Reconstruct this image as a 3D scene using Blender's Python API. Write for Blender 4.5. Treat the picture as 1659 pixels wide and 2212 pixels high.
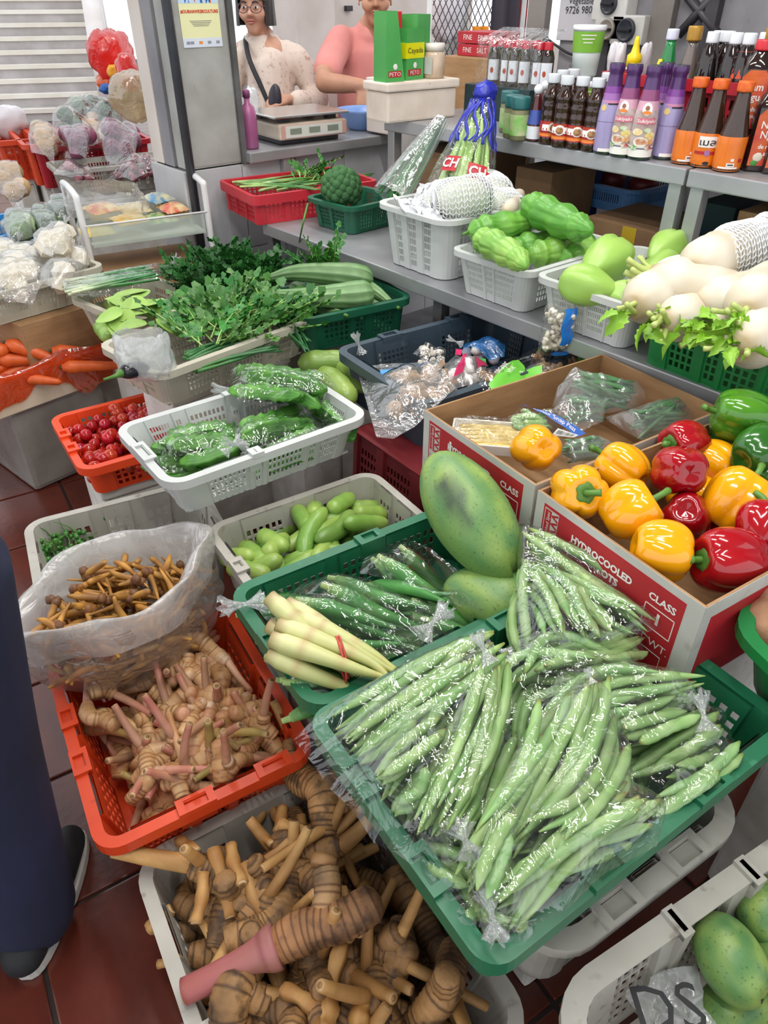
import bpy,bmesh,math,random
import numpy as np
from mathutils import Vector,Matrix,noise
random.seed(7)
SC=bpy.context.scene
for o in list(bpy.data.objects):bpy.data.objects.remove(o)
COL=SC.collection
PI=math.pi
rnd=random.uniform
# ---------------------------------------------------------------- camera
IW,IH,FP=1659,2212,1560.0
CAM_H,TH,AZ=1.5,math.atan(1126/1560.0),math.radians(39.9)
cd=bpy.data.cameras.new('camera');cam=bpy.data.objects.new('camera',cd);COL.objects.link(cam)
cd.sensor_fit='VERTICAL';cd.sensor_height=24.0;cd.lens=24.0*FP/IH
cd.clip_start=0.02;cd.clip_end=200
cam.location=(0,0,CAM_H)
FH=Vector((math.sin(AZ),math.cos(AZ),0));RT=Vector((math.cos(AZ),-math.sin(AZ),0))
FW=FH*math.cos(TH)+Vector((0,0,-math.sin(TH)));UP=RT.cross(FW)
cam.rotation_euler=Matrix((RT,UP,-FW)).transposed().to_euler()
SC.camera=cam
def P(x,y,z):
 """the place at height z that the photograph shows at this pixel"""
 d=FW+RT*((x-IW/2)/FP)-UP*((y-IH/2)/FP)
 return Vector((0,0,CAM_H))+d*((z-CAM_H)/d.z)
def PX(x,y,X):
 """the place on the plane at world x"""
 d=FW+RT*((x-IW/2)/FP)-UP*((y-IH/2)/FP)
 return Vector((0,0,CAM_H))+d*(X/d.x)
def PY(x,y,Y):
 d=FW+RT*((x-IW/2)/FP)-UP*((y-IH/2)/FP)
 return Vector((0,0,CAM_H))+d*(Y/d.y)
 # ---------------------------------------------------------------- light
SC.view_settings.view_transform='Standard';SC.view_settings.look='None'
SC.view_settings.gamma=1.0;SC.view_settings.use_curve_mapping=False
SC.view_settings.exposure=0.06
W=bpy.data.worlds.new('sky');SC.world=W;W.use_nodes=True
wb=W.node_tree.nodes['Background'];wb.inputs[0].default_value=(0.93,0.96,1.0,1);wb.inputs[1].default_value=1.45
def lin(h):
 if not isinstance(h,str):return tuple(h)
 h=h.lstrip('#');c=[int(h[i:i+2],16)/255 for i in(0,2,4)]
 return tuple((x/12.92 if x<=.04045 else((x+.055)/1.055)**2.4)for x in c)
 # ---------------------------------------------------------------- materials
MATS={}
def mat(name,base,var=None,scale=8,rough=.5,spec=.5,bump=0,bscale=60,coat=0,metal=0,rand=0,sss=0,emit=0,vcol=None,spots=None,sscale=60,sth=.62,stretch=None,trans=0,edge=.15,huevar=0):
 if name in MATS:return MATS[name]
 m=bpy.data.materials.new(name);m.use_nodes=True;MATS[name]=m
 N=m.node_tree.nodes;L=m.node_tree.links;b=N['Principled BSDF']
 b.inputs['Roughness'].default_value=rough;b.inputs['Specular IOR Level'].default_value=spec
 b.inputs['Metallic'].default_value=metal;b.inputs['Coat Weight'].default_value=coat
 b.inputs['Coat Roughness'].default_value=.08
 if sss:b.inputs['Subsurface Weight'].default_value=sss;b.inputs['Subsurface Radius'].default_value=(.01,.01,.006);b.inputs['Subsurface Scale'].default_value=.5
 if trans:b.inputs['Transmission Weight'].default_value=trans
 tc=N.new('ShaderNodeTexCoord');src=tc.outputs['Object']
 if stretch:
  mp=N.new('ShaderNodeMapping');mp.inputs['Scale'].default_value=stretch;L.new(src,mp.inputs[0]);src=mp.outputs[0]
 def rgb(c):
  n=N.new('ShaderNodeRGB');n.outputs[0].default_value=(*lin(c),1);return n.outputs[0]
 def mix(f,a,c,mode='MIX'):
  n=N.new('ShaderNodeMix');n.data_type='RGBA';n.blend_type=mode
  if isinstance(f,float):n.inputs[0].default_value=f
  else:L.new(f,n.inputs[0])
  L.new(a,n.inputs[6]);L.new(c,n.inputs[7]);return n.outputs[2]
 def nz(s,lo,hi,det=4):
  n=N.new('ShaderNodeTexNoise');n.inputs['Scale'].default_value=s;n.inputs['Detail'].default_value=det;L.new(src,n.inputs[0])
  r=N.new('ShaderNodeMapRange');r.inputs[1].default_value=lo;r.inputs[2].default_value=hi;L.new(n.outputs[0],r.inputs[0]);return r.outputs[0]
 c=rgb(base)
 if vcol:
  a=N.new('ShaderNodeAttribute');a.attribute_name='tint';c=a.outputs[0]
  if var:c=mix(nz(scale,.5-edge,.5+edge),c,mix(.75,c,rgb(var)))
 elif var:c=mix(nz(scale,.5-edge,.5+edge),c,rgb(var))
 if spots:c=mix(nz(sscale,sth,sth+.14,3),c,mix(.7,c,rgb(spots)))
 if rand or huevar:
  oi=N.new('ShaderNodeObjectInfo');h=N.new('ShaderNodeHueSaturation');L.new(c,h.inputs['Color'])
  r=N.new('ShaderNodeMapRange');r.inputs[3].default_value=1-rand;r.inputs[4].default_value=1+rand
  L.new(oi.outputs['Random'],r.inputs[0]);L.new(r.outputs[0],h.inputs['Value'])
  if huevar:
   r2=N.new('ShaderNodeMapRange');r2.inputs[3].default_value=.5-huevar;r2.inputs[4].default_value=.5+huevar
   q=N.new('ShaderNodeMath');q.operation='FRACT';q2=N.new('ShaderNodeMath');q2.operation='MULTIPLY';q2.inputs[1].default_value=7.31
   L.new(oi.outputs['Random'],q2.inputs[0]);L.new(q2.outputs[0],q.inputs[0]);L.new(q.outputs[0],r2.inputs[0]);L.new(r2.outputs[0],h.inputs['Hue'])
  c=h.outputs[0]
 L.new(c,b.inputs['Base Color'])
 if emit:L.new(c,b.inputs['Emission Color']);b.inputs['Emission Strength'].default_value=emit
 if bump:
  n=N.new('ShaderNodeTexNoise');n.inputs['Scale'].default_value=bscale;n.inputs['Detail'].default_value=3;L.new(src,n.inputs[0])
  bp=N.new('ShaderNodeBump');bp.inputs['Strength'].default_value=bump;bp.inputs['Distance'].default_value=.004
  L.new(n.outputs[0],bp.inputs['Height']);L.new(bp.outputs[0],b.inputs['Normal'])
 return m
def film(name,tint='#ffffff',milk=.04,gloss=.10,rough=.06,bscale=22,bump=.7,milkcol='#eef2f4',stretch=None):
 """thin clear plastic: see-through, a little milky, with sharp crinkled highlights"""
 if name in MATS:return MATS[name]
 m=bpy.data.materials.new(name);m.use_nodes=True;MATS[name]=m
 N=m.node_tree.nodes;L=m.node_tree.links;N.remove(N['Principled BSDF']);out=N['Material Output']
 tr=N.new('ShaderNodeBsdfTransparent');tr.inputs[0].default_value=(*lin(tint),1)
 gl=N.new('ShaderNodeBsdfAnisotropic');gl.inputs['Roughness'].default_value=rough
 df=N.new('ShaderNodeBsdfDiffuse');df.inputs[0].default_value=(*lin(milkcol),1)
 tl=N.new('ShaderNodeBsdfTranslucent');tl.inputs[0].default_value=(*lin(milkcol),1)
 dm=N.new('ShaderNodeMixShader');dm.inputs[0].default_value=.4;L.new(df.outputs[0],dm.inputs[1]);L.new(tl.outputs[0],dm.inputs[2])
 tc=N.new('ShaderNodeTexCoord');mp=N.new('ShaderNodeMapping');mp.inputs['Scale'].default_value=stretch or(1,1,1)
 L.new(tc.outputs['Object'],mp.inputs[0])
 n1=N.new('ShaderNodeTexNoise');n1.inputs['Scale'].default_value=bscale;n1.inputs['Detail'].default_value=2.5;n1.inputs['Distortion'].default_value=1.6;L.new(mp.outputs[0],n1.inputs[0])
 vo=N.new('ShaderNodeTexVoronoi');vo.feature='DISTANCE_TO_EDGE';vo.inputs['Scale'].default_value=bscale*1.3
 mx=N.new('ShaderNodeMix');mx.data_type='VECTOR';mx.inputs[0].default_value=.08;L.new(mp.outputs[0],mx.inputs[4]);L.new(n1.outputs[1],mx.inputs[5]);L.new(mx.outputs[1],vo.inputs[0])
 ad=N.new('ShaderNodeMath');ad.operation='MULTIPLY_ADD';ad.inputs[1].default_value=.22;L.new(vo.outputs[0],ad.inputs[0]);L.new(n1.outputs[0],ad.inputs[2])
 bp=N.new('ShaderNodeBump');bp.inputs['Strength'].default_value=bump;bp.inputs['Distance'].default_value=.012;L.new(ad.outputs[0],bp.inputs['Height'])
 L.new(bp.outputs[0],gl.inputs['Normal'])
 lw=N.new('ShaderNodeLayerWeight');lw.inputs[0].default_value=.35;L.new(bp.outputs[0],lw.inputs['Normal'])
 r=N.new('ShaderNodeMapRange');r.inputs[1].default_value=0;r.inputs[2].default_value=1;r.inputs[3].default_value=gloss;r.inputs[4].default_value=.55;L.new(lw.outputs['Facing'],r.inputs[0])
 cr=N.new('ShaderNodeMapRange');cr.inputs[1].default_value=0;cr.inputs[2].default_value=.035;cr.inputs[3].default_value=min(1,milk*1.25+.02);cr.inputs[4].default_value=milk;L.new(vo.outputs[0],cr.inputs[0])
 m1=N.new('ShaderNodeMixShader');L.new(cr.outputs[0],m1.inputs[0]);L.new(tr.outputs[0],m1.inputs[1]);L.new(dm.outputs[0],m1.inputs[2])
 m2=N.new('ShaderNodeMixShader');L.new(r.outputs[0],m2.inputs[0]);L.new(m1.outputs[0],m2.inputs[1]);L.new(gl.outputs[0],m2.inputs[2])
 L.new(m2.outputs[0],out.inputs[0]);return m
def glassy(name,tint,alpha=.5,rough=.03):
 """coloured clear bottle or tray wall"""
 if name in MATS:return MATS[name]
 m=bpy.data.materials.new(name);m.use_nodes=True;MATS[name]=m
 N=m.node_tree.nodes;L=m.node_tree.links;b=N['Principled BSDF']
 b.inputs['Base Color'].default_value=(*lin(tint),1);b.inputs['Roughness'].default_value=rough
 tr=N.new('ShaderNodeBsdfTransparent');tr.inputs[0].default_value=(*lin(tint),1)
 mx=N.new('ShaderNodeMixShader');mx.inputs[0].default_value=alpha;L.new(tr.outputs[0],mx.inputs[1]);L.new(b.outputs[0],mx.inputs[2]);L.new(mx.outputs[0],N['Material Output'].inputs[0]);return m
 # ---------------------------------------------------------------- mesh building
def frames(pts):
 pts=[Vector(p)for p in pts];n=len(pts);T=[]
 for i in range(n):T.append((pts[min(i+1,n-1)]-pts[max(i-1,0)]).normalized())
 a=Vector((0,0,1))if abs(T[0].z)<.9 else Vector((0,1,0))
 u=(a-T[0]*a.dot(T[0])).normalized();R=[]
 for i in range(n):
  u=(u-T[i]*u.dot(T[i])).normalized();R.append((pts[i],T[i],u,T[i].cross(u)))
 return R
def spline(pts,n):
 """Catmull-Rom through points, n samples"""
 p=[Vector(q)for q in pts]
 if len(p)==2:return[p[0].lerp(p[1],i/(n-1))for i in range(n)]
 p=[p[0]*2-p[1]]+p+[p[-1]*2-p[-2]];m=len(p)-3;out=[]
 for i in range(n):
  t=i/(n-1)*m;k=min(int(t),m-1);t-=k;a,b,c,d=p[k:k+4]
  out.append(.5*((2*b)+(c-a)*t+(2*a-5*b+4*c-d)*t*t+(3*b-a-3*c+d)*t**3))
 return out
def lerp_list(L,t):
 x=t*(len(L)-1);k=min(int(x),len(L)-2);x-=k;return L[k]*(1-x)+L[k+1]*x
class MB:
 def __init__(s):s.v=[];s.f=[];s.c=[];s.tint=None;s.sm=[];s.smooth=True
 def add(s,vs,fs,cols=None):
  k=len(s.v);s.v+=[Vector(v)for v in vs];s.f+=[tuple(i+k for i in f)for f in fs];s.sm+=[s.smooth]*len(fs)
  if cols is None:cols=[s.tint or(1,1,1)]*len(vs)
  s.c+=cols;return s
 def box(s,lo,hi,M=None):
  (a,b,c),(d,e,f)=lo,hi
  vs=[Vector(p)for p in((a,b,c),(d,b,c),(d,e,c),(a,e,c),(a,b,f),(d,b,f),(d,e,f),(a,e,f))]
  if M:vs=[M@v for v in vs]
  q=s.smooth;s.smooth=False
  s.add(vs,[(3,2,1,0),(4,5,6,7),(0,1,5,4),(1,2,6,5),(2,3,7,6),(3,0,4,7)]);s.smooth=q;return s
 def sweep(s,pts,rad,n=10,sec=None,cap=True,cols=None,flat=1.0):
  R=frames(pts);m=len(R);vs=[];cs=[]
  for i,(p,t,u,w)in enumerate(R):
   r=rad[i]if hasattr(rad,'__len__')else rad
   for j in range(n):
    a=2*PI*j/n;k=r*(sec(a,i/(m-1))if sec else 1)
    vs.append(p+u*(math.cos(a)*k*flat)+w*(math.sin(a)*k))
    cs.append(cols[i]if cols else(s.tint or(1,1,1)))
  fs=[(i*n+j,i*n+(j+1)%n,(i+1)*n+(j+1)%n,(i+1)*n+j)for i in range(m-1)for j in range(n)]
  if cap:
   fs.append(tuple(range(n-1,-1,-1)));fs.append(tuple((m-1)*n+j for j in range(n)))
  return s.add(vs,fs,cs)
 def lathe(s,prof,n=20,M=None,sec=None,cap=True,cols=None):
  vs=[];cs=[]
  for i,(r,z)in enumerate(prof):
   for j in range(n):
    a=2*PI*j/n;k=r*(sec(a,z)if sec else 1);v=Vector((k*math.cos(a),k*math.sin(a),z));vs.append(M@v if M else v)
    cs.append(cols[i]if cols else(s.tint or(1,1,1)))
  m=len(prof)
  fs=[(i*n+j,i*n+(j+1)%n,(i+1)*n+(j+1)%n,(i+1)*n+j)for i in range(m-1)for j in range(n)]
  if cap:fs.append(tuple(range(n-1,-1,-1)));fs.append(tuple((m-1)*n+j for j in range(n)))
  return s.add(vs,fs,cs)
 def grid(s,fn,nu,nv,closed=False,cols=None):
  vs=[fn(i/(nu if closed else nu-1),j/(nv-1))for j in range(nv)for i in range(nu)]
  fs=[(j*nu+i,j*nu+(i+1)%nu,(j+1)*nu+(i+1)%nu,(j+1)*nu+i)for j in range(nv-1)for i in range(nu if closed else nu-1)]
  return s.add(vs,fs,cols)
 def ball(s,c,r,nu=10,nv=7,dis=None):
  c=Vector(c);rr=r if hasattr(r,'__len__')else(r,r,r)
  prof=[(math.sin(PI*(j+.02)/(nv-.96)),-math.cos(PI*(j+.02)/(nv-.96)))for j in range(nv)]
  vs=[]
  for(q,z)in prof:
   for i in range(nu):
    a=2*PI*i/nu;d=Vector((q*math.cos(a),q*math.sin(a),z));k=dis(d)if dis else 1
    vs.append(c+Vector((d.x*rr[0],d.y*rr[1],d.z*rr[2]))*k)
  fs=[(j*nu+i,j*nu+(i+1)%nu,(j+1)*nu+(i+1)%nu,(j+1)*nu+i)for j in range(nv-1)for i in range(nu)]
  fs+=[tuple(range(nu-1,-1,-1)),tuple((nv-1)*nu+i for i in range(nu))]
  return s.add(vs,fs)
 def mesh(s,name,m,bev=0,weld=False):
  me=bpy.data.meshes.new(name);me.from_pydata([tuple(v)for v in s.v],[],s.f)
  me.polygons.foreach_set('use_smooth',s.sm)
  if any(c!=(1,1,1)for c in s.c):
   a=me.color_attributes.new('tint','FLOAT_COLOR','POINT')
   a.data.foreach_set('color',[x for c in s.c for x in(c[0],c[1],c[2],1)])
  if bev or weld:
   b=bmesh.new();b.from_mesh(me)
   if weld:bmesh.ops.remove_doubles(b,verts=b.verts,dist=1e-5)
   if bev:bmesh.ops.bevel(b,geom=[e for e in b.edges if len(e.link_faces)==2 and e.calc_face_angle(0)>.6],offset=bev,segments=2,affect='EDGES',profile=.6)
   b.to_mesh(me);b.free()
  for q in(m if isinstance(m,(list,tuple))else[m]):me.materials.append(q)
  return me
def tag(o,label,cat,group=None,kind=None):
 if label:o['label']=label
 if cat:o['category']=cat
 if group:o['group']=group
 if kind:o['kind']=kind
 return o
def xf(loc=(0,0,0),yaw=0,pitch=0,roll=0):
 """placing: roll about own x, pitch nose up, then yaw"""
 return Matrix.Translation(Vector(loc))@Matrix.Rotation(yaw,4,'Z')@Matrix.Rotation(-pitch,4,'Y')@Matrix.Rotation(roll,4,'X')
def thing(name,label,cat,M=None,group=None,kind=None):
 o=bpy.data.objects.new(name,None);o.empty_display_size=.02;COL.objects.link(o)
 if M is not None:o.matrix_world=M
 return tag(o,label,cat,group,kind)
def part(name,me,parent,label=None,M=None,kind=None):
 o=bpy.data.objects.new(name,me);COL.objects.link(o);o.parent=parent
 if M is not None:o.matrix_local=M
 if label:o['label']=label
 if kind:o['kind']=kind
 return o
def single(name,me,label,cat,M=None,group=None,kind=None):
 o=bpy.data.objects.new(name,me);COL.objects.link(o)
 if M is not None:o.matrix_world=M
 return tag(o,label,cat,group,kind)
def struct(name,me,M=None):
 return single(name,me,None,None,M,None,'structure')
def copy_tree(o,M,label=None,group=None,parent=None):
 c=o.copy();COL.objects.link(c)
 if parent is None:c.matrix_world=M
 else:c.parent=parent
 if label:c['label']=label
 if group:c['group']=group
 for ch in o.children:copy_tree(ch,None,None,None,c)
 return c
def text_verts(txt,size,font=None,bold=0.0,align='CENTER'):
 cu=bpy.data.curves.new('lettering','FONT');cu.body=txt;cu.size=size;cu.align_x=align;cu.align_y='CENTER';cu.offset=bold;cu.resolution_u=2
 o=bpy.data.objects.new('lettering',cu);COL.objects.link(o)
 dg=bpy.context.evaluated_depsgraph_get();dg.update();me=bpy.data.meshes.new_from_object(o.evaluated_get(dg))
 vs=[v.co.copy()for v in me.vertices];fs=[tuple(p.vertices)for p in me.polygons]
 bpy.data.objects.remove(o);bpy.data.curves.remove(cu);bpy.data.meshes.remove(me);return vs,fs
def text_mesh(txt,size,fn,m,name='lettering',bold=0.0,sx=1.0,align='CENTER'):
 vs,fs=text_verts(txt,size,None,bold,align);b=MB();b.smooth=False;b.add([fn(v.x*sx,v.y)for v in vs],fs);return b.mesh(name,m)
 # ================================================================ setting
M_wall=mat('cream_wall','#d9cfc8','#cbbfb6',3,rough=.8,spots='#a89a90',sscale=9,sth=.68)
M_conc=mat('painted_concrete','#a9a9a6','#8f8d88',5,rough=.7,bump=.15,bscale=30,spots='#6d655c',sscale=14,sth=.66)
M_steel=mat('stainless_steel','#b4b5b8','#9b9ca0',4,rough=.4,metal=.55,bump=.05,bscale=90,spots='#77706a',sscale=11,sth=.7)
M_dsteel=mat('worn_steel','#858588','#5f5d5c',6,rough=.45,metal=.7,spots='#57483c',sscale=16,sth=.66)
M_floor=mat('terracotta_tile','#5f2a1e','#4c1f16',7,rough=.24,spec=.6,bump=.12,bscale=45,rand=.12,edge=.2)
M_grout=mat('floor_grout','#33261f','#1f1714',12,rough=.5)
M_tilew=mat('white_wall_tile','#c3c3c6','#aeb0b2',4,rough=.25,rand=.04,spots='#6f6a62',sscale=60,sth=.7)
M_tgrout=mat('dark_grout','#5c5a55','#3f3d39',14,rough=.8)
M_step=mat('step_concrete','#c9c4c2','#b5afac',4,rough=.75,spots='#8d8580',sscale=30,sth=.7)
M_panel=mat('grey_board','#8b898c','#77757a',5,rough=.65,spots='#5a4a44',sscale=20,sth=.67)
M_dark=mat('dark_grey_metal','#4a474b','#383439',6,rough=.5,metal=.3)
def lamp(x,y,z,L,along_y=True):
 """a batten lamp: white housing, two glowing tubes and the light they give"""
 t=thing('ceiling_lamp','white fluorescent batten lamp hanging above the stall','lamp',Matrix.Translation((x,y,z))@Matrix.Rotation(0 if not along_y else PI/2,4,'Z'),'batten lamps above the stall')
 b=MB();b.box((-L/2,-.05,.03),(L/2,.05,.09));part('housing',b.mesh('housing',mat('lamp_white','#e8e8e8',rough=.4),.004),t)
 for s in(-1,1):
  b=MB();b.sweep([(-L/2,s*.03,.01),(L/2,s*.03,.01)],.013,10);part('tube',b.mesh('tube',mat('tube_glow','#ffffff',emit=9)),t)
 ld=bpy.data.lights.new('batten_light','AREA');ld.shape='RECTANGLE';ld.size=L;ld.size_y=.09;ld.energy=LAMP_W;ld.color=(1.0,.97,.93)
 lo=bpy.data.objects.new('batten_light',ld);COL.objects.link(lo);lo.parent=t;lo.location=(0,0,-.01)
LAMP_W=15
b=MB();b.box((-2.2,-2.6,3.15),(3.05,3.3,3.25));struct('ceiling',b.mesh('ceiling',mat('ceiling_white','#bdbab6','#aaa7a2',2,rough=.9)))
for(x,y)in((.1,.3),(1.15,.25),(.75,1.7),(1.75,1.3),(1.9,2.9)):lamp(x,y,2.75,1.2)
fl=MB();fl.box((-4,-3,-.06),(14,22,-.006));FLOOR=struct('floor',fl.mesh('floor',M_grout))
R8=math.radians(-8);FR=Matrix.Rotation(R8,4,'Z')
tm=MB();tm.box((-.191,-.158,-.05),(.191,.158,0));tme=tm.mesh('floor_tile',M_floor,.004)
n=0
for j in range(-2,13):
 for i in range(-3,7):
  o=part('floor_tile',tme,FLOOR,M=FR@Matrix.Translation((-.228+.39*(i+.5),.943+.323*(j-.5),rnd(-.0012,.0008))));n+=1
far=MB()
for j in range(13,40):
 for i in range(-3,24):far.box((-.228+.39*i+.004,.943+.323*(j-1)+.004,-.05),(-.228+.39*i+.386,.943+.323*j-.004,0),FR)
part('far_tiles',far.mesh('far_tiles',M_floor),FLOOR,kind='stuff')
WY=2.95
b=MB();b.box((1.455,WY+.005,.906),(1.69,WY+.31,3.6));struct('pillar',b.mesh('pillar',M_conc,.012))
b=MB();b.box((1.45,WY+.013,0),(1.70,WY+.32,.905));struct('trim_1',b.mesh('pillar_foot',M_tgrout))
PIPE=MB();PIPE.smooth=True
PIPE.sweep([(1.435,WY-.015,0),(1.435,WY-.015,3.6)],.018,12)
single('drain_pipe',PIPE.mesh('drain_pipe',mat('pipe_dark','#4b4d55','#3a3b41',6,rough=.4,metal=.3)),'slim dark grey drain pipe running up the corner of the pillar','pipe')
b=MB();b.box((1.684,WY-.012,.906),(1.706,WY+.05,3.6));b.box((1.69,WY+.04,.906),(1.706,WY+.32,3.6))
single('corner_strip',b.mesh('corner_strip',M_dsteel),'brown-grey steel angle strip on the right corner of the pillar','strip')
for k,(y0,y1)in enumerate(((WY+.0,WY+.105),(WY+.115,WY+.2),(WY+.21,WY+.31))):
 b=MB();b.box((1.43 if k else 1.44,y0,.906),(1.456,y1,3.6));struct('trim_%d'%(k+2),b.mesh('trim',[M_conc,M_panel,M_wall][k],.003))
b=MB();b.box((1.43,WY+.013,0),(4.2,WY+.13,.905));WALLH=struct('wall_counter',b.mesh('wall_counter',M_tgrout))
tw,th_=.272,.345
wt=MB();wt.box((-tw/2+.0016,0,-th_/2+.0016),(tw/2-.0016,.014,th_/2-.0016));wtm=wt.mesh('wall_tile',M_tilew,.002)
x0=PY(529,420,WY).x
for i in range(0,10):
 for j in range(3):
  part('wall_tile',wtm,WALLH,M=Matrix.Translation((x0+tw*(i-.5),WY,.905-th_*(j+.5))))
wt=MB();wt.box((0,-.175,-th_/2+.0016),(.014,.12,th_/2-.0016));wtm2=wt.mesh('wall_tile',M_tilew,.002)
for j in range(3):part('wall_tile',wtm2,WALLH,M=Matrix.Translation((1.415,WY+.19,.905-th_*(j+.5))))
b=MB();b.box((1.70,WY-.045,.91),(4.2,WY+.32,.95));single('steel_counter',b.mesh('steel_counter',M_steel,.004),'worn stainless steel counter slab carrying the weighing scale','counter')
b=MB();b.box((PY(612,360,WY).x-.018,WY-.035,0),(PY(612,360,WY).x+.018,WY-.003,.91));single('counter_leg',b.mesh('counter_leg',M_steel,.003),'square steel leg under the counter against the white tiles','leg')
b=MB();BY=6.2
xa=PY(668,60,BY).x;xb=PY(505,60,BY).x
b.box((xa-.12,BY,0),(xa+.28,BY+.4,4));b.box((xa+.28,BY+.1,0),(xa+2.1,BY+.35,4))
WB=struct('wall_back',b.mesh('wall_back',M_wall))
for(px,py)in((750,18),(709,118)):
 q=PY(px,py,BY+.1);b=MB();b.box((q.x-.035,BY+.06,q.z-.02),(q.x+.035,BY+.1,q.z+.02));single('wall_bracket',b.mesh('wall_bracket',M_dark,.003),'small black bracket high on the cream back wall' if py<60 else 'small black bracket lower on the cream wall left of the man','bracket')
b=MB();b.box((-9,27.0,0),(26,27.2,9));struct('wall_far',b.mesh('wall_far',mat('far_wall','#eef0ee','#dfe3e2',1,rough=.9)))
st=thing('staircase','pale concrete staircase with daylight painted on its tread edges at the far end','stairs',Matrix.Translation(PY(215,225,10.0)*Vector((1,1,0)).length*0))
q=P(110,262,0.0);sd=Vector((q.x,q.y,0));yaw=math.atan2(sd.y,sd.x)-PI/2-.09
st.matrix_world=Matrix.Translation(sd)@Matrix.Rotation(yaw,4,'Z')
SR=.158
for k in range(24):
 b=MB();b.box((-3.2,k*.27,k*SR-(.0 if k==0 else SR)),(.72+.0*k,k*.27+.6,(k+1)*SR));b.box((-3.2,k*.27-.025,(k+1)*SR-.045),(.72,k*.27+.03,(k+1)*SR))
 part('step',b.mesh('step',M_step,.006),st);b=MB();b.box((-3.2,k*.27-.029,(k+1)*SR-.05),(.72,k*.27+.05,(k+1)*SR+.003));part('painted_tread_light',b.mesh('painted_tread_light',mat('tread_light_paint','#f4f0e6','#e9e2d2',3,rough=.6)),st)  # bright band painted along each tread, standing for skylight on its top
b=MB();b.add([(.72,-.4,0),(.72,5,0),(.72,5,3.9),(.72,-.4,.9),(.95,-.4,0),(.95,5,0),(.95,5,3.9),(.95,-.4,.9)],[(0,1,2,3),(7,6,5,4),(3,2,6,7),(0,3,7,4),(1,5,6,2),(0,4,5,1)])
b.smooth=False;part('side_wall',b.mesh('side_wall',mat('white_stair_wall','#efe9e6','#e2d9d5',2,rough=.8)),st)
WX=2.95
b=MB();b.box((WX,-2,0),(WX+.1,2.35,3.6));WR=struct('wall_right',b.mesh('wall_right',M_panel))
def on_wall(px,py):return PX(px,py,WX)
def wallbox(px0,py0,px1,py1,t,name,m,label,cat,bev=.003):
 a=on_wall(px0,py0);c=on_wall(px1,py1);b=MB()
 b.box((WX-t,min(a.y,c.y),min(a.z,c.z)),(WX-.001,max(a.y,c.y),max(a.z,c.z)));return single(name,b.mesh(name,m,bev),label,cat),a,c
for k,(px,w)in enumerate(((1168,.10),(1322,.045),(1436,.09),(1540,.05))):
 a=on_wall(px,60);b=MB();b.box((WX-.04,a.y-w/2,0),(WX,a.y+w/2,3.6));struct('trim_%d'%(k+6),b.mesh('post',M_dark if k%2 else mat('grey_post','#7d7874','#69625d',5,rough=.6),.004))
nb,a,c=wallbox(1222,-60,1312,92,.012,'notice_board',mat('white_board','#b9b8bd','#a9a7ab',3,rough=.5,spots='#8b8583',sscale=25,sth=.68),'grey-white notice board with a handwritten number on the wall','board')
M_ink=mat('black_ink','#1c1b1e',rough=.6)
def wall_text(txt,px,py,size,m,parent=None,dx=.014,tilt=0):
 q=on_wall(px,py)
 def fn(x,y):return Vector((WX-dx,q.y-x*math.cos(tilt),q.z+y+x*math.sin(tilt)))
 me=text_mesh(txt,size,fn,m);return part('handwriting',me,parent)if parent else single('handwriting',me,None,None)
wall_text('9726 9800',1258,22,.036,M_ink,nb,tilt=.03)
wall_text('Vegetables',1263,2,.032,M_ink,nb)
M_sock=mat('socket_white','#c4c2bf','#aeaba6',8,rough=.4)
def socket(px,py,rpx,label,knob=True,w=62,h=76):
 o,a,c=wallbox(px-w/2,py-h/2,px+w/2,py+h/2,.075,'power_socket',M_sock,label,'socket',.006)
 q=on_wall(px,py);r=rpx/1560*2.9
 b=MB();b.lathe([(r*1.12,-.002),(r*1.12,.012),(r,.016),(r*.9,.012)],24,Matrix.Translation((WX-.075,q.y,q.z))@Matrix.Rotation(-PI/2,4,'Y'));part('dial',b.mesh('dial',mat('dial_dark','#2e3038',rough=.35)if knob else mat('dial_tan','#8e867c',rough=.4)),o)
 b=MB();b.box((WX-.103,q.y-r*.8,q.z-r*.14),(WX-.087,q.y+r*.8,q.z+r*.14),None);part('knob',b.mesh('knob',mat('knob_black','#17181c',rough=.3),.002),o)
socket(1342,8,17,'upper round grey power isolator on the wall right of the board')
socket(1337,62,17,'tan-lidded power socket below the upper isolator',False,52,50)
socket(1378,64,19,'white power isolator with dark dial beside the tan socket',True,58,66)
for(px0,py0,px1,py1)in((1560,-20,1475,75),(1488,-20,1560,75)):
 a,c=on_wall(px0,py0),on_wall(px1,py1);b=MB();b.sweep([a-Vector((.03,0,0)),c-Vector((.03,0,0))],.018,4);b.smooth=False
 single('brace_bar',b.mesh('brace_bar',M_dark),'grey diagonal brace bar on the wall leaning left' if px0>px1 else 'grey diagonal brace bar on the wall leaning right','bar')
a=[on_wall(*q)-Vector((.02,0,0))for q in((1165,60),(1200,92),(1245,118),(1300,112))];b=MB();b.sweep(spline(a,16),.005,6);single('wall_cable',b.mesh('wall_cable',M_ink),'black cable sagging across the wall behind the tubs','cable')
b=MB();a=on_wall(1322,60);b.sweep([(WX-.03,a.y,1.1),(WX-.03,a.y,2.6)],.008,6);single('upright_cable',b.mesh('upright_cable',M_ink),'black cable running straight down the wall beside the sockets','cable')
b=MB();a=PY(985,70,3.9);b.box((a.x-.05,3.85,0),(a.x+.05,3.95,3.6));struct('trim_10',b.mesh('post',M_conc,.005))
b=MB();b.box((2.9,3.98,0),(6,4.06,1.18));struct('wall_low',b.mesh('wall_low',M_wall))
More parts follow.
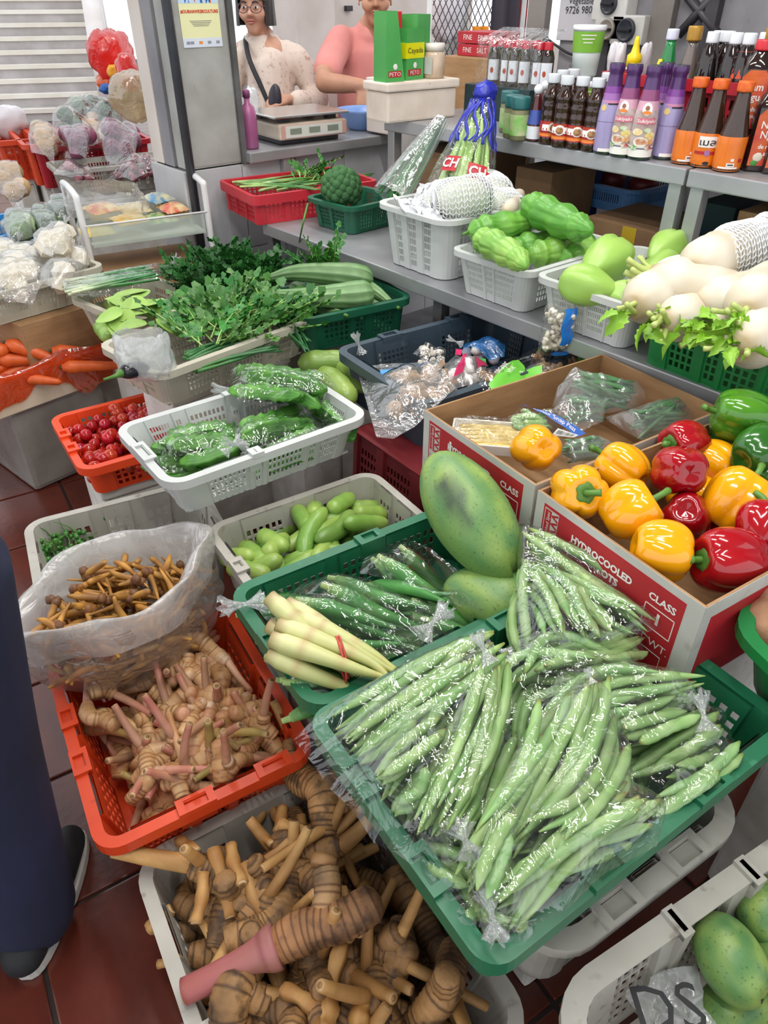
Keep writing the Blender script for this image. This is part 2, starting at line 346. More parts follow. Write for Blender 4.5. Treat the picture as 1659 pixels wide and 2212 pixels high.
# ================================================================ steel tables
def table(name,label,x0,x1,y0,y1,z,legs,leg_m=None,zb=0,apron=.045,th=.012):
 t=thing(name,label,'table',Matrix.Translation(((x0+x1)/2,(y0+y1)/2,zb)))
 I=t.matrix_world.inverted()
 b=MB();b.box((x0,y0,z-apron),(x1,y1,z));me=b.mesh('table_top',M_steel,.004);part('table_top',me,t,M=I)
 for(x,y)in legs:
  b=MB();b.box((x-.019,y-.019,zb),(x+.019,y+.019,z-apron));part('leg',b.mesh('leg',leg_m or M_steel,.003),t,M=I)
 b=MB()
 b.box((x0+.03,y0+.03,zb+.2),(x1-.03,y1-.03,zb+.215));part('lower_shelf',b.mesh('lower_shelf',M_dsteel),t,M=I)
 return t
table('steel_table','long stainless steel table carrying the baskets below the bottle shelf',1.545,2.75,-.35,2.60,.757,((1.575,2.57),(1.575,1.6),(1.575,.6),(1.575,-.3),(2.7,2.57),(2.7,-.3)),M_dsteel)
SY=P(1500,362,1.1).y
for(y0,y1,lab)in((SY+.004,2.44,'stainless steel shelf table holding the soy and purple bottles'),(-.5,SY-.004,'stainless steel shelf table holding the orange-capped bottles')):
 t=thing('shelf_table',lab,'table',Matrix.Translation((2.4,(y0+y1)/2,.757)));I=t.matrix_world.inverted()
 b=MB();b.box((2.04,y0,1.055),(2.72,y1,1.1));part('table_top',b.mesh('table_top',M_steel,.004),t,M=I)
 for(x,y)in((2.07,y0+.03),(2.07,y1-.03),(2.69,y0+.03),(2.69,y1-.03)):
  b=MB();b.box((x-.02,y-.02,.757),(x+.02,y+.02,1.055));part('leg',b.mesh('leg',M_steel,.003),t,M=I)
  # ================================================================ crates and baskets
def pl(name,c,v,rough=.38,spots=None,sth=.67):return mat(name,c,v,9,rough=rough,bump=.05,bscale=70,spots=spots,sscale=34,sth=sth,edge=.25)
PL=dict(green=pl('green_plastic','#23724f','#1a5f40',spots='#4c8f74'),bgreen=pl('bright_green_plastic','#15803d','#106c33'),dgreen=pl('dark_green_plastic','#1c5f45','#17523b'),white=pl('white_plastic','#c9cccb','#bcbfbd',spots='#aaa69c',sth=.7),grey=pl('grimy_white_plastic','#b9b6ae','#a19c92',.5,'#6f6659',.62),cream=pl('cream_plastic','#c0bcac','#b0ab98',.45,'#8e8672',.66),orange=pl('orange_plastic','#d9481f','#c53c17',spots='#8f3215',sth=.69),tom=pl('bright_orange_plastic','#ec4f22','#e0431a'),red=pl('red_plastic','#b8202f','#a51827'),dred=pl('dark_red_plastic','#7c2027','#681a20',.5,'#93514c',.68),slate=pl('slate_plastic','#3d4c58','#34414c',spots='#52616c'),blue=pl('blue_plastic','#2787c4','#1f76b0'),lblue=pl('pale_blue_plastic','#5d8cc4','#4f7db5'),coral=pl('coral_plastic','#c9303c','#b52834',.4,'#d56a6f',.7))
def rrect(A,B,r,seg=5):
 out=[]
 for(cx,cy,a0)in((A-r,-B+r,-PI/2),(A-r,B-r,0),(-A+r,B-r,PI/2),(-A+r,-B+r,PI)):
  out.append([(cx+r*math.cos(a0+PI/2*k/seg),cy+r*math.sin(a0+PI/2*k/seg))for k in range(seg+1)])
 return out
CR={}
def crate(key,name,label,color,left,rot,U,V,z,h,taper=.16,sides=None,rows=(4,.14,.82),rim=(.016,.022),ribs=.006,r=.03,th=.003,tabs=(),floor='plate',cat='crate',hole=(.2,.8),lean=0,flip=False):
 """left = corner (umin, vmax) of the rim; sides = hole blocks for the u walls and the v walls: (from, to, columns)"""
 rot=math.radians(rot);u=Vector((math.cos(rot),math.sin(rot),0));v=Vector((-math.sin(rot),math.cos(rot),0))
 c=Vector((left[0],left[1],0))+u*(U/2)-v*(V/2)
 T=Matrix.Translation((c.x,c.y,z-h))@Matrix.Rotation(rot,4,'Z')
 if lean:T=T@Matrix.Rotation(lean,4,'X')
 if flip:T=T@Matrix.Translation((0,0,h))@Matrix.Rotation(PI,4,'X')
 t=thing(name,label,cat,T);m=PL[color]
 A,B=U/2-rim[0],V/2-rim[0]
 su,sv=sides or(((.06,.36,7),(.44,.56,2),(.64,.94,7)),((.1,.42,5),(.58,.9,5)))
 nr,t0,t1=rows;tl=[0.0];hole_t=[]
 for k in range(nr):
  p=(t1-t0)/nr;a,e=t0+p*(k+hole[0]*.8),t0+p*(k+1-hole[0]*.8);hole_t.append((len(tl),));tl+=[a,e]
 tl.append(1.0);ht=set(1+2*k for k in range(nr))
 cols=[]
 for sd in range(4):
  blocks=su if sd in(0,2)else sv;L=[]
  ev=[(0.0,0,0)]
  if ribs:
   for(a,e,k)in blocks:pass
  for(a,e,k)in blocks:
   pad=.012
   ev+=[(max(.004,a-pad),0,0),(max(.006,a-pad+.006),1,0)]
   p=(e-a)/k
   for i in range(k):ev+=[(a+p*(i+hole[0]),1,1),(a+p*(i+hole[1]),1,0)]
   ev+=[(min(.994,e+pad-.006),1,0),(min(.996,e+pad),0,0)]
  ev.append((1.0,0,0))
  for(f,o,hs)in ev:cols.append((sd,f,-ribs*o if ribs else 0,hs))
  for k in range(1,5):cols.append((sd,1+k,0,0))
 def pos(cl,tt,off):
  sd,f,o,hs=cl;ins=taper*h*(1-tt);a,b_=A-ins,B-ins
  C4=rrect(a,b_,r)
  o=o+off
  if f>1:
   k=int(f-1);p=C4[sd][k];cx,cy=((a-r,-b_+r),(a-r,b_-r),(-a+r,b_-r),(-a+r,-b_+r))[sd]
   d=Vector((p[0]-cx,p[1]-cy,0)).normalized()
   return Vector((p[0],p[1],tt*h))+d*o
  p0=C4[sd-1][-1];p1=C4[sd][0];nrm=((0,-1),(1,0),(0,1),(-1,0))[sd]
  return Vector((p0[0]+(p1[0]-p0[0])*f+nrm[0]*o,p0[1]+(p1[1]-p0[1])*f+nrm[1]*o,tt*h))
 nc,nt=len(cols),len(tl);b=MB();b.smooth=False
 vs=[pos(cl,tt,0)for cl in cols for tt in tl]+[pos(cl,tt,-th)for cl in cols for tt in tl];K=nc*nt;fs=[]
 isn=lambda i,j:cols[i%nc][3]==1 and j in ht
 for i in range(nc):
  i2=(i+1)%nc
  for j in range(nt-1):
   a,b1,c1,d=i*nt+j,i2*nt+j,i2*nt+j+1,i*nt+j+1
   if isn(i,j):
    fs+=[(a,a+K,b1+K,b1),(b1,b1+K,c1+K,c1),(c1,c1+K,d+K,d),(d,d+K,a+K,a)]
   else:fs+=[(a,b1,c1,d),(d+K,c1+K,b1+K,a+K)]
 b.add(vs,fs);part('basket_wall',b.mesh('basket_wall',m),t)
 w,d=rim;b=MB();b.smooth=False;prof=[(-th,0),(w,0),(w,-d),(w-.0035,-d),(w-.0035,-.004),(-th,-.004)]
 path=[]
 for cnr,(cx,cy)in zip(rrect(A,B,r,6),((A-r,-B+r),(A-r,B-r),(-A+r,B-r),(-A+r,-B+r))):
  for p in cnr:path.append((Vector((p[0],p[1],0)),Vector((p[0]-cx,p[1]-cy,0)).normalized()))
 n=len(path);vs=[p+dd*o+Vector((0,0,h+zz))for(p,dd)in path for(o,zz)in prof];q=len(prof)
 b.add(vs,[(i*q+j,((i+1)%n)*q+j,((i+1)%n)*q+(j+1)%q,i*q+(j+1)%q)for i in range(n)for j in range(q)])
 for(sd,f,wd)in tabs:
  ln=2*(A if sd in(0,2)else B);x=(f-.5)*ln;Mt=Matrix.Rotation(sd*PI/2,4,'Z')@Matrix.Translation((x,-(B if sd in(0,2)else A),h))
  wi=w+.001
  for(bx0,bx1,by0,by1)in((-wd/2,wd/2,-wi,-wi+.005),(-wd/2,wd/2,.006,.013),(-wd/2,-wd/2+.014,-wi+.005,.006),(wd/2-.014,wd/2,-wi+.005,.006)):
   b.box((bx0,by0,-.005),(bx1,by1,.0075),Mt)
  b.box((-wd/2,.004,-h*.45),(wd/2,.0125,.005),Mt)
 part('rim',b.mesh('rim',m),t)
 ins=taper*h;a,b_=A-ins-th,B-ins-th;b=MB()
 if floor=='grid':
  for i in range(int(2*a/.016)):x=-a+.016*i;b.box((x,-b_,0),(x+.006,b_,.004))
  for i in range(int(2*b_/.03)):y=-b_+.03*i;b.box((-a,y,0),(a,y+.007,.0045))
 else:
  pts=[p for cnr in rrect(a,b_,r)for p in cnr];k=len(pts);b.smooth=False
  b.add([(x,y,0)for x,y in pts]+[(x,y,.004)for x,y in pts],[tuple(range(k-1,-1,-1)),tuple(range(k,2*k))]+[(i,(i+1)%k,(i+1)%k+k,i+k)for i in range(k)])
 part('base',b.mesh('base',m),t)
 CR[key]=dict(T=T,A=A-th-.004,B=B-th-.004,z=z,h=h,zf=z-h+.006,rot=rot,u=u,v=v,c=c,taper=taper,o=t)
 return CR[key]
S4=(((.05,.33,7),(.42,.58,4),(.67,.95,7)),((.08,.44,6),(.56,.92,6)))
SW=(((.10,.33,8),(.385,.42,2),(.47,.70,8),(.755,.79,2),(.83,.95,7)),((.12,.42,9),(.58,.88,9)))
# --- front stand
bean=crate('bean','bean_crate','large green plastic crate heaped with bagged green beans at the front','green',(.362,.625),-6,.615,.435,.60,.128,.10,S4,(4,.12,.80),(.02,.03),.007,.018,tabs=((0,.32,.07),(0,.68,.07),(3,.3,.07),(3,.7,.07),(2,.35,.06)))
okra=crate('okra','okra_crate','green plastic crate of bagged okra with lemongrass and a green papaya','green',(.437,1.005),-7,.56,.355,.555,.13,.08,S4,(4,.12,.84),(.02,.03),.007,.03,tabs=((2,.42,.06),(3,.5,.06)))
cuc=crate('cuc','cucumber_crate','grimy white crate of short cucumbers behind the okra crate','grey',(.53,1.285),-7,.46,.29,.50,.15,.10,(((.1,.35,6),(.62,.9,6)),((.15,.45,4),(.6,.85,3))),(4,.2,.8),(.016,.026),.006,.035,tabs=((3,.62,.05),))
wing=crate('wing','winged_bean_basket','clean white plastic basket of bagged winged beans','white',(.478,1.592),-3,.535,.33,.65,.112,.23,SW,(4,.14,.86),(.017,.02),.004,.035,floor='grid',tabs=((3,.5,.085),(0,.40,.03),(2,.4,.06)))
peg=crate('peg','pea_eggplant_crate','grimy white crate holding pea eggplants on the floor stand','grey',(.24,1.725),-13,.46,.34,.40,.14,.12,(((.12,.3,3),(.42,.6,3),(.72,.9,3)),((.2,.4,2),(.6,.8,2))),(2,.3,.75),(.018,.024),.005,.035)
tom=crate('tom','tomato_basket','bright orange basket full of small red tomatoes','tom',(.467,2.15),-7,.40,.375,.45,.105,.14,(((.12,.45,5),(.55,.9,5)),((.1,.42,5),(.58,.9,5))),(4,.1,.85),(.018,.024),.004,.03,tabs=((3,.36,.05),(3,.64,.05)))
ora=crate('ora','galangal_crate','orange plastic crate heaped with young pink-stemmed galangal','orange',(.128,1.318),-9.5,.42,.51,.30,.16,.16,S4,(4,.14,.8),(.019,.026),.007,.03,tabs=((3,.34,.06),(3,.6,.06),(0,.42,.07),(0,.82,.07)))
wga=crate('wga','mature_galangal_crate','grey-white crate heaped with muddy mature galangal at the bottom','grey',(.092,.842),-8.5,.47,.60,.20,.17,.16,(((.1,.3,3),(.7,.9,3)),((.1,.3,4),(.7,.9,4))),(3,.3,.8),(.022,.028),.006,.045,tabs=((3,.6,.07),))
cor=crate('cor','celery_basket','white basket of leafy Chinese celery and a white carrier bag','cream',(.612,2.01),7,.575,.315,.69,.116,.22,SW,(4,.16,.84),(.017,.02),.004,.035,floor='grid',tabs=((3,.5,.05),))
lfy=crate('lfy','betel_leaf_basket','cream basket of betel leaves and small green gourds','cream',(.715,2.53),10,.32,.40,.665,.115,.2,(((.1,.42,7),(.56,.9,7)),((.1,.42,8),(.56,.9,8))),(3,.2,.82),(.016,.02),.004,.035)
yam=crate('yam','yam_bean_basket','cream basket of bagged peeled white yam bean on a brown carton','cream',(.37,2.93),9,.50,.36,.70,.115,.2,(((.06,.36,12),(.46,.64,5),(.74,.95,8)),((.1,.42,8),(.56,.9,8))),(3,.2,.82),(.016,.02),.004,.035)
rdg=crate('rdg','ridge_gourd_crate','dark green crate of long ridged gourds by the steel table','dgreen',(1.20,2.07),-9,.40,.32,.70,.118,.08,(((.1,.4,5),(.48,.58,2),(.7,.95,5)),((.1,.42,6),(.56,.9,6))),(5,.1,.86),(.017,.022),.005,.03)
slt=crate('slt','mushroom_crate','slate grey crate of bagged mushrooms and garlic','slate',(1.137,1.59),-6,.60,.43,.67,.155,.1,(((.12,.36,7),(.62,.84,7)),((.2,.45,6),(.6,.8,6))),(5,.28,.78),(.02,.026),.008,.03,tabs=((2,.25,.07),(2,.7,.07)))
rst=crate('rst','red_crate','upturned dark red crate propping up the carton and slate crate','dred',(1.03,1.42),-3,.56,.64,.52,.25,.04,(((.1,.4,6),(.6,.9,6)),((.04,.2,6),(.3,.47,7),(.58,.76,7),(.84,.97,5))),(6,.15,.85),(.012,.03),.009,.02,flip=True)
# --- bottom right
inn=crate('inn','white_support_crate','grey-white crate carrying the bean crate, its rim showing below','grey',(.50,.575),-8,.435,.40,.43,.25,.1,S4,(5,.15,.8),(.028,.024),.008,.05,tabs=((0,.3,.075),(0,.68,.075)))
out=crate('out','mango_crate','dirty white crate of small green mangoes in the bottom corner','grey',(.40,.176),-11,.62,.40,.425,.22,.06,(((.09,.26,3),(.43,.6,4),(.76,.92,4)),((.1,.4,4),(.6,.9,4))),(6,.12,.86),(.03,.02),-.009,.06,hole=(.16,.84),tabs=((2,.62,.02),(2,.35,.02)))
gya=crate('gya','yam_basket','bright green basket of brown yams at the right edge','bgreen',(P(1545,1322,.69).x,P(1545,1322,.69).y),-20,.36,.30,.69,.12,.2,(((.1,.45,7),(.55,.9,7)),((.1,.45,7),(.55,.9,7))),(3,.12,.82),(.022,.02),0,.06)
# --- on the steel table
lob=crate('lob','foam_net_basket','tall white basket of fruit in foam nets on the steel table','white',(1.56,1.93),-1,.40,.355,.948,.188,.10,(((.08,.42,5),(.58,.92,5)),((.08,.22,3),(.38,.55,4),(.72,.88,4))),(7,.06,.9),(.02,.014),.006,.045,hole=(.14,.86))
bit=crate('bit','bitter_gourd_basket','white slotted basket of big bitter gourds on the steel table','white',(1.545,1.555),-1,.46,.315,.885,.126,.16,(((.08,.42,10),(.58,.92,10)),((.05,.32,9),(.40,.52,4),(.58,.92,11))),(5,.14,.86),(.015,.016),.004,.03,hole=(.22,.78))
cha=crate('cha','chayote_basket','white slotted basket of pale green chayotes on the steel table','white',(1.545,1.232),-1,.46,.325,.885,.126,.16,(((.08,.42,10),(.58,.92,10)),((.04,.30,9),(.38,.50,4),(.56,.80,9),(.85,.96,3))),(5,.14,.86),(.015,.016),.004,.03,hole=(.22,.78))
rad=crate('rad','radish_crate','green crate piled with white radishes on the steel table','bgreen',(1.535,.897),-3,.46,.42,.885,.128,.06,(((.08,.42,5),(.58,.92,5)),((.12,.32,4),(.42,.52,2),(.58,.82,4),(.88,.96,1))),(5,.1,.84),(.018,.014),.005,.03)
rfl=crate('rfl','scallion_crate','shallow red crate of scallion stalks at the far table end','coral',(1.535,2.905),-8,.56,.36,.868,.11,.05,(((.05,.20,4),(.27,.5,6),(.58,.95,9)),((.08,.3,6),(.36,.64,8),(.7,.94,6))),(4,.1,.72),(.014,.034),.006,.015)
brc=crate('brc','broccoli_basket','small dark green basket holding a broccoli head','dgreen',(1.65,2.46),4,.30,.275,.862,.102,.14,(((.1,.45,5),(.55,.92,6)),((.1,.42,6),(.54,.92,7))),(6,.1,.88),(.018,.014),.004,.03)
blu=crate('blu','blue_basket','pale blue slotted basket stored under the bottle shelf','lblue',(P(1210,400,.90).x,P(1210,400,.90).y),-2,.36,.34,.93,.085,.12,(((.06,.94,18),),((.06,.94,18),)),(1,.2,.85),(.014,.012),0,.05,cat='basket',hole=(.28,.72))
# --- far left
shl=crate('shl','shallot_basket','grey-white basket of bagged shallots beside the pillar','grey',(1.245,4.165),-9,.60,.30,.80,.125,.12,SW,(4,.16,.84),(.016,.018),.004,.03)
rdb=crate('rdb','red_onion_crate','bright red crate of bagged red onions by the staircase','red',(P(45,300,.85).x,P(45,300,.85).y),-10,.62,.34,.85,.2,.05,S4,(4,.2,.8),(.02,.024),.006,.02)
org=crate('org','turnip_crate','orange crate of bagged vegetables left of the red crate','orange',(P(14,280,.86).x,P(14,280,.86).y),-10,.26,.6,.86,.2,.05,S4,(4,.2,.8),(.02,.024),.006,.02)
ogl=crate('ogl','outer_orange_crate','orange crate at the left edge beyond the blue basket','orange',(P(-22,272,.86).x-.05,P(-22,272,.86).y),-10,.22,.6,.86,.2,.05,S4,(4,.2,.8),(.02,.024),.006,.02)
bl2=crate('bl2','blue_leaf_basket','blue basket of bagged green vegetables at the left edge','blue',(.40,3.40),12,.50,.34,.74,.10,.14,(((.06,.94,18),),((.06,.94,14),)),(4,.12,.82),(.02,.018),0,.04,cat='basket')
# ================================================================ vegetables: shapes
class Item:
 """meshes of one vegetable (first = the body, rest = parts) and the spheres that stand in for it when a pile is stacked"""
 def __init__(s,name,parts,pts,rad):s.name,s.parts,s.pts,s.rad=name,parts,np.array([tuple(p)for p in pts]),np.array(rad,float)
def put(it,M,label,cat,group=None):
 if len(it.parts)==1:return single(it.name,it.parts[0][1],label,cat,M,group)
 t=thing(it.name,label,cat,M,group)
 for(n,me)in it.parts:part(n,me,t)
 return t
class Pile:
 def __init__(s,base,cap=None,sc=.96):s.cap,s.sc=cap,sc;s.start(base)
 def start(s,base):s.base=base if callable(base)else(lambda x,y:np.full_like(x,base));s.S=np.zeros((0,4));s.keep=None
 def pose(s,it,x,y,yaw,roll=0,mmax=.5,lift=0):
  c,n=math.cos(roll),math.sin(roll);p=it.pts;q=np.stack((p[:,0],p[:,1]*c-p[:,2]*n,p[:,1]*n+p[:,2]*c),1)
  cy,sy=math.cos(yaw),math.sin(yaw);X=x+q[:,0]*cy-q[:,1]*sy;Y=y+q[:,0]*sy+q[:,1]*cy
  need=s.base(X,Y)+it.rad
  if len(s.S):
   d2=(X[:,None]-s.S[None,:,0])**2+(Y[:,None]-s.S[None,:,1])**2
   rr=it.rad[:,None]+s.S[None,:,3]*s.sc;g=rr*rr-d2
   h=np.where(g>0,s.S[None,:,2]+np.sqrt(np.maximum(g,0)),-9);need=np.maximum(need,h.max(1))
  need=need-q[:,2];best=None
  for m in np.linspace(-mmax,mmax,9):
   z=(need-m*q[:,0]).max()
   if best is None or z<best[0]-1e-4*0:best=(z,m)
  z,m=best
  if s.cap is not None:
   zc=s.cap(x,y)if callable(s.cap)else s.cap
   if z>zc:z=zc+.007*math.sin(x*913+y*771);m=max(-.22,min(.22,m))
  return z+lift,m,q,X,Y
 def drop(s,it,x,y,yaw,roll=0,mmax=.5,lift=0,commit=True):
  z,m,q,X,Y=s.pose(it,x,y,yaw,roll,mmax,lift)
  if commit:
   s.S=np.vstack((s.S,np.stack((X,Y,z+q[:,2]+m*q[:,0],it.rad),1)))
   return xf((x,y,z),yaw,math.atan(m),roll)
  return z,X,Y
 def top(s,X,Y,slope=.7,base=None):
  """height of a sheet draped over the pile"""
  d=np.sqrt((np.asarray(X)[:,None]-s.S[None,:,0])**2+(np.asarray(Y)[:,None]-s.S[None,:,1])**2)
  return(s.S[None,:,2]+s.S[None,:,3]+.002-slope*np.maximum(0,d-s.S[None,:,3]*.6)).max(1)
def inside(cr,X,Y,pad=0.0):
 c=cr['c'];dx,dy=X-c.x,Y-c.y;u=dx*cr['u'].x+dy*cr['u'].y;v=dx*cr['v'].x+dy*cr['v'].y
 k=cr['taper']*cr['h']*.35
 return np.all((np.abs(u)<cr['A']-k+pad)&(np.abs(v)<cr['B']-k+pad))
def at(cr,fu,fv):return cr['c']+cr['u']*(fu*cr['A'])+cr['v']*(fv*cr['B'])
def fill(pile,cr,items,n,label,cat,group,K=7,zmax=None,yawf=None,roll=True,region=None,pad=0,mmax=.5):
 out=[];tries=0
 while len(out)<n and tries<n*6:
  tries+=1;it=random.choice(items);best=None
  for k in range(K):
   fu,fv=rnd(-1,1),rnd(-1,1)
   if region:fu,fv=rnd(region[0],region[1]),rnd(region[2],region[3])
   q=at(cr,fu,fv);yw=yawf(q)if yawf else rnd(0,2*PI);ro=rnd(-.5,.5)if roll is True else(rnd(0,6.28)if roll=='any' else 0)
   z,X,Y=pile.drop(it,q.x,q.y,yw,ro,mmax,commit=False)
   if not inside(cr,X,Y,pad-it.rad.mean()*.6):continue
   if best is None or z<best[0]:best=(z,q,yw,ro)
  if best is None or(zmax and best[0]>zmax and pile.cap is None):continue
  M=pile.drop(it,best[1].x,best[1].y,best[2],best[3],mmax)
  out.append(put(it,M,label(len(out))if callable(label)else label,cat,group))
 return out
def at_px(pile,it,x0,y0,x1,y1,z,roll=0,mmax=.5,lift=0):
 """lay an item so that its length runs between the two places seen at these pixels, at about height z"""
 old=pile.cap;pile.cap=z+.004 if old is not None else None;a,b=P(x0,y0,z),P(x1,y1,z);m=(a+b)/2;d=b-a
 M=pile.drop(it,m.x,m.y,math.atan2(d.y,d.x),roll,mmax,lift);pile.cap=old;return M
def flat_mb():b=MB();b.smooth=True;return b
def stemtip(n):return[1]*n
# --- materials of the vegetables
V=dict(bean=mat('bean_skin','#8cb06e','#789e5c',14,rough=.42,vcol=True,rand=.13,huevar=.012),okra=mat('okra_skin','#3f7f3a','#336f31',20,rough=.5,vcol=True,rand=.15),wbean=mat('winged_bean_skin','#4f8f33','#3c7a2a',20,rough=.45,vcol=True,rand=.12),cuc=mat('cucumber_skin','#4f8a32','#6f9c42',9,rough=.32,vcol=True,spots='#c4d98e',sscale=130,sth=.66,rand=.15,huevar=.012),gal=mat('galangal_skin','#c99a64','#a87445',24,rough=.5,vcol=True,spots='#7d4c2c',sscale=60,sth=.60,rand=.12,bump=.25,bscale=120),mgal=mat('mature_galangal_skin','#a97c4c','#38220f',11,rough=.65,vcol=True,spots='#2c1a0c',sscale=30,sth=.52,rand=.24,bump=.5,bscale=110),stalk=mat('pink_stalk','#c67a66','#8f6a48',16,rough=.5,vcol=True,rand=.2,huevar=.012,stretch=(.25,1,1)),mstalk=mat('dry_stalk','#c79a5e','#8e6434',30,rough=.6,vcol=True,rand=.14,stretch=(.12,1,1),bump=.3),tomato=mat('tomato_skin','#b3131c','#c22a1a',4,rough=.16,coat=.3,rand=.18,huevar=.01),carrot=mat('carrot_skin','#e0662a','#c9531c',26,rough=.45,rand=.08,stretch=(1,.2,.2)),froot=mat('fingerroot_skin','#c08a3a','#8a5a26',22,rough=.55,vcol=True,rand=.2),gourd=mat('bitter_gourd_skin','#5f9f3a','#4d8d30',10,rough=.35,vcol=True,rand=.16,huevar=.012),chay=mat('chayote_skin','#a3c864','#8fb852',8,rough=.36,rand=.08,bump=.1,bscale=70),ridge=mat('ridge_gourd_skin','#7d9e6c','#5f8350',12,rough=.5,vcol=True,rand=.1),radish=mat('radish_skin','#d6cfbf','#c6baa2',7,rough=.4,vcol=True,spots='#b59a72',sscale=22,sth=.68),mango=mat('mango_skin','#7fa24e','#5c8746',7,rough=.42,spots='#2c3617',sscale=190,sth=.60,bump=.12,bscale=90,vcol=True),pepper_y=mat('yellow_pepper_skin','#f2a90c','#e99a06',3,rough=.13,coat=.5),pepper_r=mat('red_pepper_skin','#a80a18','#8d0714',3,rough=.12,coat=.5),pepper_g=mat('green_pepper_skin','#4f8c1f','#2f6e1c',4,rough=.15,coat=.5),pepper_d=mat('dark_green_pepper_skin','#2e6b20','#24591b',4,rough=.15,coat=.5),stem=mat('green_stem','#5d8a35','#42702a',20,rough=.5),leaf=mat('leaf_green','#4d8a35','#35722a',10,rough=.42,rand=.22,huevar=.02),dleaf=mat('dark_leaf','#2f6b2a','#215522',10,rough=.42,rand=.22),pleaf=mat('pale_leaf','#9cbf5a','#86ad4c',10,rough=.45,rand=.12),rleaf=mat('radish_leaf','#8fbf36','#6fa22a',12,rough=.45,rand=.15),stalkg=mat('celery_stalk','#a9c878','#8fb85c',10,rough=.4,rand=.12),lemon=mat('lemongrass_stalk','#c3c887','#a9b062',14,rough=.45,vcol=True,stretch=(.15,1,1)),scal=mat('scallion_green','#3f7f45','#2f6b3a',14,rough=.4,vcol=True,rand=.15))
c_=lin
def cmix(a,b,t):a,b=(lin(a)if isinstance(a,str)else a),(lin(b)if isinstance(b,str)else b);t=min(1,max(0,t));return tuple(x+(y-x)*t for x,y in zip(a,b))
def chain(sp,rad,k):
 n=len(sp);idx=[round(i*(n-1)/(k-1))for i in range(k)];return[sp[i]for i in idx],[max(.002,rad[i])for i in idx]
def mk_bean(L,r,bend,seed,thin=.35):
 R=random.Random(seed);n=22
 sp=spline([(-L/2,0,0),(-L/4,bend*R.uniform(.5,.9),0),(0,bend,R.uniform(-.004,.004)),(L/4,bend*R.uniform(.4,.9),0),(L/2,R.uniform(-.2,.3)*bend,0)],n)
 rad=[r*min(1,.28+6.0*(i/(n-1)),.15+4.2*(1-i/(n-1)))*(1+.07*math.sin(i*1.9+seed))for i in range(n)]
 rad[-1]=r*.12;rad[0]=r*.22
 cols=[cmix('#9cba7e','#7fa762',.5+.5*math.sin(i*.7+seed))for i in range(n)];cols[0]=cmix('#8a7a3a','#6b4a24',.4);cols[1]=cmix('#8fb96c','#8a9a4a',.4);cols[-1]=cmix('#a9b56a','#8a7a3a',.3)
 b=MB();b.sweep(sp,rad,8,cols=cols,flat=.85);p,q=chain(sp,rad,11)
 return Item('green_bean',[('bean',b.mesh('green_bean',V['bean']))],p,q)
def mk_okra(L,r,bend,seed):
 n=16;sp=spline([(-L/2,0,0),(0,bend,0),(L/2,-bend*.3,0)],n)
 rad=[r*max(.06,min(1,(.55+2.2*i/(n-1)))*(1-max(0,(i/(n-1)-.25))**1.4*1.25))for i in range(n)]
 cols=[cmix('#8fb56a','#3f8238',i/3)if i<3 else cmix('#3f8238','#4c9040',.5+.5*math.sin(i))for i in range(n)]
 b=MB();b.sweep(sp,rad,12,sec=lambda a,t:1+.10*math.cos(6*a),cols=cols);p,q=chain(sp,rad,8)
 s=MB();s.sweep([Vector((-L/2-.016,0,.001)),Vector((-L/2,0,0)),Vector((-L/2+.004,0,0))],[r*.34,r*.42,r*.66],8)
 return Item('okra_pod',[('pod',b.mesh('okra_pod',V['okra'])),('stem',s.mesh('okra_stem',mat('okra_stem','#a8bf7a','#8fa862',30,rough=.6)))],p,q)
def mk_wbean(L,r,bend,seed):
 n=26;R=random.Random(seed);sp=spline([(-L/2,0,0),(-L/5,bend,0),(L/4,bend*.6,0),(L/2,-bend,.003)],n)
 rad=[r*min(1,.35+5*i/(n-1),.3+5*(1-i/(n-1)))for i in range(n)];ph=[R.uniform(0,6)for _ in range(4)]
 def sec(a,t):
  k=(a/(PI/2))%1.0;w=max(0,1-abs(k-.5)*6.5);i=int(a/(PI/2))%4
  return.62+w*(.75+.18*math.sin(t*46+ph[i])+.1*math.sin(t*97+ph[i]))
 b=MB();b.sweep(sp,rad,24,sec=sec,cols=[cmix('#4c8a30','#6fae48',.5+.5*math.sin(i*.9))for i in range(n)]);p,q=chain(sp,rad,8)
 return Item('winged_bean',[('pod',b.mesh('winged_bean',V['wbean']))],p,q)
def mk_cuc(L,r,bend,seed,pale=.3):
 R=random.Random(seed);n=18;sp=spline([(-L/2,0,0),(0,bend,0),(L/2,0,0)],n)
 rad=[r*math.sqrt(max(0.02,1-abs(2*i/(n-1)-1)**4.5))*(1-.1*i/(n-1))*(1+.03*math.sin(i*1.3+seed))for i in range(n)]
 cols=[cmix('#35702a','#a9c060',pale+(.75-pale)*max(0,(i/(n-1)-.35))/.65)for i in range(n)]
 b=MB();b.sweep(sp,rad,16,sec=lambda a,t:1+.025*math.cos(9*a),cols=cols);p,q=chain(sp,rad,7)
 return Item('cucumber',[('body',b.mesh('cucumber',V['cuc']))],p,q)
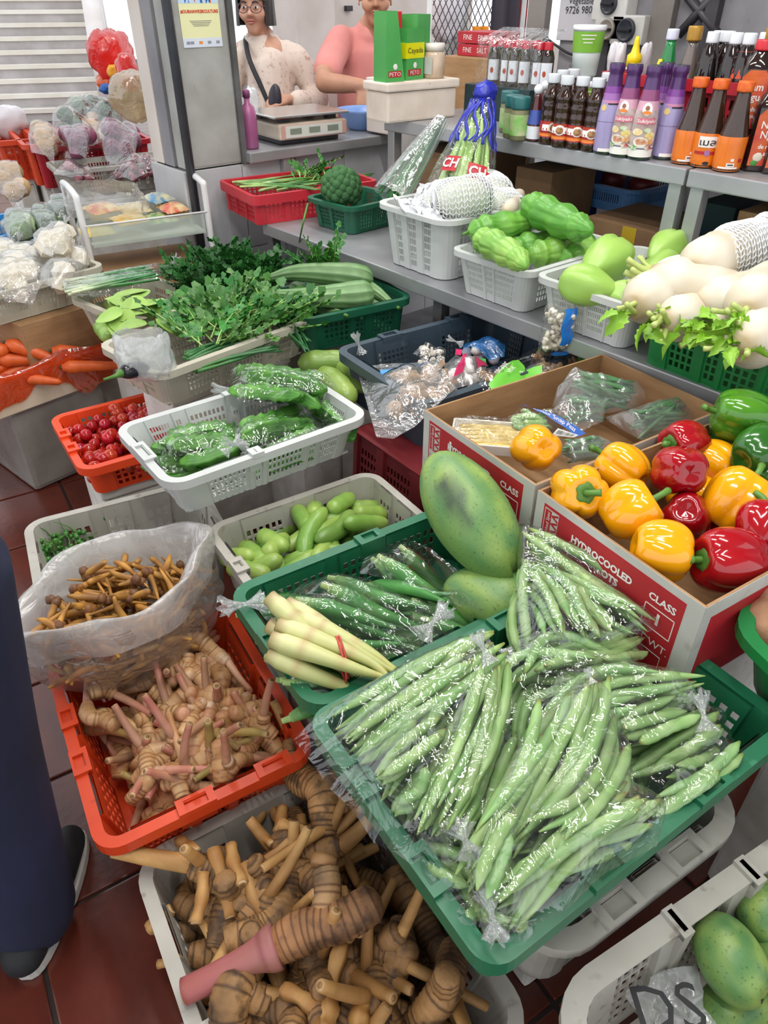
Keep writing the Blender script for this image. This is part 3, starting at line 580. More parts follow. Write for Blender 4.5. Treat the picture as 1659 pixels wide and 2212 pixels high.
def rings(b,pts,rad,n=10,step=.008,c0='#cf9f6a',c1='#7d4f2c',tip=None,amp=.07,seed=0):
 """ringed root limb, rounded at the end"""
 pts=[Vector(p)for p in pts];L=sum((pts[i+1]-pts[i]).length for i in range(len(pts)-1));m=max(8,int(L/.0028));sp=spline(pts,m);R=[];C=[]
 for i in range(m):
  t=i/(m-1);s=t*L;k=(s/step+.25*math.sin(s*90+seed))%1.0;e=min(1,math.sqrt(max(.0,1-max(0,(t-1+.9*rad[-1]/L)/(.9*rad[-1]/L))**2))+.12)if rad[-1]/L<1 else 1
  r=lerp_list(list(rad),t)*(1+.05*math.sin(s*60+seed))*(1+amp*(k-.5))*e;R.append(r)
  c=cmix(c0,c1,(.95 if k>.80 else.10)+.1*math.sin(s*130+seed))
  if tip:c=cmix(c,tip,max(0,(t-.72)/.28)*.8)
  C.append(c)
 b.sweep(sp,R,n,cols=C);return sp,R
def mk_gal(seed,L,r,mature=False,lobes=2,stalks=1):
 R=random.Random(seed);b=MB();pts=[];rad=[]
 c0,c1=(('#b08452','#4f351f')if mature else('#cfa878','#75492a'));step=.0095 if mature else.0075
 kx=lambda s:R.uniform(-s,s)
 main=[(-L/2,kx(.1)*L,kx(.05)*L),(-L/6,kx(.22)*L,kx(.1)*L),(L/6,kx(.22)*L,kx(.1)*L),(L/2,kx(.1)*L,kx(.08)*L)]
 tip=None if mature else('#e6d3bd' if R.random()<.5 else '#c98a78')
 sp,rr=rings(b,main,[r*R.uniform(.65,.85),r*R.uniform(.95,1.15),r*.95,r*R.uniform(.85,1.15),r*.6],11,step,c0,c1,tip,seed=seed);p,q=chain(sp,rr,6);pts+=p;rad+=q
 ends=[(Vector(main[-1]),(Vector(main[-1])-Vector(main[-2])).normalized())]
 for k in range(lobes):
  t=R.uniform(.2,.75);o=sp[int(t*(len(sp)-1))];sd=1 if k%2 else-1
  d=Vector((R.uniform(-.5,.6),sd*R.uniform(.7,1),R.uniform(-.1,.5))).normalized();l=L*R.uniform(.22,.42);e=o+d*l+Vector((R.uniform(0,.15)*l,0,0))
  s2,r2=rings(b,[o,o+d*l*.5,e],[r*.7,r*R.uniform(.75,.95),r*.7],10,step,c0,c1,tip,seed=seed+k+3);p,q=chain(s2,r2,3);pts+=p;rad+=q;ends.append((e,d))
 name='mature_galangal' if mature else 'young_galangal';parts=[('rhizome',b.mesh(name,V['mgal' if mature else 'gal']))]
 for k in range(stalks):
  e,d=ends[k%len(ends)];d=(d+Vector((R.uniform(-.3,.3),R.uniform(-.4,.4),R.uniform(0,.35)))).normalized();l=R.uniform(.05,.11)*(1.25 if mature else 1);rs=r*(R.uniform(.36,.46)if not mature else R.uniform(.3,.42))
  s=MB();m=10;st=spline([e-d*.01,e+d*l*.5,e+d*l+Vector((0,0,R.uniform(-.01,.01)))],m)
  col=R.choice((('#d2a488','#b8685c'),('#cfa488','#bd7a6a'),('#c9a86a','#8f8a3c'),('#d6b48a','#b0803f')))if not mature else R.choice((('#c79a5e','#c2975c'),('#a97a44','#c9a064'),('#8f6538','#b98c52')))
  s.sweep(st,[rs*(1.25-.35*i/(m-1))for i in range(m)],9,cols=[cmix(col[0],col[1],i/(m-1))for i in range(m)])
  dd=(st[-1]-st[-2]).normalized();s.sweep([st[-1]-dd*.001,st[-1]+dd*.0012],rs*.8,9,cols=[cmix('#d9b98c','#a8814f',.2)]*2);s.sweep([st[-1]+dd*.001,st[-1]+dd*.0018],rs*.45,9,cols=[cmix('#8f6a40','#8f6a40',0)]*2)
  parts.append(('stalk',s.mesh('stalk',V['mstalk' if mature else 'stalk'])));p,q=chain(st,[rs]*m,3);pts+=p;rad+=q
 return Item(name,parts,pts,rad)
def mk_tomato(r,e):
 b=MB();b.ball((0,0,0),(r*e,r,r),16,12);return Item('tomato',[('body',b.mesh('tomato',V['tomato']))],[(-r*(e-1),0,0),(r*(e-1),0,0)],[r,r])
def mk_carrot(L,r,seed):
 n=18;R=random.Random(seed);sp=spline([(-L/2,0,0),(0,R.uniform(-.008,.008),0),(L/2,0,0)],n);rad=[r*(min(1,.45+5*i/(n-1))*(1-.55*(i/(n-1))**1.4)*(1+.015*math.sin(i*2.3+seed)))for i in range(n)];rad[-1]*=.35
 b=MB();b.sweep(sp,rad,14);s=MB();s.sweep([(-L/2-.008,0,0),(-L/2+.002,0,0)],[r*.18,r*.3],8);p,q=chain(sp,rad,7)
 return Item('carrot',[('root',b.mesh('carrot',V['carrot'])),('crown',s.mesh('carrot_crown',mat('carrot_crown','#4a4a24','#33301a',30,rough=.7)))],p,q)
def mk_froot(L,r,seed,knob=False):
 n=14;R=random.Random(seed);sp=spline([(-L/2,0,0),(-L/6,R.uniform(-.1,.1)*L,R.uniform(-.02,.02)*L),(L/2,R.uniform(-.1,.1)*L,0)],n);rad=[r*(.35+.65*math.sin(PI*min(1,.12+.85*(i/(n-1))**.8)))*(1-.5*i/(n-1))for i in range(n)]
 cs=[cmix('#c9943f','#9a6a2c',.5+.5*math.sin(i*.8+seed))for i in range(n)]
 b=MB();b.sweep(sp,rad,8,cols=cs);p,q=chain(sp,rad,5);p,q=list(p),list(q)
 if knob:
  for k in range(5):
   c=Vector((-L/2+R.uniform(-.006,.02),R.uniform(-.012,.012),R.uniform(-.006,.008)));b.tint=cmix('#5c3a24','#7a5236',R.random());b.ball(c,r*R.uniform(.9,1.3),8,6,lambda d:1+.12*math.sin(9*d.x+7*d.y));p.append(c);q.append(r)
  for k in range(2):
   a=R.uniform(.5,1.2)*(1 if k else-1);e=Vector((-L/2,0,0))+Vector((math.cos(a),math.sin(a),0))*L*.7;s2=spline([(-L/2,0,0),e*.6+Vector((-L*.15,0,.002)),e],10);r2=[r*(.5+.5*math.sin(PI*(.15+.8*i/9)))*(1-.4*i/9)for i in range(10)];b.sweep(s2,r2,8,cols=cs[:10]);p2,q2=chain(s2,r2,3);p+=p2;q+=q2
 return Item('fingerroot',[('root',b.mesh('fingerroot',V['froot']))],p,q)
def mk_gourd(L,r,bend,seed,pale=0):
 """bitter gourd: long smooth ridges with warts between them"""
 n=70;sp=spline([(-L/2,0,0),(-L/4,bend*.8,0),(L/4,bend*.8,0),(L/2,0,0)],n);nn=72
 rad=[r*max(.07,math.sin(PI*min(1,max(0,(i/(n-1))**(.8))))**.55)*(.92+.1*math.sin(i*.5+seed))for i in range(n)]
 def sec(a,t):
  k=9*a+.5*math.sin(t*9+seed);rid=.07*abs(math.cos(k/2))**.5;w=noise.noise(Vector((math.cos(a)*4.2,math.sin(a)*4.2,t*9+seed)))*.075
  return.95+rid+max(-.035,w)*(.35+.65*abs(math.sin(k/2)))
 cols=[cmix(cmix('#5c9c36','#a9cf6c',pale),'#7cb648',.3+.3*math.sin(i*.4))for i in range(n)]
 b=MB();b.sweep(sp,rad,nn,sec=sec,cols=cols);p,q=chain(sp,rad,7)
 s=MB();s.sweep([sp[0]+Vector((.004,0,0)),sp[0]-Vector((.022,0,-.004))],[.006,.003],7)
 return Item('bitter_gourd',[('body',b.mesh('bitter_gourd',V['gourd'])),('stem',s.mesh('gourd_stem',V['stem']))],p,q)
def mk_chay(L,r,seed):
 n=26;prof=[];R=random.Random(seed)
 sp=[Vector((-L/2+L*i/(n-1),0,0))for i in range(n)]
 rad=[r*max(.05,(math.sin(PI*(i/(n-1))**.72)**.62)*(1.0-.22*max(0,i/(n-1)-.45)))for i in range(n)]
 def sec(a,t):return 1+.05*math.cos(5*a+seed)*(1-.4*t)-.20*max(0,1-abs(((a+seed)%2.09)-1.0)*5)*max(0,1-t*1.25)+.02*math.sin(3*a+8*t)
 b=MB();b.sweep(sp,rad,30,sec=sec);p,q=chain(sp,rad,5);return Item('chayote',[('body',b.mesh('chayote',V['chay']))],p,q)
def mk_ridge(L,r,bend,seed):
 n=30;sp=spline([(-L/2,0,0),(-L/5,bend,0),(L/4,bend*.7,0),(L/2,-bend*.2,0)],n);nn=40
 rad=[r*max(.16,min(1,.3+1.0*(i/(n-1)))*math.sqrt(max(.01,1-max(0,(i/(n-1)-.8)/.2)**2.4)))for i in range(n)]
 def sec(a,t):k=(a*10/(2*PI))%1.0;return.93+.13*max(0,1-abs(k-.5)*7)+.012*math.sin(t*60)
 cols=[]
 b=MB();R_=frames(sp);vs=[];cs=[]
 for i,(p0,t,u,w)in enumerate(R_):
  for j in range(nn):
   a=2*PI*j/nn;k=rad[i]*sec(a,i/(n-1));vs.append(p0+u*math.cos(a)*k+w*math.sin(a)*k)
   g=(a*10/(2*PI))%1.0;cs.append(cmix('#86a873','#446b3a',1 if abs(g-.5)<.08 else.15+.1*math.sin(i*1.7)))
 fs=[(i*nn+j,i*nn+(j+1)%nn,(i+1)*nn+(j+1)%nn,(i+1)*nn+j)for i in range(n-1)for j in range(nn)]+[tuple(range(nn-1,-1,-1)),tuple((n-1)*nn+j for j in range(nn))]
 b.add(vs,fs,cs);p,q=chain(sp,rad,8);s=MB();s.sweep([sp[0]-Vector((.035,0,-.004)),sp[0],sp[0]+Vector((.003,0,0))],[.005,.007,r*.15],8)
 return Item('ridge_gourd',[('body',b.mesh('ridge_gourd',V['ridge'])),('stem',s.mesh('gourd_stem',V['stem']))],p,q)
def mk_radish(L,r,seed):
 n=26;R=random.Random(seed);sp=spline([(-L/2,0,0),(0,R.uniform(-.012,.012),0),(L/2,R.uniform(-.01,.01),0)],n)
 rad=[r*max(.03,min(1,.42+3.2*i/(n-1))*math.sqrt(max(0,1-max(0,(i/(n-1)-.35)/.65)**2.2)))*(1+.012*math.sin(i*2+seed))for i in range(n)]
 cols=[cmix('#a08a5e','#d9d2c3',i/3)if i<3 else cmix('#d9d2c3','#cbc0aa',.5+.5*math.sin(i*.9))for i in range(n)]
 b=MB();b.sweep(sp,rad,22,cols=cols);p,q=chain(sp,rad,6);return Item('white_radish',[('root',b.mesh('white_radish',V['radish']))],p,q)
def mk_mango(L,r,seed,scar=False):
 def dis(d):return 1-.16*max(0,d.x)**2*(1 if d.y>0 else.4)+.03*math.sin(3*d.x+seed)+.06*max(0,-d.x)*d.y
 b=MB();nu,nv=28,22;vs=[];cs=[]
 for j in range(nv):
  th=PI*(j+.02)/(nv-.96)
  for i in range(nu):
   a=2*PI*i/nu;d=Vector((-math.cos(th),math.sin(th)*math.cos(a),math.sin(th)*math.sin(a)));k=dis(d);vs.append(Vector((d.x*L/2,d.y*r,d.z*r*.9))*k)
   c=cmix('#93ac58','#55824e',.5+1.3*noise.noise(d*2.3+Vector((seed,0,0))));
   if d.x>.6:c=cmix(c,'#a3a83c',(d.x-.6)*1.2)
   if scar:
    s=(d-Vector((-.30,-.42,.85)).normalized()).length+.22*noise.noise(d*6)
    if s<.42:c=cmix('#3f4340',c,max(0,(s-.26)/.16))
   cs.append(c)
 b.add(vs,[(j*nu+i,j*nu+(i+1)%nu,(j+1)*nu+(i+1)%nu,(j+1)*nu+i)for j in range(nv-1)for i in range(nu)]+[tuple(range(nu-1,-1,-1)),tuple((nv-1)*nu+i for i in range(nu))],cs)
 s=MB();s.sweep([(L*.43,0,0),(L*.46,0,0)],[.012,.006],8);return Item('green_mango',[('body',b.mesh('green_mango',V['mango'])),('stem_end',s.mesh('stem_end',mat('stem_end','#5a4a2a','#3d3220',30,rough=.8)))],[(-L*.25,0,0),(0,0,0),(L*.22,0,0)],[r*.85,r,r*.8])
def mk_pepper(m,r,hgt,lob,seed,stemlen=.035,bendx=.012):
 """axis z: lobed blocky fruit, sunken shoulders, stem with green cap"""
 R=random.Random(seed);prof=[];n=22
 ph=R.uniform(0,6)
 for i in range(n):
  t=i/(n-1);th=PI*t;z=-hgt/2*math.cos(th)*1.0;q=math.sin(th)**.62*(.80+.22*t)
  if t>.88:z-=(t-.88)*hgt*1.05
  if t<.12:z+=(.12-t)*hgt*.9
  prof.append((max(.001,r*q),z))
 def sec(a,z):w=abs(math.sin(lob*(a+ph)/2))**.65;return.80+.20*w+.03*math.sin(2*a+seed)+.015*math.sin(40*z+a)
 b=MB();b.lathe(prof,48,sec=sec,cap=False);zt=prof[-1][1];s=MB()
 sp=spline([(0,0,zt-.003),(0,0,zt+.012),(bendx*.5,0,zt+stemlen*.7),(bendx*1.6,0,zt+stemlen)],10);s.sweep(sp,[.0085,.0075,.0065,.006,.0058,.0058,.0058,.006,.0065,.0072],10)
 s.lathe([(.0215,zt+.002),(.018,zt+.007),(.009,zt+.008),(.004,zt+.005)],14,sec=lambda a,z:1+.14*math.cos(5*a));s.lathe([(.002,zt-.004),(.0215,zt+.002)],14,sec=lambda a,z:1+.14*math.cos(5*a))
 return Item('bell_pepper',[('fruit',b.mesh('bell_pepper',m)),('stem',s.mesh('pepper_stem',V['stem']))],[(0,0,0)],[r])
def leaf_mesh(name,L,w,m,curl=.25,lobes=0,fold=.25,nu=7,stem=0):
 b=MB();nv=5
 def fn(i,j):
  x=i;y=(j-.5)*2;ww=w*math.sin(PI*min(1,.04+.96*x)**.8)**.8*(1+(.22*math.sin(lobes*PI*x*2)if lobes else 0));return Vector((stem+x*L,y*ww/2,-curl*L*x*x+abs(y)*fold*ww*.5))
 b.grid(fn,nu,nv);return b.mesh(name,m)
def sprig_mesh(name,L,leafL,seed,m=None,nl=7,stemr=.0016,sm=None,jag=True):
 """one stalk with its leaflets, joined: the pieces are too small to pick apart singly"""
 R=random.Random(seed);b=MB();sp=spline([(0,0,0),(L*.4,R.uniform(-.1,.1)*L,L*.10),(L,R.uniform(-.2,.2)*L,L*R.uniform(-.05,.25))],9);b.sweep(sp,[stemr*(1.2-.6*i/8)for i in range(9)],5)
 me_s=b
 l=MB()
 for k in range(nl):
  t=.35+.65*k/(nl-1);o=sp[min(8,int(t*8))];a=R.uniform(-1.3,1.3)if k<nl-1 else 0;el=R.uniform(-.2,.8);q=leafL*R.uniform(.7,1.2);Rm=Matrix.Translation(o)@Matrix.Rotation(a,4,'Z')@Matrix.Rotation(-el,4,'Y')@Matrix.Rotation(R.uniform(-.5,.5),4,'X')
  pts=[]
  for s_ in range(13):
   an=-2.2+4.4*s_/12;rr=q*(.62+.38*abs(math.cos(an*1.36)))*(1+(.10 if s_%2 else-.06)*jag);pts.append(Vector((q*.5+rr*.62*math.cos(an),rr*.62*math.sin(an),R.uniform(-.08,.12)*q)))
  vs=[Rm@Vector((q*.45,0,.05*q)),Rm@Vector((0,0,0))]+[Rm@p for p in pts]
  l.add(vs,[(0,2+i,3+i)for i in range(12)]+[(0,1,2),(0,14,1)])
 return me_s.mesh('stem',sm or V['stem']),l.mesh('leaves',m or V['leaf'])
 # ================================================================ supports under the crates
M_foam=mat('foam_white','#d9d6d0','#c6c1b8',16,rough=.85,spots='#a59a8c',sscale=70,sth=.64)
def support(cr,label,z0=0.0,ins=.03,name='foam_box',m=None,cat='box',grow=(1,1),lid=True):
 zt=cr['z']-cr['h']-.002;T=Matrix.Translation((cr['c'].x,cr['c'].y,z0))@Matrix.Rotation(cr['rot'],4,'Z');a=(cr['A']-ins)*grow[0];b_=(cr['B']-ins)*grow[1];H=zt-z0
 t=thing(name,label,cat,T);b=MB();hb=H-(.03 if lid else 0);b.box((-a,-b_,0),(a,b_,hb));part('body',b.mesh('foam_body',m or M_foam,.01),t)
 if lid:b=MB();b.box((-a-.004,-b_-.004,hb+.0015),(a+.004,b_+.004,H));part('lid',b.mesh('foam_lid',m or M_foam,.006),t)
support(tom,'speckled white foam box holding up the tomato basket',0,.02)
support(cor,'foam box hidden under the celery basket',0,.05)
support(lfy,'foam box hidden under the betel leaf basket',0,.05)
support(okra,'foam box hidden under the okra crate',0,.05)
support(cuc,'foam box hidden under the cucumber crate',0,.05)
support(peg,'low foam box under the pea eggplant crate',0,.06)
support(ora,'flat foam box under the orange galangal crate',0,.09)
support(inn,'flat foam box under the white support crate',0,.07)
support(out,'flat foam box under the mango crate',0,.09)
support(gya,'tall foam box under the yam basket',0,.08)
support(rst,'foam box under the upturned red crate',0,.06)
support(rdg,'foam box hidden under the ridge gourd crate',0,.05)
# ================================================================ bags
FILM=film('clear_film',milk=.015,gloss=.035,rough=.05,bscale=16,bump=.8)
FILMW=film('cloudy_film',milk=.16,gloss=.06,rough=.12,bscale=16,bump=.7)
FILMM=film('milky_film',milk=.46,gloss=.06,rough=.2,bscale=12,bump=.7)
FILMK=film('gathered_film',milk=.30,gloss=.12,rough=.08,bscale=40,bump=1.0)
def smooth_loop(pts,n):
 p=[Vector(q)for q in pts];m=len(p);out=[]
 for i in range(n):
  t=i/n*m;k=int(t);t-=k;a,b,c,d=p[k-1],p[k],p[(k+1)%m],p[(k+2)%m]
  out.append(.5*((2*b)+(c-a)*t*.8+(2*a-5*b+4*c-d)*t*t*1+(3*b-a-3*c+d)*t**3)if False else b.lerp(c,t*t*(3-2*t)*.35+t*.65))
 return out
def drape(label,loop,pile,start,zb,m=None,slope=.8,wr=.0016,K=18,n=84,knots=(),group=None,cap=.06,name='clear_bag',edge=0.0,lift=.001,iters=2):
 """a film bag pulled over what lies in it: highest over the contents, pinched down along its outline"""
 sub=Pile(0);sub.S=pile.S[start:];o=smooth_loop(loop,n);c=sum(o,Vector())/n;XY=[]
 for k in range(K+1):
  rho=(k/K)**.85
  for q in o:p=c.lerp(q,rho);XY.append((p.x,p.y))
 A=np.array(XY);z=sub.top(A[:,0],A[:,1],slope);z=np.maximum(z,zb+edge).reshape(K+1,n);z[-1]=np.maximum(zb+edge,np.minimum(z[-1],zb+cap));z0=z.copy()
 for it in range(iters):
  y=z.copy();y[1:-1]=(z[:-2]+z[2:]+np.roll(z,1,1)[1:-1]+np.roll(z,-1,1)[1:-1])/4;z=np.maximum(y,z0-.001)
 z[0]=z[0].mean();T=Matrix.Translation((c.x,c.y,zb));b=MB();vs=[]
 for k in range(K+1):
  for j in range(n):
   x,y=XY[k*n+j];w=noise.noise(Vector((x*38,y*38,1.7)))*wr+noise.noise(Vector((x*95,y*95,4)))*wr*.5
   vs.append(Vector((x-c.x,y-c.y,z[k][j]-zb+lift+w*(k>0))))
 b.add(vs,[(k*n+j,k*n+(j+1)%n,(k+1)*n+(j+1)%n,(k+1)*n+j)for k in range(K)for j in range(n)])
 t=thing(name,label,'bag',T,group);part('film',b.mesh('bag_film',m or FILM),t)
 for(loc,d,s)in knots:part('knot',knot(s),t,M=T.inverted()@knot_at(loc,d))
 return t
KN={}
def knot(s):
 if s in KN:return KN[s]
 b=MB();R=random.Random(int(s*1e4))
 def fn(i,j):
  a=2*PI*i;r=s*(.12+.5*j**1.4)*(1+.38*math.sin(7*a+3*j)+.2*math.sin(13*a));x=s*1.5*j*(1+.16*math.sin(5*a));return Vector((x,r*math.cos(a),r*math.sin(a)*.7))
 b.grid(fn,36,7,closed=True)
 def fn2(i,j):
  a=2*PI*i;r=s*(.12+.7*j**1.3)*(1+.22*math.sin(8*a));return Vector((-s*1.2*j,r*math.cos(a),r*math.sin(a)*.7))
 b.grid(fn2,32,5,closed=True);KN[s]=b.mesh('knot',FILMK);return KN[s]
def knot_at(loc,d):
 d=Vector(d).normalized();u=Vector((0,0,1))if abs(d.z)<.9 else Vector((1,0,0));v=u.cross(d).normalized();w=d.cross(v);M=Matrix((d,v,w)).transposed().to_4x4();return Matrix.Translation(Vector(loc))@M
def pxs(L,z):return[P(x,y,z)for(x,y)in L]
# ================================================================ green beans
BC={}
def bean_item(L,bend):
 k=(round(L/.02),round(bend/.008),random.randint(0,1))
 if k not in BC:BC[k]=mk_bean(max(.06,k[0]*.02),rnd(.0078,.0092),k[1]*.008+.002,len(BC)+3)
 return BC[k]
bp=Pile(.515,.55,.92)
BG='green beans in the clear bags'
for i in range(60):
 fu,fv=rnd(-.86,.8),rnd(-.8,.75);q=at(bean,fu,fv)
 it0,ya0=bean_item(.16,rnd(-.02,.02)),rnd(0,6.28);z,X,Y=bp.drop(it0,q.x,q.y,ya0,commit=False)
 if inside(bean,X,Y,-.006):
  put(it0,bp.drop(it0,q.x,q.y,ya0),'green bean lying loose under the bags in the green crate','bean','loose beans under the bags')
def bean_bag(key,guides,z,lab,outline,zo,film_lab,zb,jit=16,pile=None,knots=(),slope=.8,m=None):
 pile=pile or bp;st=len(pile.S);pile.cap=lambda x,y:z-.006+.02*noise.noise(Vector((x*14,y*14,z*9)))
 order=[(g,k)for g in guides for k in range(g[1])];random.shuffle(order)
 for(g,k)in order:
  pts=g[0];j=lambda s=1.0:rnd(-jit,jit)*s
  ox,oy=j(),j();a=P(pts[0][0]+ox+j(.5),pts[0][1]+oy+j(.5),z);e=P(pts[-1][0]+ox+j(.5),pts[-1][1]+oy+j(.5),z);d=e-a;L=d.length
  bend=rnd(-.01,.01)
  if len(pts)==3:
   mm=P(pts[1][0]+ox,pts[1][1]+oy,z)-(a+e)/2;nrm=Vector((-d.y,d.x,0)).normalized();bend=mm.dot(nrm)+rnd(-.006,.006);bend=max(-.07,min(.07,bend))
   c=(a+e)/2
  else:c=(a+e)/2
  it=bean_item(min(.27,L*rnd(.92,1.05)),bend);yw=math.atan2(d.y,d.x);best=None;cp0=pile.cap;pile.cap=None
  for t_ in range(9):
   w=Vector((-d.y,d.x,0)).normalized()*rnd(-.016,.016)+d.normalized()*rnd(-.01,.01);x,y,ya,ro=c.x+w.x,c.y+w.y,yw+rnd(-.07,.07),rnd(-.25,.25)
   if pile is bp:
    for s_ in range(22):
     z_,X,Y=pile.drop(it,x,y,ya,ro,commit=False)
     if inside(bean,X,Y,.006 if z_<.586 else.016):break
     g_=bean['c']-Vector((x,y,0));g_.z=0;g_=g_.normalized()*.007;x+=g_.x;y+=g_.y
   else:z_,X,Y=pile.drop(it,x,y,ya,ro,commit=False)
   if pile is bp and not inside(bean,X,Y,.006 if z_<.586 else.016):z_+=1
   if best is None or z_<best[0]:best=(z_,x,y,ya,ro)
  pile.cap=cp0
  if best[0]>z+.03:continue
  pile.cap=z+.016;put(it,pile.drop(it,*best[1:]),lab,'bean',BG)
 return drape(film_lab,pxs(outline,zo),pile,st,zb,m or FILM,slope,knots=knots)
kz=lambda x,y,z:P(x,y,z)
bean_bag('E',[([(1565,1625),(1400,1735)],8),([(1570,1600),(1420,1690)],6),([(1545,1560),(1350,1640)],6),([(1510,1520),(1360,1590)],5),([(1540,1680),(1400,1760)],5)],.59,'green bean in the right-hand bag beside the crate wall',[(1335,1570),(1430,1520),(1500,1500),(1560,1550),(1580,1630),(1530,1720),(1430,1775),(1370,1720)],.60,'clear bag of green beans against the right wall of the green crate',.56,knots=((kz(1520,1545,.63),(.5,.6,.3),.022),))
bean_bag('F',[([(900,1880),(1010,1960)],5),([(895,1860),(980,1895),(1060,1930)],7),([(960,1985),(1080,2040)],5),([(930,1940),(1060,2010)],5),([(1010,2075),(1090,1985)],4),([(1040,2085),(1110,1995)],4),([(1090,2070),(1140,1990)],7)],.575,'green bean at the very front corner of the green crate',[(880,1850),(960,1850),(1060,1930),(1150,1990),(1160,2040),(1090,2095),(1030,2085),(950,1990),(890,1900)],.57,'clear bag of green beans in the front corner of the crate',.54)
bean_bag('D',[([(1105,1560),(1170,1450),(1330,1475)],5),([(1110,1480),(1220,1410),(1380,1470)],6),([(1130,1610),(1230,1500),(1420,1480)],7),([(1180,1560),(1330,1500),(1490,1505)],6),([(1150,1440),(1260,1415),(1370,1440)],5),([(1340,1570),(1480,1530)],5),([(1200,1600),(1370,1540)],5)],.62,'green bean in the bag at the middle of the crate, behind the front bag',[(1072,1402),(1130,1390),(1210,1395),(1330,1435),(1450,1470),(1508,1510),(1440,1590),(1330,1620),(1180,1640),(1105,1640),(1085,1540)],.63,'clear bag of curved green beans in the middle of the crate',.575,knots=((kz(1078,1404,.65),(-.5,.6,.3),.016),))
bean_bag('B',[([(1075,1580),(950,1830)],9),([(1100,1600),(1000,1840)],8),([(1040,1640),(930,1830)],7),([(1080,1700),(960,1860)],5)],.60,'green bean in the half-hidden bag between the left and the front bag',[(1080,1530),(1130,1580),(1120,1700),(1040,1840),(970,1880),(910,1850),(960,1720),(1030,1600)],.61,'clear bag of green beans wedged between the two biggest bags',.56,knots=((kz(1005,1815,.65),(-.3,-.5,.3),.024),))
bp.base=lambda x,y:np.full_like(x,.572)
bean_bag('A',[([(1030,1435),(850,1480),(660,1555)],7),([(1035,1440),(880,1530),(750,1690)],8),([(1040,1440),(960,1590),(880,1780)],9),([(1055,1450),(1010,1600),(930,1790)],8),([(960,1460),(800,1540),(700,1600)],6),([(900,1600),(760,1700)],6),([(820,1560),(690,1610)],4),([(1060,1470),(1050,1580),(1000,1720)],5),([(880,1700),(800,1770)],4)],.645,'green bean in the big left-hand bag of the green crate',[(628,1550),(740,1492),(880,1438),(1000,1405),(1045,1402),(1080,1460),(1090,1560),(1050,1700),(960,1810),(890,1850),(810,1790),(720,1680),(660,1590)],.65,'big clear bag of green beans at the left of the green crate',.57,knots=((kz(1045,1405,.70),(.1,.6,.5),.018),))
bean_bag('C',[([(1275,1480),(1170,1650),(1040,1850)],9),([(1290,1490),(1240,1660),(1110,1830)],8),([(1320,1540),(1300,1680),(1130,1810)],8),([(1350,1610),(1310,1720),(1230,1830)],6),([(1180,1570),(1100,1750),(1020,1900)],7),([(1440,1760),(1300,1800),(1110,1900)],7),([(1400,1800),(1260,1860),(1090,1960)],6),([(1360,1720),(1200,1850),(1100,1970)],6),([(1100,1800),(1040,1950)],4)],.66,'green bean in the front bag of the green crate, stacked highest',[(1275,1455),(1320,1540),(1362,1600),(1370,1700),(1445,1750),(1430,1800),(1312,1862),(1228,1942),(1115,1992),(1060,1985),(1005,1900),(1060,1770),(1090,1660),(1170,1560),(1230,1500)],.665,'large clear bag of long green beans on top at the front',.575,knots=((kz(1062,1975,.64),(-.5,-.7,.1),.02),(kz(1275,1462,.72),(.2,.6,.4),.008)))
bp.base=lambda x,y:np.full_like(x,.556);bp.cap=.592
fill(bp,bean,[bean_item(L_,b_)for L_ in(.11,.14,.16)for b_ in(-.014,.008,.016)],26,'green bean packed into the very front corner of the green crate','bean','beans in the front corner',K=5,yawf=lambda q:rnd(.5,1.5)-.1,region=(-1,-.25,-1,-.35),pad=.006)
bp2=Pile(.585,.6,.92)
bean_bag('H',[([(1140,1420),(1250,1400),(1360,1390)],5),([(1180,1440),(1300,1430),(1375,1380)],6),([(1260,1460),(1380,1400)],6),([(1130,1400),(1240,1420)],4)],.615,'green bean in the bag lying under the topmost triangular bag',[(1115,1390),(1250,1375),(1385,1365),(1385,1440),(1340,1475),(1230,1450),(1140,1425)],.61,'clear bag of green beans under the triangular bag by the red carton',.585,10,bp2)
bean_bag('G',[([(1130,1165),(1290,1240),(1430,1335)],6),([(1140,1185),(1270,1270),(1400,1350)],7),([(1150,1210),(1260,1300),(1360,1365)],6),([(1135,1230),(1130,1310),(1150,1390)],5),([(1150,1230),(1190,1310),(1210,1385)],6),([(1170,1230),(1230,1310),(1265,1385)],6),([(1230,1290),(1310,1375)],5),([(1180,1160),(1320,1250),(1450,1350)],4)],.655,'green bean in the triangular bag leaning on the red carton',[(1118,1142),(1165,1140),(1300,1205),(1400,1290),(1458,1350),(1400,1375),(1290,1400),(1200,1412),(1122,1408),(1115,1300)],.65,'triangular clear bag of green beans leaning on the red carton',.60,9,bp2)
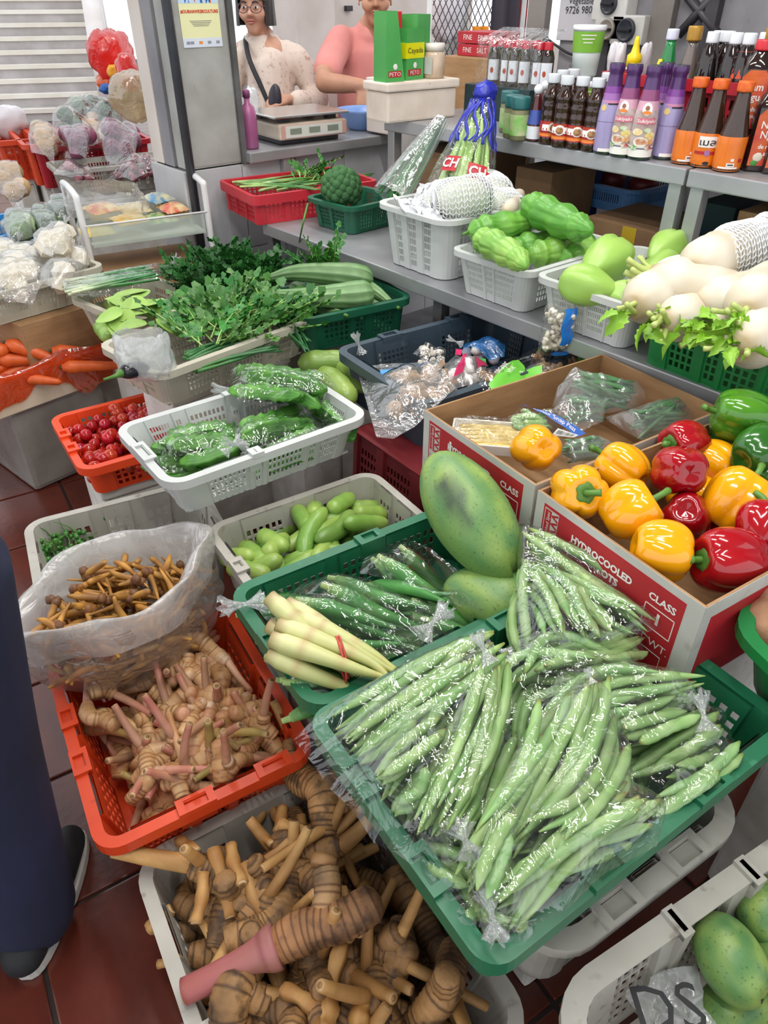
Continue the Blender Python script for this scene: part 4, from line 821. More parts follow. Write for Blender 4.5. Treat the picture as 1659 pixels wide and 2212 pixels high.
# ================================================================ okra, lemongrass, papaya-like mango
OK=[mk_okra(L,r,b_,i)for i,(L,r,b_)in enumerate(((.17,.0155,.004),(.19,.0165,-.008),(.15,.0145,.007),(.18,.015,0),(.20,.016,.01)))]
op=Pile(.475,.6,.85)
def okra_bag(guides,z,lab,outline,film_lab,zb,jit=8,knots=()):
 st=len(op.S)
 for(x0,y0,x1,y1)in guides:
  it=min(OK,key=lambda i:abs((P(x1,y1,z)-P(x0,y0,z)).length-(i.pts[-1][0]-i.pts[0][0]))+rnd(0,.03));put(it,at_px(op,it,x0+rnd(-jit,jit),y0+rnd(-jit,jit),x1+rnd(-jit,jit),y1+rnd(-jit,jit),z,rnd(0,6)),lab,'okra','okra pods in clear bags')
 return drape(film_lab,pxs(outline,z),op,st,zb,FILM,.8,knots=knots)
okra_bag([(780,1380,1010,1395),(800,1400,1000,1410),(830,1360,1060,1370),(880,1345,1070,1365),(930,1350,1080,1380),(820,1420,980,1425),(760,1390,900,1400),(900,1330,1060,1350),(700,1385,900,1410)],.53,'okra pod in the lowest bag near the crate divider',[(760,1370),(900,1330),(1060,1350),(1085,1380),(1010,1425),(880,1440),(790,1420)],'clear bag of dark okra lowest in the okra crate',.49,knots=((kz(1060,1362,.55),(.7,.3,.3),.02),))
okra_bag([(620,1435,770,1445),(660,1450,790,1475),(665,1505,770,1480),(640,1475,790,1455),(650,1490,800,1470),(690,1460,830,1450),(610,1450,740,1480)],.53,'okra pod in the bag under the lemongrass',[(598,1425),(700,1420),(830,1440),(800,1480),(720,1525),(660,1530),(630,1490)],'clear bag of okra under the lemongrass bundle',.49)
okra_bag([(560,1290,640,1265),(590,1310,660,1280),(570,1275,660,1255)],.54,'okra pod in the small knotted corner bag',[(508,1290),(560,1250),(610,1245),(660,1270),(620,1310),(570,1345),(530,1330)],'small knotted clear bag in the left corner of the okra crate',.51,knots=((kz(530,1305,.57),(-.8,.2,.2),.030),))
okra_bag([(790,1210,1000,1310),(830,1195,1033,1312),(835,1165,1050,1275),(840,1150,1055,1250),(800,1190,1000,1290),(780,1225,970,1310),(850,1185,1040,1290),(860,1170,1050,1265),(815,1205,1020,1300)],.585,'okra pod in the upper right bag below the big green mango',[(835,1112),(870,1115),(930,1140),(1040,1225),(1062,1275),(1050,1318),(1000,1318),(900,1275),(775,1225),(800,1170)],'clear bag of okra open at its top beside the big green mango',.53)
okra_bag([(640,1284,905,1300),(636,1312,890,1352),(693,1245,894,1317),(660,1341,873,1370),(650,1300,880,1330),(680,1262,900,1296),(670,1325,880,1362),(720,1250,920,1310),(650,1330,860,1350),(700,1290,930,1330)],.59,'okra pod in the big middle bag of the okra crate',[(585,1295),(650,1250),(720,1232),(830,1240),(940,1290),(985,1330),(950,1370),(880,1392),(750,1385),(640,1350)],'big clear bag of okra tied at the right in the okra crate',.53,knots=((kz(935,1345,.63),(.8,.1,.2),.026),))
def mk_lemon(L,r,seed):
 R=random.Random(seed);n=20;sp=spline([(-L/2,0,0),(-L/6,R.uniform(-.006,.006),.002),(L/4,R.uniform(-.01,.01),0),(L/2,R.uniform(-.02,.02),0)],n)
 rad=[r*(1 if i<2 else 1.18 if i<6 else max(.38,1.18-.075*(i-5)))for i in range(n)];cols=[cmix('#a98a68','#d9d3a8',i/2)if i<2 else cmix('#dcd9a4','#a9b05c',(i-2)/17)if i%5 else cmix('#c9a98c','#b9b46a',i/20)for i in range(n)]
 b=MB();b.sweep(sp,rad,12,cols=cols);b.sweep([sp[0]-Vector((.0015,0,0)),sp[0]],r*.8,12,cols=[cmix('#8f6a48','#6f4a30',.3)]*2);p,q=chain(sp,rad,9);return Item('lemongrass_stalk',[('stalk',b.mesh('lemongrass_stalk',V['lemon']))],p,q)
for i,(x0,y0,x1,y1)in enumerate(((572,1355,850,1445),(575,1330,800,1425),(600,1372,870,1450),(570,1408,830,1455),(620,1328,880,1440),(585,1400,850,1458),(640,1350,860,1432))):
 L=(P(x1,y1,.6)-P(x0,y0,.6)).length;it=mk_lemon(L,.0145 if i!=4 else.013,i);M=at_px(op,it,x0,y0,x1,y1,.60);put(it,M,'pale lemongrass stalk bundled with a red band over the okra','lemongrass','stalks of the lemongrass bundle')
a=P(725,1370,.62);e=P(745,1435,.60);b=MB();cpt=(a+e)/2;dv=(e-a)/2;zc=op.top(np.array([cpt.x]),np.array([cpt.y]))[0]
rb=[cpt*1.0+dv*math.cos(t)*1.3+Vector((0,0,(zc-cpt.z)-.022+math.sin(t)*.027))for t in[2*PI*k/24 for k in range(25)]]
b.sweep(rb,.0022,6,cap=False);b.sweep([p+Vector((.006,.002,0))for p in rb],.0018,6,cap=False);single('rubber_band',b.mesh('rubber_band',mat('band_red','#c1453f',rough=.5)),'red rubber band around the lemongrass bundle','band')
mg=mk_mango(.31,.078,3,True)
def orient(center,xdir,up=(0,0,1)):
 x=Vector(xdir).normalized();z=Vector(up);z=(z-x*z.dot(x)).normalized();y=z.cross(x);M=Matrix((x,y,z)).transposed().to_4x4();M.translation=Vector(center);return M
put(mg,orient(P(1022,1122,.665),P(1100,1240,.605)-P(945,1010,.735),(-.3,-.4,1)),'big green mango with a dark scar leaning on the red carton','mango')
put(mk_mango(.24,.07,8),orient(P(1085,1300,.545),(.5,-.6,-.1)),'second green mango mostly hidden under the big scarred one','mango')
# ================================================================ cucumbers
TOPS={}
CU=[mk_cuc(L,r,b_,i,p_)for i,(L,r,b_,p_)in enumerate(((.155,.021,.004,.1),(.15,.0215,.012,.45),(.165,.022,-.014,.35),(.14,.02,.006,.6),(.15,.021,0,.2),(.11,.0225,0,.75)))]
cp=Pile(.40,.455,.9)
fill(cp,cuc,CU,14,'short cucumber low in the grimy white crate','cucumber','cucumbers under the top layer',zmax=.45,yawf=lambda q:rnd(0,6.28))
for i,(x0,y0,x1,y1)in enumerate(((850,1050,840,1220),(900,1360,995,1350),(880,1140,1215,950),(1270,940,1270,1040),(1340,910,1520,880),(750,1250,870,1300),(1520,930,1680,895),(1380,1010,1480,910),(1540,990,1680,950),(870,1210,965,1330),(970,1330,1110,1130),(1180,1280,1350,1000),(1240,1250,1530,960),(1430,1150,1720,1000),(970,1160,1080,1250),(1180,1020,1230,1100),(830,1370,930,1400))):
 X0,Y0,X1,Y1=x0/2.765+220,y0/2.765+740,x1/2.765+220,y1/2.765+740;L=(P(X1,Y1,.47)-P(X0,Y0,.47)).length
 it=min(CU,key=lambda t:abs(t.pts[-1][0]*2-L)+rnd(0,.03));put(it,at_px(cp,it,X0,Y0,X1,Y1,.47,rnd(0,6)),'short green cucumber on top in the grimy white crate','cucumber','cucumbers on top of the crate')
 # ================================================================ winged beans
WBN=[mk_wbean(L,.017,b_,i)for i,(L,b_)in enumerate(((.20,.008),(.22,-.012),(.19,.015),(.21,.0),(.17,.01)))]
def zoomed(g,ox,oy,s):return[tuple((v/s+(ox if k%2==0 else oy))for k,v in enumerate(t))for t in g]
def veg_bag(pile,items,guides,z,lab,cat,group,outline,film_lab,zb,jit=5,knots=(),m=None,slope=.8):
 st=len(pile.S)
 for(x0,y0,x1,y1)in guides:
  L=(P(x1,y1,z)-P(x0,y0,z)).length;it=min(items,key=lambda i:abs(L-np.ptp(i.pts[:,0]))+rnd(0,.04));put(it,at_px(pile,it,x0+rnd(-jit,jit),y0+rnd(-jit,jit),x1+rnd(-jit,jit),y1+rnd(-jit,jit),z,rnd(0,6)),lab,cat,group)
 return drape(film_lab,pxs(outline,z),pile,st,zb,m or FILM,slope,knots=knots)
Z6=lambda g:zoomed(g,220,740,2.765)
wp=Pile(.545,.6,.8)
GW='winged beans in clear bags'
veg_bag(wp,WBN,Z6([(360,730,600,720),(400,740,640,690),(380,700,560,740),(450,760,640,730)]),.57,'winged bean in the lowest bag at the left of the white basket','winged bean',GW,Z6([(330,780),(400,690),(520,680),(640,690),(620,750),(480,790)]),'clear bag of winged beans lowest in the left of the basket',.55)
veg_bag(wp,WBN,Z6([(380,660,780,500),(400,680,790,540),(470,690,800,600),(500,640,790,480),(560,690,790,650),(420,620,760,520)]),.60,'winged bean in the left bag of the white basket','winged bean',GW,Z6([(320,700),(400,600),(560,510),(700,470),(800,460),(810,560),(770,660),(600,710),(430,730)]),'clear bag of winged beans in the left of the white basket',.56,knots=((P(500,965,.64),(.6,0,.3),.02),))
veg_bag(wp,WBN,Z6([(1290,360,1450,480),(1310,400,1440,500),(1300,340,1420,440),(1330,440,1440,520)]),.60,'winged bean in the slim bag at the right end of the white basket','winged bean',GW,Z6([(1280,330),(1360,310),(1460,460),(1440,530),(1330,520),(1290,430)]),'slim clear bag of winged beans at the right end of the basket',.57)
veg_bag(wp,WBN,Z6([(815,560,1230,360),(810,590,1270,400),(830,640,1290,450),(850,660,1300,520),(820,530,1200,380),(900,640,1290,500),(830,610,1260,430),(840,575,1240,395)]),.62,'winged bean in the big right bag of the white basket','winged bean',GW,Z6([(800,500),(870,410),(1040,340),(1190,300),(1290,330),(1320,430),(1320,540),(1080,620),(860,670),(790,640)]),'big clear bag of winged beans in the right of the white basket',.57,knots=((P(510,960,.65),(-.6,0,.4),.022),))
wp3=Pile(.64,.7,.8)
veg_bag(wp3,WBN,Z6([(800,120,1200,190),(820,180,1380,270),(830,250,1320,310),(800,150,1280,240),(840,280,1200,330),(860,140,1300,220),(820,220,1340,290),(810,300,1150,340)]),.68,'winged bean in the bag perched behind the white basket','winged bean',GW,Z6([(760,200),(770,100),(880,80),(1060,95),(1250,160),(1420,235),(1330,290),(1180,330),(960,350),(800,330)]),'clear bag of winged beans perched behind the white basket',.64,knots=((P(495,840,.68),(-.7,.1,.2),.026),))
# ================================================================ tomatoes, carrots
TO=[mk_tomato(r,e)for(r,e)in((.0185,1.15),(.017,1.1),(.0195,1.2),(.016,1.05))]
tp=Pile(.352,lambda x,y:.437+.02*noise.noise(Vector((x*9,y*9,2))),.9)
fill(tp,tom,TO,150,'small red tomato heaped in the bright orange basket','tomato','tomatoes in the orange basket',roll='any',K=9,pad=.004,mmax=.3)
fill(tp,tom,TO,26,'small red tomato heaped in the bright orange basket','tomato','tomatoes in the orange basket',roll='any',K=4,pad=.004,mmax=.3,region=(-.2,1,.2,1))
# ================================================================ young galangal in the orange crate
GA=[mk_gal(i*7+1,rnd(.095,.135),rnd(.0165,.0205),False,random.choice((1,2,2,3)),random.choice((1,1,2,2)))for i in range(14)]
gp=Pile(.17,.21,.8)
fill(gp,ora,GA,38,'young galangal root deep in the orange crate','galangal','young galangal under the top layer',K=10,roll='any',pad=.0)
gp.cap=lambda x,y:.272+.045*max(0,(y-.95)/.35)+.022*noise.noise(Vector((x*11,y*11,5)))
fill(gp,ora,GA,80,'knobbly young galangal root with pink stalk in the orange crate','galangal','young galangal heaped in the orange crate',K=12,roll='any',pad=.0)
# ================================================================ mature galangal in the white crate
MG=[mk_gal(i*5+100,rnd(.15,.22),rnd(.024,.032),True,random.choice((2,3,3)),random.choice((1,2,2)))for i in range(10)]
mp=Pile(.05,.09,.8)
fill(mp,wga,MG,22,'muddy mature galangal root deep in the grey-white crate','galangal','mature galangal under the top layer',K=10,roll='any',pad=.03)
mp.cap=lambda x,y:.15+.075*min(1,max(0,(x-.22)/.2))+.02*noise.noise(Vector((x*9,y*9,5)))
fill(mp,wga,MG,46,'muddy ringed mature galangal root heaped in the grey-white crate','galangal','mature galangal heaped in the white crate',K=8,roll='any',pad=.03)
def hero(seed,L,r,px,z,lab,stalks=2,lobes=2,pink=False,roll=0):
 it=mk_gal(seed,L,r,True,lobes,stalks);M=at_px(mp,it,*px,z,roll);return put(it,M,lab,'galangal')
hero(501,.24,.034,(600,2010,450,1890),.21,'mature galangal with long dry stalks hanging over at the left',3,3)
hero(502,.22,.032,(690,1760,660,1640),.24,'upright pale-stemmed galangal root at the top of the white crate',3,1)
hero(503,.25,.034,(540,1980,700,1880),.22,'thick ringed galangal root in the middle of the white crate',1,3)
hero(504,.22,.030,(520,2150,560,2040),.20,'tan galangal root curling at the front of the white crate',1,2,roll=1)
def pink_root():
 b=MB();sp,rr=rings(b,[(-.06,0,0),(0,.004,.004),(.06,-.004,.006),(.13,.01,0)],[.030,.034,.031,.030],14,.013,'#c28a5a','#6f4526',seed=5,amp=.05);p,q=chain(sp,rr,6);p,q=list(p),list(q)
 s2,r2=rings(b,[(.03,0,0),(.05,.05,.015),(.055,.085,.02)],[.024,.026,.022],12,.012,'#c9a070','#7a4f30',seed=8)
 s=MB();st=spline([(-.05,0,.002),(-.09,-.003,.004),(-.15,-.008,.004),(-.205,-.012,.004)],16);R=[.036,.0355,.034,.031,.0275,.025,.0235,.0225,.022,.0215,.021,.021,.021,.021,.021,.021]
 s.sweep(st,R,14,cols=[cmix('#bd7a78','#b0625a',i/15)if i!=3 else cmix('#9c5258','#9c5258',0)for i in range(16)])
 e=st[-1];s.sweep([e,e-Vector((.0015,0,0))],.0185,14,cols=[cmix('#c9ab86','#c9ab86',0)]*2);s.sweep([e-Vector((.001,0,0)),e-Vector((.0022,0,0))],.011,14,cols=[cmix('#9c7450','#9c7450',0)]*2);s.sweep([e-Vector((.002,0,0)),e-Vector((.003,0,0))],.007,12,cols=[cmix('#cdb08c','#cdb08c',0)]*2)
 p+=[st[k]for k in(5,10,15)];q+=[.025,.021,.021]
 k=MB();k.sweep(spline([(.05,.085,.02),(.06,.1,.022)],4),[.021,.0225,.0225,.0215],12,cols=[cmix('#b98d60','#a47a4e',.4)]*4)
 return Item('mature_galangal',[('rhizome',b.mesh('pink_galangal',V['mgal'])),('pink_stem',s.mesh('pink_stem',V['stalk'])),('cut_knob',k.mesh('cut_knob',V['mstalk']))],p,q)
it=pink_root();put(it,at_px(mp,it,510,2065,810,1975,.26,0),'thick pink-stemmed galangal root lying on top of the white crate','galangal')
def dry_stalk(L,r,seed):
 R=random.Random(seed);sp=spline([(-L/2,0,0),(0,R.uniform(-.006,.006),0),(L/2,0,0)],10);b=MB();b.sweep(sp,[r*(1+.12*math.sin(i*1.3+seed))for i in range(10)],9,sec=lambda a,t:1+.12*math.sin(4*a+seed),cols=[cmix('#c79a5e','#a9773f',.5+.5*math.sin(i+seed))for i in range(10)])
 for e,d in((sp[0],-1),(sp[-1],1)):b.sweep([e,e+Vector((d*.0012,0,0))],r*.8,9,cols=[cmix('#e0c79c','#b08a58',.2)]*2);b.sweep([e+Vector((d*.001,0,0)),e+Vector((d*.002,0,0))],r*.4,8,cols=[cmix('#8a6238','#8a6238',0)]*2)
 p,q=chain(sp,[r]*10,5);return Item('dry_stalk',[('stalk',b.mesh('dry_stalk',V['mstalk']))],p,q)
for i,(x0,y0,x1,y1,r)in enumerate(((460,1840,495,1975,.0125),(530,1870,575,1985,.012),(440,1890,420,1990,.0105),(500,1830,525,1920,.012),(360,1925,300,1960,.012),(700,2180,740,2040,.0135),(610,2130,690,2190,.012),(505,1720,530,1790,.012),(580,1700,620,1760,.0115),(610,1740,605,1800,.0115),(655,1800,610,1790,.0115),(560,1870,640,1820,.007),(590,1900,640,1840,.006),(540,1760,590,1830,.008),(700,2240,705,2150,.0155),(780,2240,785,2155,.0155),(300,1990,400,1985,.009),(430,1850,380,1800,.011),(590,1690,545,1740,.0105))):
 z=.235 if i<14 else.23;L=(P(x1,y1,z)-P(x0,y0,z)).length;it=dry_stalk(min(.16,max(.05,L)),r,i);M=at_px(mp,it,x0,y0,x1,y1,z)
 put(it,M,'cut dry galangal stalk lying on the muddy roots','stalk','dry stalks on the mature galangal')
 # ================================================================ printed cartons
M_card=mat('brown_card','#a5805a','#95714c',9,rough=.8,bump=.1,bscale=50,stretch=(1,1,6));M_cwhite=mat('white_card','#c9c9c6','#b3b0a9',6,rough=.55,spots='#8d8375',sscale=25,sth=.64)
M_cred=mat('red_print','#b3202c','#a31a26',8,rough=.5);M_cink=mat('white_print','#e3dcd8',rough=.6);M_blk=mat('black_print','#222126',rough=.6)
def carton(name,label,left,rot,U,V,z,h,printed=True,m=None,closed=False):
 rot=math.radians(rot);u=Vector((math.cos(rot),math.sin(rot),0));v=Vector((-math.sin(rot),math.cos(rot),0));c=Vector((left[0],left[1],0))+u*U/2-v*V/2
 T=Matrix.Translation((c.x,c.y,z-h))@Matrix.Rotation(rot,4,'Z');t=thing(name,label,'box',T);A,B,w=U/2,V/2,.005;m=m or M_card
 for(a,e)in(((-A,-B,0),(-A+w,B,h)),((A-w,-B,0),(A,B,h)),((-A+w,-B,0),(A-w,-B+w,h)),((-A+w,B-w,0),(A-w,B,h))):
  b=MB();b.box(a,e);part('side_panel',b.mesh('side_panel',m,.0012),t)
 b=MB();b.box((-A+w,-B+w,0),(A-w,B-w,.006));part('base',b.mesh('base',m),t)
 if closed:
  for s in(-1,1):b=MB();b.box((-A,-B if s<0 else.001,h),(A,-.001 if s<0 else B,h+.004));part('flap',b.mesh('flap',m,.001),t)
 faces={'u-':(lambda s,tt,o:Vector((-A-o,B-s,tt)),V),'v-':(lambda s,tt,o:Vector((-A+s,-B-o,tt)),U)}
 def rect(f,s0,s1,t0,t1,o,mm,nm='print',lab=None):
  g=faces[f][0];b=MB();b.smooth=False;p=[g(s0,t0,o),g(s1,t0,o),g(s1,t1,o),g(s0,t1,o)];q=[g(s0,t0,o-.0006),g(s1,t0,o-.0006),g(s1,t1,o-.0006),g(s0,t1,o-.0006)]
  b.add(p+q,[(0,1,2,3),(0,4,5,1),(1,5,6,2),(2,6,7,3),(3,7,4,0)]);return part(nm,b.mesh(nm,mm),t,lab)
 def txt(f,s,tt,s_,size,mm=None,bold=.0,sx=1,up=False,o=.0022):
  g=faces[f][0];fn=(lambda x,y:g(s-y,tt+x,o))if up else(lambda x,y:g(s+x,tt+y,o));return part('lettering',text_mesh(s_,size,fn,mm or M_cink,'lettering',bold,sx),t)
 if printed:
  for f in('u-','v-'):
   W_=faces[f][1];rect(f,0,W_,0,h,.0007,M_cwhite,'white_face');rect(f,.022,W_-.03,0.004,h-.016 if f=='u-' else h-.03,.0013,M_cred,'red_panel')
  k=V
  rect('u-',.026,.062,h-.155,h-.022,.0018,M_cwhite,'label_strip');rect('u-',.028,.044,h-.085,h-.024,.0021,M_cred,'label_band')
  for i in range(4):txt('u-',.053,h-.034-.017*i,'<',.03,M_cred,.001,o=.0022,up=False)
  txt('u-',.037,h-.055,'Limited Spec',.011,M_cink,up=True,o=.0026);
  for i,w_ in enumerate(('Food Safety','COOEX','HACCP')):txt('u-',.045,h-.098-.015*i,w_,.009 if i else.007,M_blk)
  txt('u-',.048,h-.165,'STORE',.014);txt('u-',.046,h-.182,'AT 1°C',.014)
  txt('u-',k*.455,h-.048,'HYDROCOOLED',.0205,bold=.0009,sx=.92);txt('u-',k*.455,h-.071,'CARROTS',.0205,bold=.0009,sx=.98)
  txt('u-',k*.815,h-.045,'CLASS',.0195,bold=.0006);txt('u-',k*.815,h-.083,'1',.032,bold=.0012)
  for(s0,s1,t0,t1)in((k*.735,k*.895,h-.064,h-.0625),(k*.735,k*.895,h-.107,h-.1055),(k*.735,k*.739,h-.107,h-.0625),(k*.891,k*.895,h-.107,h-.0625)):rect('u-',s0,s1,t0,t1,.0019,M_cink,'frame_line')
  txt('u-',k*.79,h-.133,'NET WT.',.022);
  for(s0,s1,t0,t1)in((k*.70,k*.88,h-.152,h-.1505),(k*.878,k*.88,h-.18,h-.152)):rect('u-',s0,s1,t0,t1,.0019,M_cink,'frame_line')
 return dict(T=T,t=t,A=A,B=B,z=z,zf=z-h+.006,c=c,u=u,v=v,rot=rot,taper=0,h=h,rect=rect,txt=txt)
q1,q2=P(917,885,.745),P(1163,1058,.745)
bx1=carton('printed_carton','red and white printed carton of bagged beans and baby corn',q1,-7,.56,.36,.745,.19)
bx2=carton('printed_carton','red and white printed carton full of bell peppers',q2,-8,.56,.375,.745,.20)
b=MB();T=Matrix.Translation((bx2['c'].x,bx2['c'].y,0))@Matrix.Rotation(bx2['rot'],4,'Z');t=thing('foam_box','foam box under the pepper carton','box',T);b.box((-.25,-.16,0),(.25,.16,.542));part('body',b.mesh('foam_body',M_foam,.01),t)
# ---------------- bell peppers
PEP={}
def pepper(key,px,py,z,ax,lab,lob=4,r=.053,h=.098,seed=0,roll=0,**k):
 it=mk_pepper(V['pepper_'+key],r,h,lob,seed,**k);zax=(RT*ax[0]+UP*ax[1]-FW*ax[2]).normalized();yv=Vector((.3,.5,.8));y=(yv-zax*yv.dot(zax)).normalized();x=y.cross(zax)
 M=Matrix((x,y,zax)).transposed().to_4x4();M.translation=P(px,py,z);put(it,M@Matrix.Rotation(roll,4,'Z'),lab,'pepper','bell peppers in the red cartons')
pepper('y',1159,968,.75,(-.15,.1,-.9),'yellow bell pepper bottom up on the edge of the bean carton',4,.054,.1,1)
pepper('y',1247,1062,.745,(.1,-.08,.95),'yellow bell pepper whose green stem faces the camera',5,.058,.10,2,stemlen=.028)
pepper('y',1345,1012,.735,(-.5,.5,-.4),'yellow bell pepper lying against the far carton wall',4,.056,.1,3)
pepper('y',1361,1106,.74,(.72,.45,.28),'yellow bell pepper with its stem pointing right, second in the front row',3,.060,.105,4)
pepper('y',1427,1190,.735,(.9,-.2,.1),'yellow bell pepper at the near carton edge touching the red one',4,.058,.1,5,stemlen=.02)
pepper('y',1588,1082,.735,(.55,.75,.15),'yellow bell pepper with a tall curved stem at the right',4,.065,.125,6)
pepper('y',1545,1002,.71,(-.4,.4,-.7),'yellow bell pepper half hidden behind the upright red one',4,.055,.1,7)
pepper('y',1500,1070,.66,(-.4,.4,-.7),'yellow bell pepper showing between the red ones',4,.055,.1,17)
pepper('r',1469,1018,.77,(-.05,.12,-.95),'red bell pepper bottom up with an orange blush',4,.056,.1,8)
pepper('r',1480,955,.745,(-.7,-.1,.3),'red bell pepper at the back with its stem pointing left',4,.052,.1,9)
pepper('r',1480,1120,.70,(.3,-.3,-.8),'dark red bell pepper lying in the middle of the carton',3,.054,.11,10)
pepper('r',1578,1212,.725,(-.95,.05,.2),'big red bell pepper in the near corner with its stem pointing left',4,.062,.13,11,stemlen=.04)
pepper('r',1652,1145,.745,(.2,.8,-.3),'red bell pepper cut by the right edge of the photo',4,.056,.1,12)
pepper('r',1560,1150,.66,(.2,.3,-.8),'dark red bell pepper low in the shadow under the others',4,.055,.1,13)
pepper('g',1608,902,.79,(-.9,.25,-.2),'bright green bell pepper on top at the right edge',4,.064,.13,14)
pepper('d',1640,975,.765,(.8,.35,-.3),'dark green bell pepper below the bright green one',3,.058,.11,15)
pepper('d',1530,985,.68,(.8,.35,-.3),'dark green bell pepper deep in the back corner',3,.052,.1,16)
pepper('d',1665,1030,.72,(.5,.35,-.3),'dark green bell pepper at the right edge beside the tall-stemmed yellow',3,.055,.1,18)
# ---------------- packs in the first carton
FB=[]
M_fb=mat('fine_bean','#5c8a5c','#47774c',14,rough=.45,rand=.15)
for i,L in enumerate((.09,.11,.13,.15)):
 b=MB();sp=spline([(-L/2,0,0),(0,.006*(i-1.5),0),(L/2,0,0)],10);rad=[.0048*min(1,.3+k*.5,.3+(9-k)*.5)for k in range(10)];b.sweep(sp,rad,7);p,q=chain(sp,rad,5);FB.append(Item('fine_bean',[('bean',b.mesh('fine_bean',M_fb))],p,q))
fbp=Pile(.675,.72,.85)
def fine_bag(guide,n,z,outline,lab,jit=14,m=None,cat='bean',items=None,vl='slim dark green bean in the bags of the first carton',zb=.64):
 fbp.cap=z;g=[guide]*n;return veg_bag(fbp,items or FB,[(a+rnd(-.5,.5)*(outline[0][0]-outline[0][0]),b_,c,d)for(a,b_,c,d)in g],z,vl,cat,'slim beans in the first carton',outline,lab,zb,jit,m=m or FILMW)
fine_bag((1235,880,1300,868),30,.715,[(1188,884),(1235,857),(1312,868),(1305,900),(1245,918)],'cloudy bag of slim beans beside the blue-labelled pea bag',14)
fine_bag((1370,910,1480,865),50,.72,[(1302,872),(1360,848),(1470,845),(1510,860),(1524,890),(1454,916),(1390,935),(1320,896)],'big cloudy bag of slim beans in the right of the first carton',19)
fine_bag((1240,838,1370,828),34,.745,[(1198,842),(1240,818),(1336,809),(1405,824),(1380,845),(1289,862)],'cloudy bag of slim beans against the back wall of the first carton',12)
fine_bag((1230,975,1300,955),22,.71,[(1215,975),(1280,946),(1340,950),(1330,975),(1240,995)],'cloudy bag of slim beans behind the single yellow pepper',9)
PEA=mk_bean(.075,.0085,.010,91);PEA.name='snap_pea'
fine_bag((1120,905,1180,915),14,.705,[(1077,905),(1120,880),(1200,890),(1268,928),(1237,965),(1160,945)],'bag of sugar snap peas with a curved blue label',22,FILM,'pea',[PEA],'snap pea in the blue-labelled bag')
lp=[P(x,y,.718)for(x,y)in((1117,878),(1160,886),(1205,902),(1240,918),(1265,936))];le=[P(x,y,.714)for(x,y)in((1130,886),(1170,896),(1205,914),(1232,932),(1250,955))]
tb=Pile(0);tb.S=fbp.S
def lift(v,o=.004):return Vector((v.x,v.y,max(v.z,tb.top(np.array([v.x]),np.array([v.y]))[0]+o)))
A_,B_=spline(lp,12),spline(le,12);b=MB();b.smooth=True;vs=[lift(p)for p in A_]+[lift(p)for p in B_];b.add(vs,[(i,12+i,13+i,i+1)for i in range(11)]);t=single('bag_label',b.mesh('bag_label',mat('label_blue','#1553a8',rough=.35)),'curved blue paper label printed in white on the snap pea bag','label')
def on_label(x,y):
 s=min(.97,max(.03,.5+x/.17))*11;k=int(s);f=s-k;a=vs[k].lerp(vs[min(11,k+1)],f);e=vs[12+k].lerp(vs[12+min(11,k+1)],f);return a.lerp(e,.5-y/.02)+Vector((0,0,.0015))
part('lettering',text_mesh('Sugar Snap Peas',.017,on_label,M_cink),t)
q=[P(x,y,.725)for(x,y)in((1205,925),(1250,940),(1237,957),(1192,940))];b=MB();b.smooth=False;b.add([lift(p,.006)for p in q],[(3,2,1,0)]);t=single('price_tag',b.mesh('price_tag',M_cwhite),'white barcode sticker on the snap pea bag','sticker')
b=MB();b.smooth=False;r_=random.Random(4)
for i in range(16):
 f0=.08+.84*i/16;f1=f0+r_.choice((.015,.03));p=[b_ for b_ in[lift(v,.006)for v in q]];a0,a1,c0,c1=p[3].lerp(p[2],f0),p[3].lerp(p[2],f1),p[0].lerp(p[1],f0),p[0].lerp(p[1],f1);up=Vector((0,0,.001));b.add([a0.lerp(c0,.2)+up,a1.lerp(c1,.2)+up,a1.lerp(c1,.8)+up,a0.lerp(c0,.8)+up],[(0,1,2,3)])
part('barcode',b.mesh('barcode',M_blk),t,kind='stuff')
c=P(1060,945,.70);T=orient(c,P(1119,940,.7)-P(995,930,.7));t=thing('corn_tray','white foam tray of pale yellow baby corn in cling film','tray',T);b=MB()
b.box((-.085,-.055,-.012),(.085,.055,-.008));b.box((-.085,-.057,-.012),(.085,-.053,.012));b.box((-.085,.053,-.012),(.085,.057,.012));b.box((.083,-.055,-.012),(.087,.055,.012));b.box((-.087,-.055,-.012),(-.083,.055,.012));part('tray',b.mesh('tray',mat('tray_white','#e9e8e4',rough=.5),.002),t)
b=MB();b.grid(lambda i,j:Vector(((i-.5)*.172,(j-.5)*.114,.017+.004*math.sin(i*3.1)+.0015*math.sin(i*22+j*9))),16,12);part('cling_film',b.mesh('cling_film',FILM),t)
for k in range(6):
 b=MB();n=16;y=-.042+.0165*k;L=.145;sp=[Vector((-L/2+L*i/(n-1),y+.002*math.sin(i+k),0))for i in range(n)];b.sweep(sp,[.0088*(.55+.45*math.sin(PI*min(1,.25+.75*(1-i/(n-1)))))*(1+.05*(i%2))for i in range(n)],10)
 single('baby_corn',b.mesh('baby_corn',mat('corn','#d9c27a','#cbb060',40,rough=.5,rand=.05)),'pale yellow baby corn cob lying on the foam tray','corn',T,'baby corn on the tray')
